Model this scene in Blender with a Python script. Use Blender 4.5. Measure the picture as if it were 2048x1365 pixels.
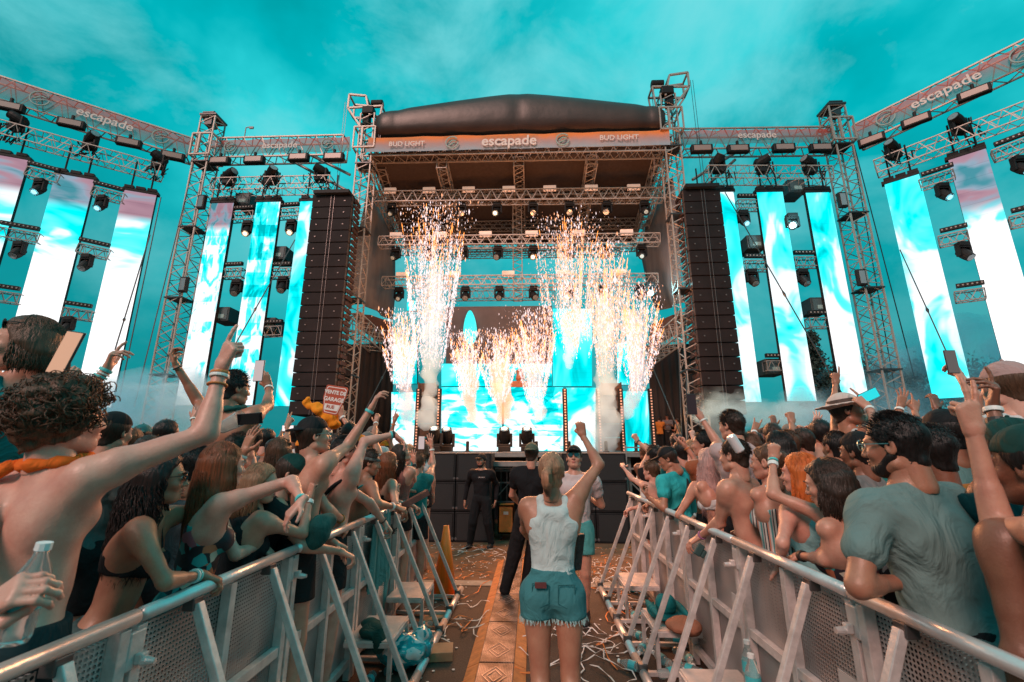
import bpy, math, random
import numpy as np
from mathutils import Vector as V, Matrix, noise as mnoise
random.seed(7)
R = math.radians
ORD = ['first', 'second', 'third', 'fourth', 'fifth', 'sixth', 'seventh', 'eighth']
for o in list(bpy.data.objects): bpy.data.objects.remove(o)
SC = bpy.context.scene; COL = SC.collection
# ---------------------------------------------------------------- camera
F, CX, CY, TH, YAW, CH = 886., 1024., 682.5, R(13.8), R(2.4), 1.8
CAMP = V((0, 0, CH))
cd = bpy.data.cameras.new('camera'); cam = bpy.data.objects.new('camera', cd); COL.objects.link(cam)
cam.location = CAMP; cam.rotation_euler = (R(90)+TH, 0, YAW)
cd.sensor_width = 36; cd.lens = F/2048*36; cd.clip_start = .05; cd.clip_end = 2000
cd.dof.use_dof = True; cd.dof.focus_distance = 6.0; cd.dof.aperture_fstop = 3.2
SC.camera = cam
# ---------------------------------------------------------------- sky, sun, exposure
SC.view_settings.view_transform = 'Standard'; SC.view_settings.look = 'None'
SC.view_settings.exposure = 0.12; SC.view_settings.gamma = 1
w = bpy.data.worlds.new('World'); SC.world = w; w.use_nodes = True
nt = w.node_tree; nt.nodes.clear()
def N(nt, typ, **kw):
    n = nt.nodes.new(typ)
    for k, v in kw.items():
        if k in n.inputs.keys(): n.inputs[k].default_value = v
        else: setattr(n, k, v)
    return n
def ramp(nt, stops, interp='LINEAR'):
    r = nt.nodes.new('ShaderNodeValToRGB'); cr = r.color_ramp; cr.interpolation = interp
    while len(cr.elements) < len(stops): cr.elements.new(.5)
    for e, (p, c) in zip(cr.elements, stops):
        e.position = p; e.color = (*c, 1) if len(c) == 3 else c
    return r
L = nt.links.new
tc = N(nt, 'ShaderNodeTexCoord')
mp = N(nt, 'ShaderNodeMapping'); mp.inputs['Scale'].default_value = (1.0, 1.0, 1.35); mp.inputs['Location'].default_value = (.35, .2, .1)
L(tc.outputs['Generated'], mp.inputs[0])
n1 = N(nt, 'ShaderNodeTexNoise', Scale=1.7, Detail=6, Roughness=.5, Distortion=.15); L(mp.outputs[0], n1.inputs['Vector'])
n2 = N(nt, 'ShaderNodeTexNoise', Scale=4.2, Detail=9, Roughness=.58, Distortion=.25); L(mp.outputs[0], n2.inputs['Vector'])
sx = N(nt, 'ShaderNodeSeparateXYZ'); L(tc.outputs['Generated'], sx.inputs[0])
# broad brightening of the overcast towards the right of the stage
gr = N(nt, 'ShaderNodeMath', operation='MULTIPLY_ADD'); gr.inputs[1].default_value = .13; gr.inputs[2].default_value = .06; L(sx.outputs[0], gr.inputs[0])
ad = N(nt, 'ShaderNodeMath', operation='ADD'); L(n1.outputs[0], ad.inputs[0]); L(gr.outputs[0], ad.inputs[1])
r1 = ramp(nt, [(.34, (.0, .15, .17)), (.44, (.0, .36, .40)), (.54, (.0, .50, .56)), (.64, (.03, .72, .78)), (.76, (.20, .82, .86))])
L(ad.outputs[0], r1.inputs[0])
r2 = ramp(nt, [(.45, (0, 0, 0)), (.66, (1, 1, 1))]); L(n2.outputs[0], r2.inputs[0])
mx = N(nt, 'ShaderNodeMixRGB'); mx.inputs[2].default_value = (.22, .80, .85, 1)
mm = N(nt, 'ShaderNodeMath', operation='MULTIPLY'); mm.inputs[1].default_value = .64; L(r2.outputs[0], mm.inputs[0])
L(mm.outputs[0], mx.inputs[0]); L(r1.outputs[0], mx.inputs[1])
hz = N(nt, 'ShaderNodeMapRange'); hz.inputs[1].default_value = .0; hz.inputs[2].default_value = .55; L(sx.outputs[2], hz.inputs[0])
m3 = N(nt, 'ShaderNodeMixRGB'); m3.inputs[1].default_value = (.01, .25, .27, 1); L(hz.outputs[0], m3.inputs[0]); L(mx.outputs[0], m3.inputs[2])
bg = N(nt, 'ShaderNodeBackground', Strength=.84); L(m3.outputs[0], bg.inputs[0])
ou = N(nt, 'ShaderNodeOutputWorld'); L(bg.outputs[0], ou.inputs[0])
sd = bpy.data.lights.new('sun', 'SUN'); sd.energy = 2.4; sd.angle = R(20); sd.color = (1, .58, .49)
so = bpy.data.objects.new('sun', sd); COL.objects.link(so)
so.rotation_euler = (R(52), 0, R(-28))
# ---------------------------------------------------------------- geometry from the photograph's camera
def ray(px, py):
    x = (px-CX)/F; y = (CY-py)/F
    up = y*math.cos(TH)+math.sin(TH); fw = math.cos(TH)-y*math.sin(TH)
    return V((x*math.cos(YAW)-fw*math.sin(YAW), fw*math.cos(YAW)+x*math.sin(YAW), up))
def AD(px, py, d): return CAMP+ray(px, py)*d                       # at depth
def AY(px, py, Y, k=0.0):                                          # on the plane y = Y - k x
    r = ray(px, py); return CAMP+r*(Y/(r.y+k*r.x))
def AS(px, py, Y): return AY(px, py, Y, .045)
def AZ(px, py, z):
    r = ray(px, py); return CAMP+r*((z-CH)/r.z)
# ---------------------------------------------------------------- materials
MATS = {}
def mat(name, col=(.5, .5, .5), rough=.6, metal=0., bump=0., bscale=30., bdist=.01, bdis=0., var=0., vscale=8., emit=None, es=1., trans=0., spec=.5, sheen=0., bstretch=None, alpha=None):
    if name in MATS: return MATS[name]
    m = bpy.data.materials.new(name); m.use_nodes = True; nt = m.node_tree; p = nt.nodes['Principled BSDF']
    p.inputs['Base Color'].default_value = (*col, 1); p.inputs['Roughness'].default_value = rough; p.inputs['Metallic'].default_value = metal
    p.inputs['Specular IOR Level'].default_value = spec
    if sheen: p.inputs['Sheen Weight'].default_value = sheen
    if trans: p.inputs['Transmission Weight'].default_value = trans; p.inputs['IOR'].default_value = 1.2
    if alpha is not None: p.inputs['Alpha'].default_value = alpha
    if emit: p.inputs['Emission Color'].default_value = (*emit, 1); p.inputs['Emission Strength'].default_value = es
    if bump or var:
        t = N(nt, 'ShaderNodeTexCoord'); mpn = N(nt, 'ShaderNodeMapping'); nt.links.new(t.outputs['Object'], mpn.inputs[0])
        if bstretch: mpn.inputs['Scale'].default_value = bstretch
    if var:
        a = N(nt, 'ShaderNodeTexNoise', Scale=vscale, Detail=5, Roughness=.6); nt.links.new((mpn if bstretch else t).outputs['Vector' if bstretch else 'Object'], a.inputs['Vector'])
        r = ramp(nt, [(.3, tuple(c*(1-var) for c in col)), (.7, tuple(min(1, c*(1+var)) for c in col))])
        nt.links.new(a.outputs[0], r.inputs[0]); nt.links.new(r.outputs[0], p.inputs['Base Color'])
    if bump:
        a = N(nt, 'ShaderNodeTexNoise', Scale=bscale, Detail=4, Distortion=bdis); nt.links.new(mpn.outputs[0], a.inputs['Vector'])
        b = N(nt, 'ShaderNodeBump', Strength=bump, Distance=bdist); nt.links.new(a.outputs[0], b.inputs['Height']); nt.links.new(b.outputs[0], p.inputs['Normal'])
    MATS[name] = m; return m
def emitmat(name, col, st, sample=False):
    if name in MATS: return MATS[name]
    m = bpy.data.materials.new(name); m.use_nodes = True; nt = m.node_tree; nt.nodes.clear()
    e = N(nt, 'ShaderNodeEmission', Strength=st); e.inputs[0].default_value = (*col, 1)
    o = N(nt, 'ShaderNodeOutputMaterial'); nt.links.new(e.outputs[0], o.inputs[0])
    m.cycles.emission_sampling = 'AUTO' if sample else 'NONE'
    MATS[name] = m; return m
def volmat(name, col, dens, aniso=.3, em=None, es=0.):
    if name in MATS: return MATS[name]
    m = bpy.data.materials.new(name); m.use_nodes = True; nt = m.node_tree; nt.nodes.clear()
    v = N(nt, 'ShaderNodeVolumePrincipled'); v.inputs['Color'].default_value = (*col, 1); v.inputs['Density'].default_value = dens; v.inputs['Anisotropy'].default_value = aniso
    if em: v.inputs['Emission Color'].default_value = (*em, 1); v.inputs['Emission Strength'].default_value = es
    o = N(nt, 'ShaderNodeOutputMaterial'); nt.links.new(v.outputs[0], o.inputs['Volume'])
    MATS[name] = m; return m
ALU = mat('truss_aluminium', (.38, .33, .30), .5, .35, var=.15)
ALUD = mat('dull_aluminium', (.27, .25, .24), .5, .4, var=.25, vscale=5)
BLK = mat('black_housing', (.010, .010, .011), .6, var=.3, spec=.25)
DRAPE = mat('black_drape', (.03, .026, .026), .95, bump=.6, bscale=3, bstretch=(3, 3, .3))
DKM = mat('dark_metal', (.06, .06, .065), .4, .6)
LENS = mat('lamp_glass', (.25, .3, .33), .1, .2)
LIT = emitmat('lit_lamp', (1, .7, .45), 3); LITC = emitmat('lit_cold', (.3, .85, 1), 2)
# ---------------------------------------------------------------- mesh collecting
class MB:
    def __init__(s): s.v = []; s.f = []
    def quad(s, a, b, c, d):
        n = len(s.v); s.v += [tuple(a), tuple(b), tuple(c), tuple(d)]; s.f.append((n, n+1, n+2, n+3))
    def hexa(s, p):                                                  # 8 corners: bottom 0-3, top 4-7
        n = len(s.v); s.v += [tuple(q) for q in p]
        for f in ((3, 2, 1, 0), (4, 5, 6, 7), (0, 1, 5, 4), (1, 2, 6, 5), (2, 3, 7, 6), (3, 0, 4, 7)): s.f.append(tuple(n+i for i in f))
    def box(s, c, sz, rz=0., M=None):
        c = V(c); x, y, z = sz[0]/2, sz[1]/2, sz[2]/2
        M3 = M if M is not None else Matrix.Rotation(rz, 3, 'Z')
        s.hexa([c+M3@V(q) for q in ((-x, -y, -z), (x, -y, -z), (x, y, -z), (-x, y, -z), (-x, -y, z), (x, -y, z), (x, y, z), (-x, y, z))])
    def slab(s, tl, tr, br, bl, th, back):                           # a leaning panel given by four corners
        b = V(back).normalized()*th; s.hexa([bl, br, V(br)+b, V(bl)+b, tl, tr, V(tr)+b, V(tl)+b])
    def tube(s, pts, r, n=6, caps=True, rs=None):
        pts = [V(p) for p in pts]; rings = []; up0 = None
        for i, p in enumerate(pts):
            d = (pts[min(i+1, len(pts)-1)]-pts[max(i-1, 0)])
            d = d.normalized() if d.length > 1e-9 else V((0, 0, 1))
            if up0 is None: up0 = V((0, 0, 1)) if abs(d.z) < .9 else V((1, 0, 0))
            a = d.cross(up0).normalized(); b = a.cross(d); up0 = b
            rr = rs[i] if rs else r; k = len(s.v); rings.append(k)
            for j in range(n):
                t = 2*math.pi*(j+.5)/n; s.v.append(tuple(p+a*(math.cos(t)*rr)+b*(math.sin(t)*rr)))
        for a, b in zip(rings, rings[1:]):
            for j in range(n): s.f.append((a+j, a+(j+1) % n, b+(j+1) % n, b+j))
        if caps: s.f.append(tuple(range(rings[0]+n-1, rings[0]-1, -1))); s.f.append(tuple(range(rings[-1], rings[-1]+n)))
    def bar(s, a, b, r, n=4): s.tube([a, b], r, n)
    def lathe(s, prof, c, n=16, M=None, cap=True):                   # prof: (radius, z)
        k = len(s.v); c = V(c)
        for r, z in prof:
            for j in range(n):
                t = 2*math.pi*j/n; q = V((r*math.cos(t), r*math.sin(t), z)); s.v.append(tuple(c+(M@q if M else q)))
        for i in range(len(prof)-1):
            for j in range(n): s.f.append((k+i*n+j, k+i*n+(j+1) % n, k+(i+1)*n+(j+1) % n, k+(i+1)*n+j))
        if cap: s.f.append(tuple(range(k+n-1, k-1, -1))); q = k+(len(prof)-1)*n; s.f.append(tuple(range(q, q+n)))
    def ball(s, c, r, n=8):
        s.lathe([(max(1e-4, math.sin(math.pi*i/n))*r, -math.cos(math.pi*i/n)*r) for i in range(n+1)], c, n+2)
    def arr(s, v, f):
        n = len(s.v); s.v += [tuple(q) for q in v]; s.f += [tuple(int(i)+n for i in q) for q in f]
    def build(s, name, m, parent=None, smooth=False, bevel=0.):
        me = bpy.data.meshes.new(name); me.from_pydata(s.v, [], s.f); me.materials.append(m)
        if smooth: me.shade_smooth()
        o = bpy.data.objects.new(name, me); COL.objects.link(o)
        if parent: o.parent = parent; o.matrix_parent_inverse = Matrix.Translation(-parent.location) if True else None
        if bevel:
            b = o.modifiers.new('bevel', 'BEVEL'); b.width = bevel; b.segments = 2; b.limit_method = 'ANGLE'
        return o
def tag(o, label=None, cat=None, group=None, kind=None):
    if label: o['label'] = label
    if cat: o['category'] = cat
    if group: o['group'] = group
    if kind: o['kind'] = kind
    return o
def empty(name, loc, label, cat, group=None):
    o = bpy.data.objects.new(name, None); COL.objects.link(o); o.location = V(loc); o.empty_display_size = .2
    return tag(o, label, cat, group)
def copy_tree(o, parent=None, delta=None):
    c = o.copy(); COL.objects.link(c); c.parent = parent
    for ch in o.children: copy_tree(ch, c)
    return c
def text_mesh(name, s, size, M, m, parent, bold=0., extr=.01, shear=0.):
    cu = bpy.data.curves.new(name, 'FONT'); cu.body = s; cu.size = size; cu.align_x = 'CENTER'; cu.align_y = 'CENTER'; cu.extrude = extr; cu.offset = bold; cu.shear = shear
    t = bpy.data.objects.new(name, cu); COL.objects.link(t)
    dg = bpy.context.evaluated_depsgraph_get(); me = bpy.data.meshes.new_from_object(t.evaluated_get(dg)); bpy.data.objects.remove(t)
    me.materials.clear(); me.materials.append(m); me.transform(M)
    o = bpy.data.objects.new(name, me); COL.objects.link(o)
    if parent: o.parent = parent; o.matrix_parent_inverse = Matrix.Translation(-parent.location)
    return o
def frame_M(c, xdir, updir):                                         # text lying in the plane spanned by xdir/updir
    x = V(xdir).normalized(); z = x.cross(V(updir)).normalized(); y = z.cross(x)
    M = Matrix.Identity(4)
    for i in range(3): M[i][0] = x[i]; M[i][1] = y[i]; M[i][2] = z[i]; M[i][3] = V(c)[i]
    return M
# ================================================================ soft-body shapes: distance field on a grid, meshed by surface nets
class Field:
    def __init__(s, lo, hi, h):
        s.h = h; s.lo = np.array(lo, float)-2*h; n = np.ceil((np.array(hi)+2*h-s.lo)/h).astype(int)+1
        s.n = n; s.D = np.full(n, .08, np.float32)+np.float32(2*h)
        s.ax = [(s.lo[i]+h*np.arange(n[i])).astype(np.float32) for i in range(3)]
    def reg(s, lo, hi, m):
        sl = []
        for i in range(3):
            a = int(max(0, math.floor((lo[i]-m-s.lo[i])/s.h))); b = int(min(s.n[i], math.ceil((hi[i]+m-s.lo[i])/s.h)+1))
            if b <= a: return None
            sl.append(slice(a, b))
        return tuple(sl)
    def put(s, lo, hi, fn, k, op='u'):
        sl = s.reg(lo, hi, k+2.5*s.h)
        if sl is None: return
        X = s.ax[0][sl[0]][:, None, None]; Y = s.ax[1][sl[1]][None, :, None]; Z = s.ax[2][sl[2]][None, None, :]
        d = fn(X, Y, Z); o = s.D[sl]
        if op == 'u':
            hh = np.maximum(k-np.abs(d-o), 0); s.D[sl] = np.minimum(d, o)-(hh*hh)/(4*k) if k > 0 else np.minimum(d, o)
        else:                                                          # smooth cut
            d = -d; hh = np.maximum(k-np.abs(d-o), 0); s.D[sl] = np.maximum(d, o)+(hh*hh)/(4*k) if k > 0 else np.maximum(d, o)
    def cone(s, a, b, ra, rb, k=.02, op='u'):
        a = np.array(a, np.float32); b = np.array(b, np.float32); ba = b-a; L2 = float(ba@ba)+1e-9; r = max(ra, rb)
        def fn(X, Y, Z):
            t = np.clip(((X-a[0])*ba[0]+(Y-a[1])*ba[1]+(Z-a[2])*ba[2])/L2, 0, 1)
            return np.sqrt((X-a[0]-t*ba[0])**2+(Y-a[1]-t*ba[1])**2+(Z-a[2]-t*ba[2])**2)-(ra+(rb-ra)*t)
        s.put(np.minimum(a, b)-r, np.maximum(a, b)+r, fn, k, op)
    def ell(s, c, r, M=None, k=.02, op='u'):
        c = np.array(c, np.float32); r = np.array(r, np.float32); rm = float(max(r))
        A = np.array(M, np.float32) if M is not None else np.eye(3, dtype=np.float32)  # columns = axes
        ext = np.sqrt((A**2)@(r**2))
        def fn(X, Y, Z):
            x, y, z = X-c[0], Y-c[1], Z-c[2]; q = [(x*A[0, i]+y*A[1, i]+z*A[2, i])/r[i] for i in range(3)]
            k0 = np.sqrt(q[0]**2+q[1]**2+q[2]**2); k1 = np.sqrt((q[0]/r[0])**2+(q[1]/r[1])**2+(q[2]/r[2])**2)+1e-6
            return k0*(k0-1)/k1
        s.put(c-ext, c+ext, fn, k, op)
    def plane(s, p, n):                                                # keep the side the normal points away from
        p = np.array(p); n = np.array(n); X, Y, Z = s.ax
        d = (X[:, None, None]-p[0])*n[0]+(Y[None, :, None]-p[1])*n[1]+(Z[None, None, :]-p[2])*n[2]; s.D = np.maximum(s.D, d.astype(np.float32))
    def wobble(s, amp, sc, seed=0.):                                   # cheap smooth noise made of sines
        X = s.ax[0][:, None, None]*sc+seed; Y = s.ax[1][None, :, None]*sc+seed*1.7; Z = s.ax[2][None, None, :]*sc-seed
        s.D = s.D+(amp*(np.sin(X+1.3*np.sin(Y*1.1)+.5*Z)*np.cos(Y*.9+1.1*np.sin(Z*1.3))+.6*np.sin(Z*1.7+1.2*np.sin(X*1.9))*np.cos(X*1.3-Y*2.1))).astype(np.float32)
    def mesh(s):
        D = s.D; S = D < 0; h = s.h
        c = [S[i:S.shape[0]-1+i, j:S.shape[1]-1+j, k:S.shape[2]-1+k] for i in (0, 1) for j in (0, 1) for k in (0, 1)]
        al = c[0].copy(); an = c[0].copy()
        for q in c[1:]: al &= q; an |= q
        mask = an & ~al; idx = np.full(mask.shape, -1, np.int32); I = np.argwhere(mask)
        if len(I) == 0: return np.zeros((0, 3)), np.zeros((0, 4), int)
        idx[mask] = np.arange(len(I)); P = np.zeros((len(I), 3)); W = np.zeros(len(I))
        for ax in range(3):
            o1, o2 = [a for a in range(3) if a != ax]
            for u in (0, 1):
                for v in (0, 1):
                    off = np.zeros(3, int); off[o1] = u; off[o2] = v; A = I+off; B = A.copy(); B[:, ax] += 1
                    d0 = D[A[:, 0], A[:, 1], A[:, 2]]; d1 = D[B[:, 0], B[:, 1], B[:, 2]]; cr = (d0 < 0) != (d1 < 0)
                    t = np.where(cr, d0/np.where(np.abs(d0-d1) < 1e-9, 1, d0-d1), 0); pos = A.astype(float); pos[:, ax] += t
                    P[cr] += pos[cr]; W[cr] += 1
        P = P/np.maximum(W, 1)[:, None]; Vt = s.lo+P*h; Fs = []
        for ax in range(3):
            o1, o2 = [(1, 2), (2, 0), (0, 1)][ax]
            sl0 = [slice(None)]*3; sl1 = [slice(None)]*3; sl0[ax] = slice(0, -1); sl1[ax] = slice(1, None)
            E = S[tuple(sl0)] != S[tuple(sl1)]; Q = np.argwhere(E)
            Q = Q[(Q[:, o1] > 0) & (Q[:, o2] > 0) & (Q[:, o1] < S.shape[o1]-1) & (Q[:, o2] < S.shape[o2]-1)]
            if len(Q) == 0: continue
            def cell(a, b):
                q = Q.copy(); q[:, o1] -= a; q[:, o2] -= b; return idx[q[:, 0], q[:, 1], q[:, 2]]
            f = np.stack([cell(1, 1), cell(0, 1), cell(0, 0), cell(1, 0)], 1); ins = S[Q[:, 0], Q[:, 1], Q[:, 2]]
            f[~ins] = f[~ins][:, ::-1]; Fs.append(f)
        return Vt, np.concatenate(Fs)
def mesh_obj(name, parts, m, parent=None, smooth=True):
    """parts: list of (verts, faces) arrays joined into one mesh object"""
    n = 0; vs = []; fs = []
    for v, f in parts:
        if len(v) == 0: continue
        vs.append(v); fs.append(f+n); n += len(v)
    v = np.concatenate(vs); f = np.concatenate(fs); f = f[(f >= 0).all(1)]
    me = bpy.data.meshes.new(name); me.vertices.add(len(v)); me.vertices.foreach_set('co', v.astype(np.float32).ravel())
    me.loops.add(len(f)*4); me.loops.foreach_set('vertex_index', f.astype(np.int32).ravel()); me.polygons.add(len(f))
    me.polygons.foreach_set('loop_start', np.arange(0, len(f)*4, 4, dtype=np.int32)); me.update(calc_edges=True)
    if smooth: me.shade_smooth()
    me.materials.append(m); o = bpy.data.objects.new(name, me); COL.objects.link(o)
    if parent: o.parent = parent; o.matrix_parent_inverse = Matrix.Translation(-parent.location)
    return o
# ================================================================ the setting
def asphalt():
    m = bpy.data.materials.new('asphalt'); m.use_nodes = True; nt = m.node_tree; p = nt.nodes['Principled BSDF']
    t = N(nt, 'ShaderNodeTexCoord')
    a = N(nt, 'ShaderNodeTexNoise', Scale=60, Detail=6, Roughness=.75); nt.links.new(t.outputs['Object'], a.inputs['Vector'])
    b = N(nt, 'ShaderNodeTexNoise', Scale=.9, Detail=5); nt.links.new(t.outputs['Object'], b.inputs['Vector'])
    r = ramp(nt, [(.3, (.032, .017, .012)), (.55, (.080, .048, .034)), (.75, (.15, .10, .075))]); nt.links.new(a.outputs[0], r.inputs[0])
    r2 = ramp(nt, [(.35, (.55, .5, .45)), (.65, (1.2, 1.1, 1.0))]); nt.links.new(b.outputs[0], r2.inputs[0])
    mxx = N(nt, 'ShaderNodeMixRGB', blend_type='MULTIPLY'); mxx.inputs[0].default_value = 1
    nt.links.new(r.outputs[0], mxx.inputs[1]); nt.links.new(r2.outputs[0], mxx.inputs[2]); nt.links.new(mxx.outputs[0], p.inputs['Base Color'])
    p.inputs['Roughness'].default_value = .8
    bu = N(nt, 'ShaderNodeBump', Strength=.5, Distance=.01); nt.links.new(a.outputs[0], bu.inputs['Height']); nt.links.new(bu.outputs[0], p.inputs['Normal'])
    return m
g = MB(); g.quad((-400, -60, 0), (400, -60, 0), (400, 600, 0), (-400, 600, 0)); tag(g.build('ground', asphalt()), kind='structure')
DIRT = mat('trodden_dirt', (.16, .075, .035), .95, bump=.8, bscale=14, var=.45, vscale=2.5)
g = MB(); n = 26                                                     # bare earth between the lane and the stage, with an uneven edge
v = [(-9, 16, .004), (9, 16, .004)]
ed = [(9-18*i/n, 6.9+.22*math.sin(i*1.7)+.1*math.sin(i*4.1), .004) for i in range(n+1)]
g.v = v+ed; g.f = [tuple(range(len(g.v)))[::-1]]
o = g.build('dirt_ground', DIRT); tag(o, kind='structure')
g = MB(); g.quad((-3, 6.62, .008), (3, 6.62, .008), (3, 6.86, .008), (-3, 6.86, .008)); tag(g.build('concrete_kerb', mat('kerb_concrete', (.34, .27, .22), .85, bump=.4, var=.25)), kind='structure')

# ---- truss maker: four chords with zigzag webs
def truss_mb(mb, a, b, w, h=None, r=.022, up=(0, 0, 1), bay=None, rd=None):
    a, b = V(a), V(b); h = h or w; d = (b-a); Ln = d.length; d.normalize()
    s = d.cross(V(up)).normalized(); u = s.cross(d).normalized(); bay = bay or h; n = max(1, round(Ln/bay)); rd = rd or r*.6
    cs = [s*(w/2)+u*(h/2), s*(-w/2)+u*(h/2), s*(-w/2)-u*(h/2), s*(w/2)-u*(h/2)]
    for c in cs: mb.bar(a+c, b+c, r)
    for k in range(4):
        c0, c1 = cs[k], cs[(k+1) % 4]
        for i in range(n):
            p, q = a+d*(Ln*i/n), a+d*(Ln*(i+.5)/n); q2 = a+d*(Ln*(i+1)/n)
            mb.bar(p+c0, q+c1, rd, 3); mb.bar(q+c1, q2+c0, rd, 3)
    for e in (a, b):
        for k in range(4): mb.bar(e+cs[k], e+cs[(k+1) % 4], r*.8)
# ---- stage roof, towers
SL = AS(690, 800, 16); SR = AS(1392, 820, 16)                         # foot lines of the two stage towers
def on_front(px, py, Y=16): return AS(px, py, Y)
deckz = 1.74
roof = empty('stage_roof', (-.3, 17, 12), 'dark inflated stage canopy with peaked top over a truss grid, above the fireworks', 'stage roof')
# canopy tube, lofted
prof = [(750, 232, 268), (756, 226, 271), (800, 216, 272), (860, 206, 271), (920, 196, 270), (980, 187, 268), (1037, 180, 267), (1090, 184, 265), (1160, 192, 263), (1230, 201, 262), (1290, 208, 261), (1325, 213, 261), (1333, 222, 259)]
st = []
for i, (px, yt, yb) in enumerate(prof):
    T, B = AS(px, yt+1, 15.9), AS(px, yb, 15.5)
    if i == 0: T, B = AS(752, 230, 16.3), AS(752, 262, 15.9)
    if i == len(prof)-1: T, B = AS(1333, 217, 16.3), AS(1334, 256, 15.9)
    st.append((T.x, B.y, B.z, T.z))
fine = []
for i in range(len(st)-1):
    for k in range(6):
        t = k/6; fine.append([st[i][j]*(1-t)+st[i+1][j]*t for j in range(4)])
fine.append(list(st[-1]))
g = MB(); NS = 28
for i, (x, y, zb, zt) in enumerate(fine):
    h = (zt-zb)/2; e = min(1, .12+min(i, len(fine)-1-i)/9.)**.5
    seam = 1-.03*math.exp(-((i % 24)-12)**2/1.5); dep = 1.5
    for j in range(NS):
        t = 2*math.pi*j/NS; c, s = math.cos(t), math.sin(t)
        cy = math.copysign(abs(c)**.55, c)*dep*seam; cz = math.copysign(abs(s)**.7, s)*h*seam
        wr = .012*mnoise.noise(V((x*.7, t*3, 0)))
        g.v.append((x, y+dep-cy*e+wr, zb+h+cz+wr))
for i in range(len(fine)-1):
    for j in range(NS): g.f.append((i*NS+j, i*NS+(j+1) % NS, (i+1)*NS+(j+1) % NS, (i+1)*NS+j))
g.f.append(tuple(range(NS-1, -1, -1))); q = (len(fine)-1)*NS; g.f.append(tuple(range(q, q+NS)))
VINYL = mat('brown_vinyl', (.040, .020, .014), .42, bump=.25, bscale=1.6, bdist=.06, var=.25, vscale=1.2)
g.build('canopy', VINYL, roof, smooth=True)
g = MB()                                                              # ceiling membrane panels
zf = AS(1037, 306, 16.2).z; cy = [16.2, 18.4, 20.4, 22.4]
xs = [AS(px, 306, 16.2).x for px in (742, 885, 1037, 1185, 1338)]
for i in range(4):
    for k in range(3):
        a, b = xs[i], xs[i+1]; z0 = zf+.1-.42*k; z1 = z0-.42
        g.hexa([(a, cy[k], z0), (b, cy[k], z0), (b, cy[k+1], z1), (a, cy[k+1], z1), (a, cy[k], z0+.06), (b, cy[k], z0+.06), (b, cy[k+1], z1+.06), (a, cy[k+1], z1+.06)])
g.build('ceiling_membrane', mat('roof_membrane', (.05, .035, .03), .8, bump=.4, bscale=3, var=.2), roof)
g = MB(); za = AS(1037, 296, 16).z
truss_mb(g, AS(735, 303, 16)-V((0, 0, .1)), AS(1340, 291, 16)-V((0, 0, .1)), .5, .62, .035, bay=.55); g.build('header_truss', ALU, roof)
for x in xs:
    g = MB(); truss_mb(g, (x, 16.3, zf-.35), (x, 22.4, zf-1.5), .42, .5, .03, bay=.5); g.build('roof_beam', ALU, roof)
for Y in (18.4, 20.4, 22.3):
    g = MB(); z = zf-.35-1.15*(Y-16.3)/6.1; truss_mb(g, (xs[0], Y, z), (xs[-1], Y, z), .36, .4, .026, bay=.5); g.build('purlin', ALU, roof)
# banners
def grad_mat(name, top, mid, low, alpha, zlo, zhi):
    m = bpy.data.materials.new(name); m.use_nodes = True; nt = m.node_tree; p = nt.nodes['Principled BSDF']
    t = N(nt, 'ShaderNodeTexCoord'); s = N(nt, 'ShaderNodeSeparateXYZ'); nt.links.new(t.outputs['UV'], s.inputs[0])
    a = N(nt, 'ShaderNodeTexNoise', Scale=3, Detail=3); nt.links.new(t.outputs['Object'], a.inputs['Vector'])
    ad = N(nt, 'ShaderNodeMath', operation='MULTIPLY_ADD'); ad.inputs[1].default_value = .25; nt.links.new(a.outputs[0], ad.inputs[0]); nt.links.new(s.outputs[1], ad.inputs[2])
    r = ramp(nt, [(.2, low), (.6, mid), (1, top)]); nt.links.new(ad.outputs[0], r.inputs[0]); nt.links.new(r.outputs[0], p.inputs['Base Color'])
    p.inputs['Roughness'].default_value = .7; p.inputs['Alpha'].default_value = alpha
    b = N(nt, 'ShaderNodeBump', Strength=.5, Distance=.08); a2 = N(nt, 'ShaderNodeTexNoise', Scale=1.6, Detail=3, Distortion=1.); nt.links.new(t.outputs['Object'], a2.inputs['Vector'])
    nt.links.new(a2.outputs[0], b.inputs['Height']); nt.links.new(b.outputs[0], p.inputs['Normal']); return m
BAN1 = grad_mat('banner_main', (.75, .22, .05), (.40, .27, .27), (.30, .36, .42), 1., 0, 1)
BAN2 = grad_mat('banner_wing', (.50, .07, .05), (.24, .15, .15), (.09, .27, .28), .72, 0, 1)
LET = mat('banner_lettering', (.66, .60, .58), .6)
LETF = mat('banner_emblem', (.25, .38, .37), .6)
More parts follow.
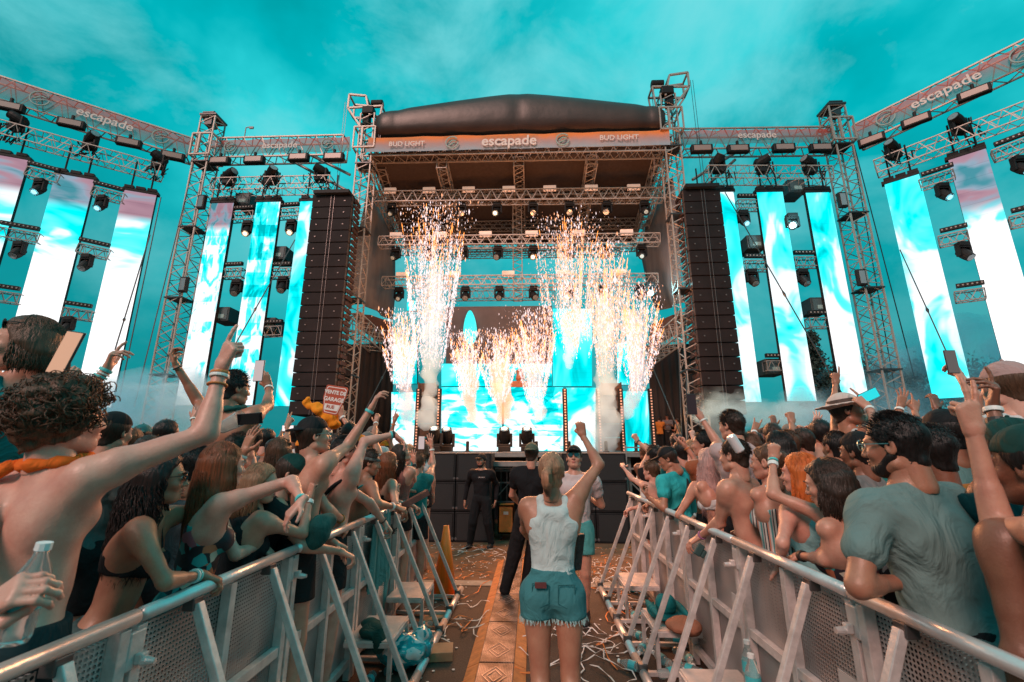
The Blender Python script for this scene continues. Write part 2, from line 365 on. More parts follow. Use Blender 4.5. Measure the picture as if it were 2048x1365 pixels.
def banner(name, tl, tr, br, bl, m, label, texts, em=()):
    tl, tr, br, bl = map(V, (tl, tr, br, bl)); c = (tl+tr+br+bl)/4
    o = empty(name, c, label, 'banner', 'printed banners round the stage frame')
    n = 40; g = MB(); nrm = (tr-tl).cross(tl-bl).normalized()
    if nrm.y > 0: nrm = -nrm
    vs = 4
    for i in range(n+1):
        for j in range(vs+1):
            u, q = i/n, j/vs; p = bl.lerp(br, u).lerp(tl.lerp(tr, u), q)
            p += nrm*(.030*mnoise.noise(V((u*9+c.x, q*1.5, c.z)))+.014*math.sin(u*55+q*3)) - V((0, 0, 1))*(.03*math.sin(u*math.pi*6)**2*q)
            g.v.append(tuple(p))
    for i in range(n):
        for j in range(vs): a = i*(vs+1)+j; g.f.append((a, a+vs+1, a+vs+2, a+1))
    s = g.build('banner_cloth', m, o, smooth=True)
    uv = s.data.uv_layers.new(name='uv')
    for l in s.data.loops: i, j = divmod(l.vertex_index, vs+1); uv.data[l.index].uv = (i/n, j/vs)
    hgt = (tl-bl).length
    for (u, q, tx, sz, bold) in texts:
        p = bl.lerp(br, u).lerp(tl.lerp(tr, u), q)+nrm*.085
        text_mesh('lettering', tx, sz, frame_M(p, tr-tl if (tr-tl).x > 0 else tl-tr, tl-bl), LET, o, bold=bold, extr=.006)
    for (u, q, rr) in em:                                             # round festival emblem: ring with a slanted leaf stroke
        p = bl.lerp(br, u).lerp(tl.lerp(tr, u), q)+nrm*.08; M = frame_M(p, tr-tl if (tr-tl).x > 0 else tl-tr, tl-bl); g = MB()
        def L2(x, y): return M@V((x, y, 0))
        g.tube([L2(rr*math.cos(t), rr*math.sin(t)) for t in [a*math.pi/9 for a in range(2, 19)]], .028, 4)
        g.tube([L2(-rr*.55, -rr*.2), L2(0, rr*.35), L2(rr*.6, rr*.3)], .028, 4); g.tube([L2(-rr*.5, -rr*.5), L2(rr*.5, 0), L2(0, -rr*.5)], .022, 4)
        g.build('emblem', LETF, o)
    return o
banner('stage_banner', AS(738, 276, 15.6), AS(1338, 260, 15.6), AS(1341, 290, 15.6), AS(731, 305, 15.6), BAN1, 'wide orange and grey banner across the front of the stage roof',
       [(.485, .45, 'escapade', .62, .012), (.14, .42, 'BUD LIGHT', .30, .004), (.84, .48, 'BUD LIGHT', .30, .004)], [(.295, .45, .26), (.66, .45, .26)])
banner('wing_banner', AY(424, 281, 15.9), AY(700, 274, 15.9), AY(702, 303, 15.9), AY(424, 310, 15.9), BAN2, 'short red and teal banner left of the stage, joining the stage tower', [(.5, .45, 'escapade', .42, .006)], [(.14, .45, .24), (.84, .5, .24)])
banner('wing_banner', AY(1352, 261, 15.9), AY(1662, 257, 15.9), AY(1662, 285, 15.9), AY(1352, 290, 15.9), BAN2, 'short see-through teal banner right of the stage, joining the stage tower', [(.52, .5, 'escapade', .42, .004)], [])
# outer wing: plane turning towards the camera
WLa, WLb = AY(392, 285, 15.9), AY(-120, 150, 12.6)
WLb.z = WLa.z-.1
def wing_pt(px, py, A, B, off=0.):                                    # ray against the vertical plane through A and B
    d = V((B.x-A.x, B.y-A.y, 0)).normalized(); n = V((-d.y, d.x, 0)); r = ray(px, py)
    if n.y < 0: n = -n
    t = ((A-CAMP).dot(n)+off)/r.dot(n); return CAMP+r*t
WR_a, WR_b = AY(1712, 268, 15.9), AY(2170, 60, 12.0)
WR_b.z = WR_a.z
LW = lambda px, py, off=0.: wing_pt(px, py, WLa, WLb, off)
RW = lambda px, py, off=0.: wing_pt(px, py, WR_a, WR_b, off)
banner('wing_banner', LW(-110, 118), LW(386, 279), LW(382, 311), LW(-110, 162), BAN2, 'long slanting banner of the far left wing, lettered near its middle', [(.62, .48, 'escapade', .52, .006)], [(.355, .5, .3), (.86, .5, .3)])
banner('wing_banner', RW(1702, 253), RW(2150, 38), RW(2150, 85), RW(1710, 285), BAN2, 'long slanting banner of the far right wing, lettered near its middle', [(.47, .5, 'escapade', .52, .006)], [(.18, .5, .28), (.8, .5, .28)])
# ---- towers
def tower(name, base, ztop, w, label, cat='truss tower', head=True, arm=0):
    o = empty(name, (base[0], base[1], 0), label, cat)
    g = MB(); truss_mb(g, (base[0], base[1], 0), (base[0], base[1], ztop), w, w, .035, up=(0, 1, 0), bay=.62, rd=.02); g.build('tower_mast', ALU, o)
    z = 1.5
    while z < ztop-1: g = MB(); g.box((base[0], base[1], z), (w+.1, w+.1, .05)); g.build('joint_plate', DKM, o); z += 3.
    g = MB(); g.box((base[0], base[1], .03), (1.6, 1.6, .06)); g.build('base_plate', DKM, o)
    if head:
        g = MB(); g.box((base[0], base[1], ztop+.06), (w+.1, w+.12, .08)); g.box((base[0], base[1]-.1, ztop-.25), (w*.5, w*.6, .3)); g.bar((base[0]-w*.4, base[1]-.3, ztop+.16), (base[0]+w*.4, base[1]-.3, ztop+.16), .06, 8); g.build('head_block', DKM, o)
    return o
zt = AY(425, 250, 15.9).z
T1 = AY(322, 800, 15.9); T2 = AY(1783, 815, 15.9)
tw = tower('truss_tower', (T1.x, T1.y), zt+.2, .62, 'slim truss tower at the corner of the left wing, floodlights strapped to it')
def sleeve(p, o, w=.85, h=1.0):
    g = MB(); x, y, z = p
    for s in (-1, 1):
        for t in (-1, 1): g.box((x+s*w/2, y+t*w/2, z), (.055, .055, h))
    for zz in (z-h/2, z+h/2):
        for t in (-1, 1): g.box((x, y+t*w/2, zz), (w, .06, .06)); g.box((x+t*w/2, y, zz), (.06, w, .06))
    g.box((x-.1, y-w/2, z), (.08, .08, h*.9)); g.build('sleeve_block', ALU, o)
sleeve((T1.x, T1.y, AY(430, 300, 15.9).z), tw)
tw2 = tower('truss_tower', (T2.x, T2.y), AY(1662, 222, 15.9).z, .62, 'slim truss tower at the corner of the right wing, before the dark trees')
sleeve((T2.x, T2.y, AY(1690, 270, 15.9).z), tw2)
def strap_light(p, par):
    g = MB(); g.box(p, (.30, .16, .62)); b = g.build('floodlight', BLK, par, bevel=.03)
    g = MB(); g.box((p[0], p[1]-.09, p[2]), (.19, .02, .48)); g.build('floodlight_glass', LENS, b)
for px, py in ((404, 405), (368, 570)): strap_light(AY(px, py, 15.5), tw)
for px, py in ((1684, 401), (1722, 556)): strap_light(AY(px, py, 15.5), tw2)
ztm = AS(690, 225, 16).z
for (P, sgn, lab) in ((SL, -1, 'heavy truss tower left of the stage roof with an outrigger head'), (SR, 1, 'heavy truss tower right of the stage roof with an outrigger head')):
    o = tower('stage_tower', (P.x, P.y), ztm-.4, .6, lab, head=False); x, y = P.x, P.y
    sleeve((x, y, AS(700, 290, 16).z), o, .9, 1.0)
    g = MB(); z = ztm-1.4
    for t in (-.3, .3):                                               # outrigger head: slanting cantilever frame and winch
        g.bar((x+t*.2, y+t, z), (x+sgn*.9, y+t, z+1.3), .05); g.bar((x+sgn*.9, y+t, z+1.3), (x+sgn*.9, y+t, z+2.0), .05); g.bar((x+sgn*.9, y+t, z+2.), (x+sgn*.15, y+t, z+1.9), .05)
        g.bar((x+sgn*.15, y+t, z+1.9), (x-sgn*.1, y+t, z+.9), .05); g.bar((x-sgn*.6, y+t, z+1.35), (x+sgn*.9, y+t, z+1.3), .05); g.bar((x-sgn*.6, y+t, z+1.35), (x-sgn*.5, y+t, z+.2), .04)
    for q in ((sgn*.9, 1.3), (sgn*.9, 2.), (sgn*.15, 1.9), (-sgn*.6, 1.35), (sgn*.4, .75)): g.bar((x+q[0], y-.3, z+q[1]), (x+q[0], y+.3, z+q[1]), .045)
    g.build('outrigger', ALU, o)
    g = MB(); g.box((x, y-.2, z+1.15), (.5, .35, .35)); g.lathe([(.17, -.25), (.17, .25)], (x-sgn*.35, y-.2, z+1.55), 12, Matrix.Rotation(R(90), 3, 'Y')); g.box((x+sgn*.1, y-.1, z+.75), (.3, .3, .5)); g.build('winch', BLK, o, bevel=.03)
    g = MB()
    for k in range(2):
        g.bar((x-sgn*(.55+.08*k), y-.3, z+1.5), (x-sgn*(.55+.08*k), y-.3, z-.6), .015, 3); g.bar((x+sgn*(1.1+.1*k), y, z+1.9), (x+sgn*(1.1+.1*k), y, 2), .012, 3)
    g.build('chain', DKM, o)
# ---- flown trusses with lamps
def mover(p, aim=(0, -.3, -1), s=1., label='moving head lamp', group='moving head lamps', lit=None, up=False, name='moving_head'):
    """yoke lamp: base box clamped at p, two arms and a head"""
    o = empty(name, p, label, 'stage lamp', group); p = V(p); sg = 1 if up else -1
    g = MB(); g.box(p+V((0, 0, sg*.09))*s, V((.36, .26, .16))*s); b = g.build('base', BLK, o, bevel=.02)
    g = MB()
    for t in (-1, 1): g.box(p+V((t*.2, 0, sg*.34))*s, V((.07, .16, .4))*s)
    g.box(p+V((0, 0, sg*.19))*s, V((.42, .18, .08))*s); g.build('yoke', BLK, o, bevel=.015)
    a = V(aim).normalized(); M = a.to_track_quat('Z', 'X').to_matrix(); c = p+V((0, 0, sg*.46))*s
    g = MB(); g.lathe([(.10*s, -.26*s), (.16*s, -.2*s), (.175*s, 0), (.17*s, .12*s), (.15*s, .22*s), (.155*s, .25*s)], c, 14, M); h = g.build('lamp_head', BLK, o, smooth=False)
    g = MB(); g.lathe([(.01*s, .265*s), ((.125 if lit is None else .09)*s, .262*s)], c, 14, M, cap=False); g.v.append(tuple(c+a*.265*s))
    g.lathe([(.125*s, .262*s), (.125*s, .24*s)], c, 14, M, cap=False)
    g.build('lens', lit or LENS, h)
    return o
def mini(o_proto, p, rz=0., label=None, sc=1.):
    c = copy_tree(o_proto); c.location = V(p); c.rotation_euler.z = rz; c.scale = (sc,)*3
    if label: c['label'] = label
    return c
def pt_truss(name, a, b, w, h, label, m=ALU, group=None, r=.024, bay=None):
    c = (V(a)+V(b))/2; g = MB(); truss_mb(g, a, b, w, h, r, bay=bay); o = g.build(name, m); tag(o, label, 'truss', group); return o
rows = [(752, 1325, 398, 391, 17.2, .5), (760, 1318, 486, 480, 17.7, .42), (767, 1314, 566, 560, 18.2, .42)]
rl = ['uppermost lighting truss across the stage, bright blinders standing on it', 'middle lighting truss across the stage, behind the sparks', 'lowest wide lighting truss across the stage, behind the sparks']
mv = 0
lampP = {}
wl = ['small black spotlight hanging at the left end of the upper truss', 'small black spotlight hanging at the right end of the upper truss']
for i, (x0, x1, ya, yb, Y, th) in enumerate(rows):
    a, b = AS(x0, ya, Y), AS(x1, yb, Y); pt_truss('lighting_truss', a, b, .42, th, rl[i], group='trusses across the stage', bay=.5, r=.028)
    nb = [7, 6, 5][i]
    for k in range(nb):
        t = (k+.35)/nb; p = a.lerp(b, t)+V((0, 0, th/2+.15)); g = MB(); g.box(p, (.55, .1, .26)); q = g.build('blinder', mat('blinder_face', (.75, .62, .55), .4, emit=(1, .55, .38), es=.35), None, bevel=.02)
        tag(q, 'pale blinder panel on the %s lighting truss, %s from the left' % (['uppermost', 'middle', 'lowest'][i], ORD[k]), 'blinder', 'blinders on the %s truss' % ['uppermost', 'middle', 'lowest'][i])
    for k in range(8):
        t = (k+.5)/8; p = a.lerp(b, t)+V((0, 0, -th/2-.02)); key = i
        litm = LIT if (k*3+i) % 4 == 1 else None
        if k in (0, 7): litm = mat('cool_glass', (.6, .8, .85), .15)
        mover(p, (random.uniform(-.4, .4), -.9, -.8), .95, 'black moving head under the %s lighting truss, %s from the left' % (['uppermost', 'middle', 'lowest'][i], ORD[k]), 'moving heads under the %s truss' % ['uppermost', 'middle', 'lowest'][i], litm)
pt_truss('lighting_truss', AS(775, 432, 20.8), AS(1300, 426, 20.8), .4, .45, 'rear lighting truss just under the dark stage ceiling', group='trusses across the stage', bay=.5)
pt_truss('lighting_truss', AS(900, 590, 19.8), AS(1110, 588, 19.8), .4, .5, 'short rear truss over the middle of the stage', group='trusses across the stage', bay=.5)
pt_truss('lighting_truss', AS(860, 510, 20.4), AS(1240, 505, 20.4), .3, .35, 'thin dark rear truss with hanging cables over the stage', ALUD, group='trusses across the stage', bay=.5)
g = MB(); truss_mb(g, AS(1034, 380, 18.6), AS(1036, 600, 18.6), .4, .4, .024, up=(0, 1, 0), bay=.35); tag(g.build('vertical_truss', ALU), 'vertical truss ladder hanging at the middle of the stage', 'truss')
# splayed side trusses low at both sides
for (a, b, lab) in ((AS(705, 645, 16.2), AS(785, 715, 20.5), 'horizontal side truss running back from the left stage tower'), (AS(1380, 645, 16.2), AS(1296, 712, 20.5), 'horizontal side truss running back from the right stage tower')):
    pt_truss('side_truss', a, b, .6, .75, lab, group='side trusses', r=.035, bay=.55)
for (a, b, lab) in ((AS(760, 330, 16.6), AS(800, 465, 21.), 'sloping truss at the left edge under the roof'), (AS(1322, 320, 16.6), AS(1282, 460, 21.), 'sloping truss at the right edge under the roof')):
    pt_truss('edge_truss', a, b, .55, .6, lab, group='edge trusses', r=.03, bay=.5)
# grey scrim sails both sides
SCR = mat('grey_scrim', (.20, .19, .20), .9, bump=.8, bscale=2.5, bstretch=(2.2, 2.2, .25), var=.15, vscale=2, alpha=.93)
def sail(pts, label, Yn, Yf):
    # pts: (front px,py),(back px,py) rows from top to bottom
    g = MB(); n = 10; m = len(pts)
    for (fx, fy, bx, by) in pts:
        A, B = AS(fx, fy, Yn), AS(bx, by, Yf)
        for i in range(n+1):
            t = i/n; p = A.lerp(B, t); p.x += .12*math.sin(t*14+fy*.02)+.1*math.sin(t*math.pi)*3*(1 if fx > 1000 else -1)*.5; g.v.append(tuple(p))
    for r in range(m-1):
        for i in range(n): a = r*(n+1)+i; g.f.append((a, a+1, a+n+2, a+n+1))
    o = g.build('side_scrim', SCR, smooth=True); s = o.modifiers.new('thick', 'SOLIDIFY'); s.thickness = .02; tag(o, label, 'fabric', 'side scrims')
sail([(735, 350, 770, 400), (722, 420, 790, 450), (712, 500, 794, 520), (705, 560, 790, 590), (704, 590, 782, 640)], 'grey scrim sail hanging beside the left stage tower', 16.6, 20.8)
sail([(1340, 350, 1310, 400), (1350, 420, 1292, 450), (1362, 500, 1288, 520), (1368, 560, 1296, 580), (1370, 600, 1310, 625)], 'grey scrim sail hanging beside the right stage tower', 16.6, 20.8)
# roof skirts lower down (dark swoops) and drapes
for (pts, lab) in (([(705, 628), (740, 630), (783, 645), (785, 700), (720, 660)], 'dark tarpaulin swooping behind the left side truss'), ([(1378, 628), (1345, 630), (1300, 650), (1298, 700), (1370, 660)], 'dark tarpaulin swooping behind the right side truss')):
    g = MB(); f = [AS(x, y, 19.5) for x, y in pts]; bk = [p+V((0, .06, 0)) for p in f]; g.v = [tuple(p) for p in f+bk]; k = len(f)
    g.f = [tuple(range(k)), tuple(range(2*k-1, k-1, -1))]+[(i, (i+1) % k, k+(i+1) % k, k+i) for i in range(k)]
    tag(g.build('tarpaulin', mat('brown_tarp', (.10, .05, .035), .8, bump=.4, bscale=2)), lab, 'tarpaulin')
def drape(x0, x1, y0, y1, Y, lab):
    a, b = AS(x0, y0, Y), AS(x1, y0, Y); zb = max(deckz, AS(x0, y1, Y).z); g = MB(); n = 60
    for i in range(n+1):
        t = i/n; p = a.lerp(b, t); off = .07*math.sin(t*n*1.3)+.05*mnoise.noise(V((t*12, 0, 0)))
        for z in (zb, (a.z+zb)/2, a.z): g.v.append((p.x, p.y+off, z))
    for i in range(n):
        for j in range(2): q = i*3+j; g.f.append((q, q+3, q+4, q+1))
    o = g.build('stage_drape', DRAPE, smooth=True); s = o.modifiers.new('thick', 'SOLIDIFY'); s.thickness = .03; tag(o, lab, 'drape', 'black stage drapes')
drape(640, 790, 690, 905, 18.6, 'black drape closing the left side of the stage')
drape(1294, 1470, 690, 905, 21.5, 'black drape closing the right side of the stage behind the crew')
# stage deck and its dark front
g = MB(); a, b = AS(640, 906, 10.9), AS(1420, 906, 10.9)
g.box(((-9+8)/2, 16.5, deckz-.06), (17, 11.6, .12)); dk = g.build('stage_deck', mat('deck_ply', (.04, .035, .035), .6, var=.3)); tag(dk, 'black raised stage deck with a pale metal edge', 'stage deck')
g = MB(); g.box((-.5, 10.68, deckz-.05), (17, .05, .1)); g.box((-.5, 10.66, deckz-.36), (17, .04, .04)); g.build('deck_edge', ALUD, dk)
g = MB()
for x in np.arange(-8.5, 8, 1.2):
    g.box((x, 10.9, .84), (.06, .06, 1.68)); g.bar((x, 10.9, .2), (x+1.2, 10.9, 1.5), .02)
g.build('deck_leg', ALUD, dk)
g = MB(); g.box((-.5, 12.6, .82), (17, .05, 1.62)); g.build('under_stage_cloth', DRAPE, dk)
# ================================================================ wings: screens, loudspeaker arrays, hanging gear
def led_mat(name, white=.5, mauve=0., su=1.2, sv=6., rot=0., blocks=False, dark=(0, .42, .46), cyan=(.0, .88, .93), st=1.15, w_lo=.3, w_hi=.6, bot=None):
    m = bpy.data.materials.new(name); m.use_nodes = True; nt = m.node_tree; nt.nodes.clear()
    t = N(nt, 'ShaderNodeTexCoord'); mp = N(nt, 'ShaderNodeMapping'); mp.inputs['Scale'].default_value = (su, sv, 1); mp.inputs['Rotation'].default_value = (0, 0, rot)
    nt.links.new(t.outputs['UV'], mp.inputs[0]); s = N(nt, 'ShaderNodeSeparateXYZ'); nt.links.new(t.outputs['UV'], s.inputs[0])
    if blocks:
        b = N(nt, 'ShaderNodeTexNoise', Scale=1.3, Detail=4, Distortion=.9); nt.links.new(mp.outputs[0], b.inputs['Vector']); out = b.outputs[0]
        for k, (fx, fy) in enumerate(((.7, 2.3), (2.9, .8))):               # glitch bars: coordinates snapped to uneven cells
            m2 = N(nt, 'ShaderNodeMapping'); m2.inputs['Scale'].default_value = (su*fx, sv*fy, 1); m2.inputs['Rotation'].default_value = (0, 0, rot*(1-2*k)); nt.links.new(t.outputs['UV'], m2.inputs[0])
            ds = N(nt, 'ShaderNodeTexNoise', Scale=.8, Detail=1); nt.links.new(m2.outputs[0], ds.inputs['Vector']); va = N(nt, 'ShaderNodeVectorMath', operation='MULTIPLY_ADD'); va.inputs[1].default_value = (1.5, 1.5, 0); nt.links.new(ds.outputs['Color'], va.inputs[0]); nt.links.new(m2.outputs[0], va.inputs[2])
            fl = N(nt, 'ShaderNodeVectorMath', operation='FLOOR'); nt.links.new((m2 if not k else va).outputs[0], fl.inputs[0]); wn = N(nt, 'ShaderNodeTexWhiteNoise', noise_dimensions='2D'); nt.links.new(fl.outputs[0], wn.inputs[0])
            mr = N(nt, 'ShaderNodeMapRange'); mr.inputs[1].default_value = .0; mr.inputs[2].default_value = 1.; mr.inputs[3].default_value = -.10; mr.inputs[4].default_value = .12; nt.links.new(wn.outputs['Value'], mr.inputs[0]); ad0 = N(nt, 'ShaderNodeMath', operation='ADD'); nt.links.new(out, ad0.inputs[0]); nt.links.new(mr.outputs[0], ad0.inputs[1]); out = ad0.outputs[0]
    else:
        b = N(nt, 'ShaderNodeTexNoise', Scale=1., Detail=2.5, Distortion=1.1); nt.links.new(mp.outputs[0], b.inputs['Vector']); out = b.outputs[0]
    ad = N(nt, 'ShaderNodeMapRange'); ad.inputs[1].default_value = w_hi; ad.inputs[2].default_value = w_lo; ad.inputs[3].default_value = 0; ad.inputs[4].default_value = white; nt.links.new(s.outputs[1], ad.inputs[0])
    su_ = N(nt, 'ShaderNodeMath', operation='ADD'); nt.links.new(out, su_.inputs[0]); nt.links.new(ad.outputs[0], su_.inputs[1])
    r = ramp(nt, [(.30, dark), (.42, cyan), (.55, (.12, .95, 1.)), (.62, (.75, .95, 1.)), (.72, (1, 1, 1))]); nt.links.new(su_.outputs[0], r.inputs[0]); c = r.outputs[0]
    if mauve:
        g = N(nt, 'ShaderNodeMapRange'); g.inputs[1].default_value = 1-mauve; g.inputs[2].default_value = 1-mauve*.72; nt.links.new(s.outputs[1], g.inputs[0])
        r2 = ramp(nt, [(.35, (.05, .22, .27)), (.46, (.22, .30, .38)), (.55, (.34, .20, .25)), (.68, (.27, .15, .20))]); nt.links.new(b.outputs[0], r2.inputs[0])
        mx2 = N(nt, 'ShaderNodeMixRGB'); nt.links.new(g.outputs[0], mx2.inputs[0]); nt.links.new(c, mx2.inputs[1]); nt.links.new(r2.outputs[0], mx2.inputs[2]); c = mx2.outputs[0]
    sc = N(nt, 'ShaderNodeMath', operation='MULTIPLY'); sc.inputs[1].default_value = 18; nt.links.new(s.outputs[1], sc.inputs[0]); fr = N(nt, 'ShaderNodeMath', operation='FRACT'); nt.links.new(sc.outputs[0], fr.inputs[0])
    sm = N(nt, 'ShaderNodeMapRange'); sm.inputs[1].default_value = .02; sm.inputs[2].default_value = .05; sm.inputs[3].default_value = st*.80; sm.inputs[4].default_value = st; nt.links.new(fr.outputs[0], sm.inputs[0])   # seams between the modules
    e = N(nt, 'ShaderNodeEmission'); nt.links.new(c, e.inputs[0]); nt.links.new(sm.outputs[0], e.inputs[1]); o = N(nt, 'ShaderNodeOutputMaterial'); nt.links.new(e.outputs[0], o.inputs[0])
    return m
LEDO = led_mat('screen_streaks', .6, .16, .4, 8., .25, st=1.25, w_lo=.52, w_hi=.68)
LEDI = led_mat('screen_blocks', .30, .16, 1.8, 9., 0., True, st=1.15, w_lo=.2, w_hi=.7)
LEDI2 = led_mat('screen_glass', .08, 0, 1.5, 7, .06, True, st=1.1)
LEDI3 = led_mat('screen_glass_teal', -.02, 0, 1.4, 5, .15, False, st=1.1)
LEDR = led_mat('screen_swoosh', .12, 0, .7, 3.2, .7, st=1.2, w_lo=.2, w_hi=.9)
LEDR2 = led_mat('screen_swoosh_white', .13, 0, .8, 3.2, .6, st=1.2, w_lo=.3, w_hi=.9)
LEDR3 = led_mat('screen_haze_red', .45, .3, .5, 6, -.4, st=1.3, w_lo=.5, w_hi=.8)
def led(pts, m, label, seed, th=.14, group='tall screens hanging in the wings', name='led_screen', cat='screen', gy=None):
    tl, tr, br, bl = pts; c = (tl+tr+br+bl)/4; o = empty(name, c, label, cat, group)
    nrm = (tr-tl).cross(tl-bl).normalized()
    if nrm.dot(c-CAMP) > 0: nrm = -nrm
    g = MB(); g.slab(tl, tr, br, bl, th, -nrm); g.build('screen_frame', BLK, o)
    g = MB(); e = .012; g.quad(bl+nrm*e, br+nrm*e, tr+nrm*e, tl+nrm*e); s = g.build('screen_face', m, o)
    uv = s.data.uv_layers.new(name='uv')
    for l, q in zip(range(4), ((0, 0), (1, 0), (1, 1), (0, 1))): uv.data[l].uv = (q[0]+seed*7, q[1])
    if name == 'led_screen' and group:
        g = MB(); w = (tr-tl); d = w.normalized(); g.box((tl+tr)/2+V((0, .05, .06)), (w.length+.1, .22, .12), math.atan2(w.y, w.x))
        for k in range(3): g.box(tl+w*(.15+.35*k)+V((0, 0, .17)), (.3, .16, .12), math.atan2(w.y, w.x))
        for t in (.2, .8): g.bar(tl+w*t+V((0, 0, .1)), tl+w*t+V((0, 0, 1.35)), .03)
        g.build('hanging_bracket', BLK, o)
    return o
def col(P, tl, tr, br, bl): 
    a = [P(*q) for q in (tl, tr, br, bl)]; zt = (a[0].z+a[1].z)/2; zb = (a[2].z+a[3].z)/2
    lx, rx = (a[0]+a[3])/2, (a[1]+a[2])/2
    return [V((lx.x, lx.y, zt)), V((rx.x, rx.y, zt)), V((rx.x, rx.y, zb)), V((lx.x, lx.y, zb))]
IY = lambda px, py: AY(px, py, 15.7)
LWo = lambda px, py: LW(px, py, .1); RWo = lambda px, py: RW(px, py, .1)
led(col(IY, (424, 409), (468, 405), (401, 811), (350, 811)), LEDI, 'screen column left of the stage nearest the corner tower, mauve top and blank white foot', 1)
led(col(IY, (512, 406), (560, 404), (507, 811), (453, 811)), LEDI2, 'middle screen column left of the stage, glassy teal blocks', 2)
led(col(IY, (601, 403), (660, 403), (630, 813), (549, 813)), LEDI3, 'screen column left of the stage tucked against the black loudspeaker array', 3)
led(col(IY, (1420, 385), (1470, 385), (1519, 805), (1462, 805)), LEDR2, 'screen column right of the stage tucked against the black loudspeaker array', 4)
led(col(IY, (1515, 385), (1567, 385), (1631, 803), (1572, 803)), LEDR, 'middle screen column right of the stage with a white diagonal', 5)
led(col(IY, (1614, 387), (1661, 385), (1735, 802), (1681, 801)), LEDR2, 'nearly all white screen column beside the right corner tower', 6)
led(col(LWo, (250, 379), (313, 393), (222, 815), (143, 815)), LEDO, 'screen column of the far left wing nearest the corner tower', 7)
led(col(LWo, (115, 345), (191, 364), (72, 812), (-22, 815)), LEDO, 'second screen column of the far left wing with a white band', 8)
led(col(LWo, (-40, 303), (53, 322), (-85, 815), (-200, 815)), LEDO, 'screen column of the far left wing cut by the picture edge', 9)
led(col(RWo, (1766, 370), (1835, 351), (1953, 795), (1869, 797)), LEDR2, 'screen column of the far right wing nearest the corner tower', 10)
led(col(RWo, (1896, 323), (1976, 295), (2110, 790), (2024, 790)), LEDR3, 'screen column at the right picture edge with a brownish red top', 11)
# header trusses behind banners
def hdr(a, b, lab): pt_truss('header_truss', a, b, .55, .95, lab, group='header trusses of the wings', r=.04, bay=.8)
hdr(AY(440, 304, 16.2), AY(690, 298, 16.2), 'header truss of the left inner wing behind its banner'); hdr(AY(1362, 287, 16.2), AY(1655, 283, 16.2), 'header truss of the right inner wing behind its banner')
hdr(LW(-110, 148, .35), LW(384, 304, .35), 'header truss of the far left wing'); hdr(RW(1716, 276, .35), RW(2150, 66, .35), 'header truss of the far right wing')
BOXL = mat('floodlight_face', (.30, .22, .20), .35)
def flood(P, px, py, lab):
    c = P(px, py); d = (P(px+10, py)-P(px-10, py)); d.z = 0; rz = math.atan2(d.y, d.x); o = empty('floodlight_bar', c, lab, 'floodlight', 'floodlight bars under the wing headers')
    g = MB(); g.box(c, (.85, .22, .34), rz); g.box(c+V((0, 0, .26)), (.1, .1, .25), rz); g.build('housing', BLK, o, bevel=.03)
    g = MB(); n = V((math.sin(rz), -math.cos(rz), 0)); g.box(c+n*.115, (.66, .02, .22), rz); g.build('glass', BOXL, o)
for k, (px, py) in enumerate(((440, 323), (509, 321), (598, 316), (668, 315))): flood(lambda x, y: AY(x, y, 15.7), px, py, 'black floodlight bar under the left inner wing header, %s from the left' % ORD[k])
for k, (px, py) in enumerate(((1403, 299), (1476, 299), (1567, 297), (1641, 297))): flood(lambda x, y: AY(x, y, 15.7), px, py, 'black floodlight bar under the right inner wing header, %s from the left' % ORD[k])
for k, (px, py) in enumerate(((20, 214), (143, 248), (258, 286), (346, 313))): flood(LW, px, py, 'black floodlight bar under the far left wing header, %s from the left' % ORD[k])
for k, (px, py) in enumerate(((1743, 281), (1832, 242), (1948, 187))): flood(RW, px, py, 'black floodlight bar under the far right wing header, %s from the left' % ORD[k])
# lower lighting trusses of the wings with big moving heads on top
TG = 'flown trusses in the wings'
pt_truss('flown_truss', AY(430, 375, 15.7), AY(664, 370, 15.7), .5, .55, 'flown truss above the left inner screen columns, three moving heads on top', group=TG)
pt_truss('flown_truss', AY(1412, 351, 15.7), AY(1658, 352, 15.7), .5, .55, 'flown truss above the right inner screen columns, three moving heads on top', group=TG)
pt_truss('flown_truss', LW(-60, 243), LW(322, 347), .5, .55, 'flown truss of the far left wing above its screens', group=TG)
pt_truss('flown_truss', RW(1752, 339), RW(2130, 195), .5, .55, 'flown truss of the far right wing above its screens', group=TG)
def bundle(P, px, py):                                                # dark tangle of clamps and cable where a lamp is fixed
    c = P(px, py); g = MB(); rn = random.Random(int(px))
    for k in range(9):
        a = c+V((rn.uniform(-.25, .25), rn.uniform(-.3, 0), rn.uniform(-.3, .3))); g.tube([a, a+V((rn.uniform(-.1, .1), -.05, rn.uniform(-.25, .1))), a+V((rn.uniform(-.2, .2), 0, rn.uniform(-.35, .3)))], .022, 4)
    o = g.build('cable_bundle', BLK); tag(o, 'tangle of black clamps and cable on a wing truss', 'cable', 'cable bundles on the wing trusses')
GM = 'big moving heads standing on the wing trusses'
BIGN = [0]
def bigm(P, px, py, aim):
    k = BIGN[0]; BIGN[0] += 1; w_, j = [('left inner', k), ('right inner', k-3), ('far left', k-6), ('far right', k-9)][min(3, k//3)]
    mover(P(px, py), aim, 1.12, 'big moving head on the flown truss of the %s wing, %s from the left' % (w_, ORD[j]), GM, None, True)
for px, py, ax in ((456, 371, 1), (540, 369, .4), (640, 364, -.6)): bigm(lambda x, y: AY(x, y, 15.6), px, py, (ax, -.4, .3)); bundle(lambda x, y: AY(x, y, 15.4), px-14, py+4); bundle(lambda x, y: AY(x, y, 15.4), px+16, py+6)
for px, py, ax in ((1438, 346, .2), (1527, 347, .8), (1622, 348, -.9)): bigm(lambda x, y: AY(x, y, 15.6), px, py, (ax, -.4, .4)); bundle(lambda x, y: AY(x, y, 15.4), px+12, py+4)
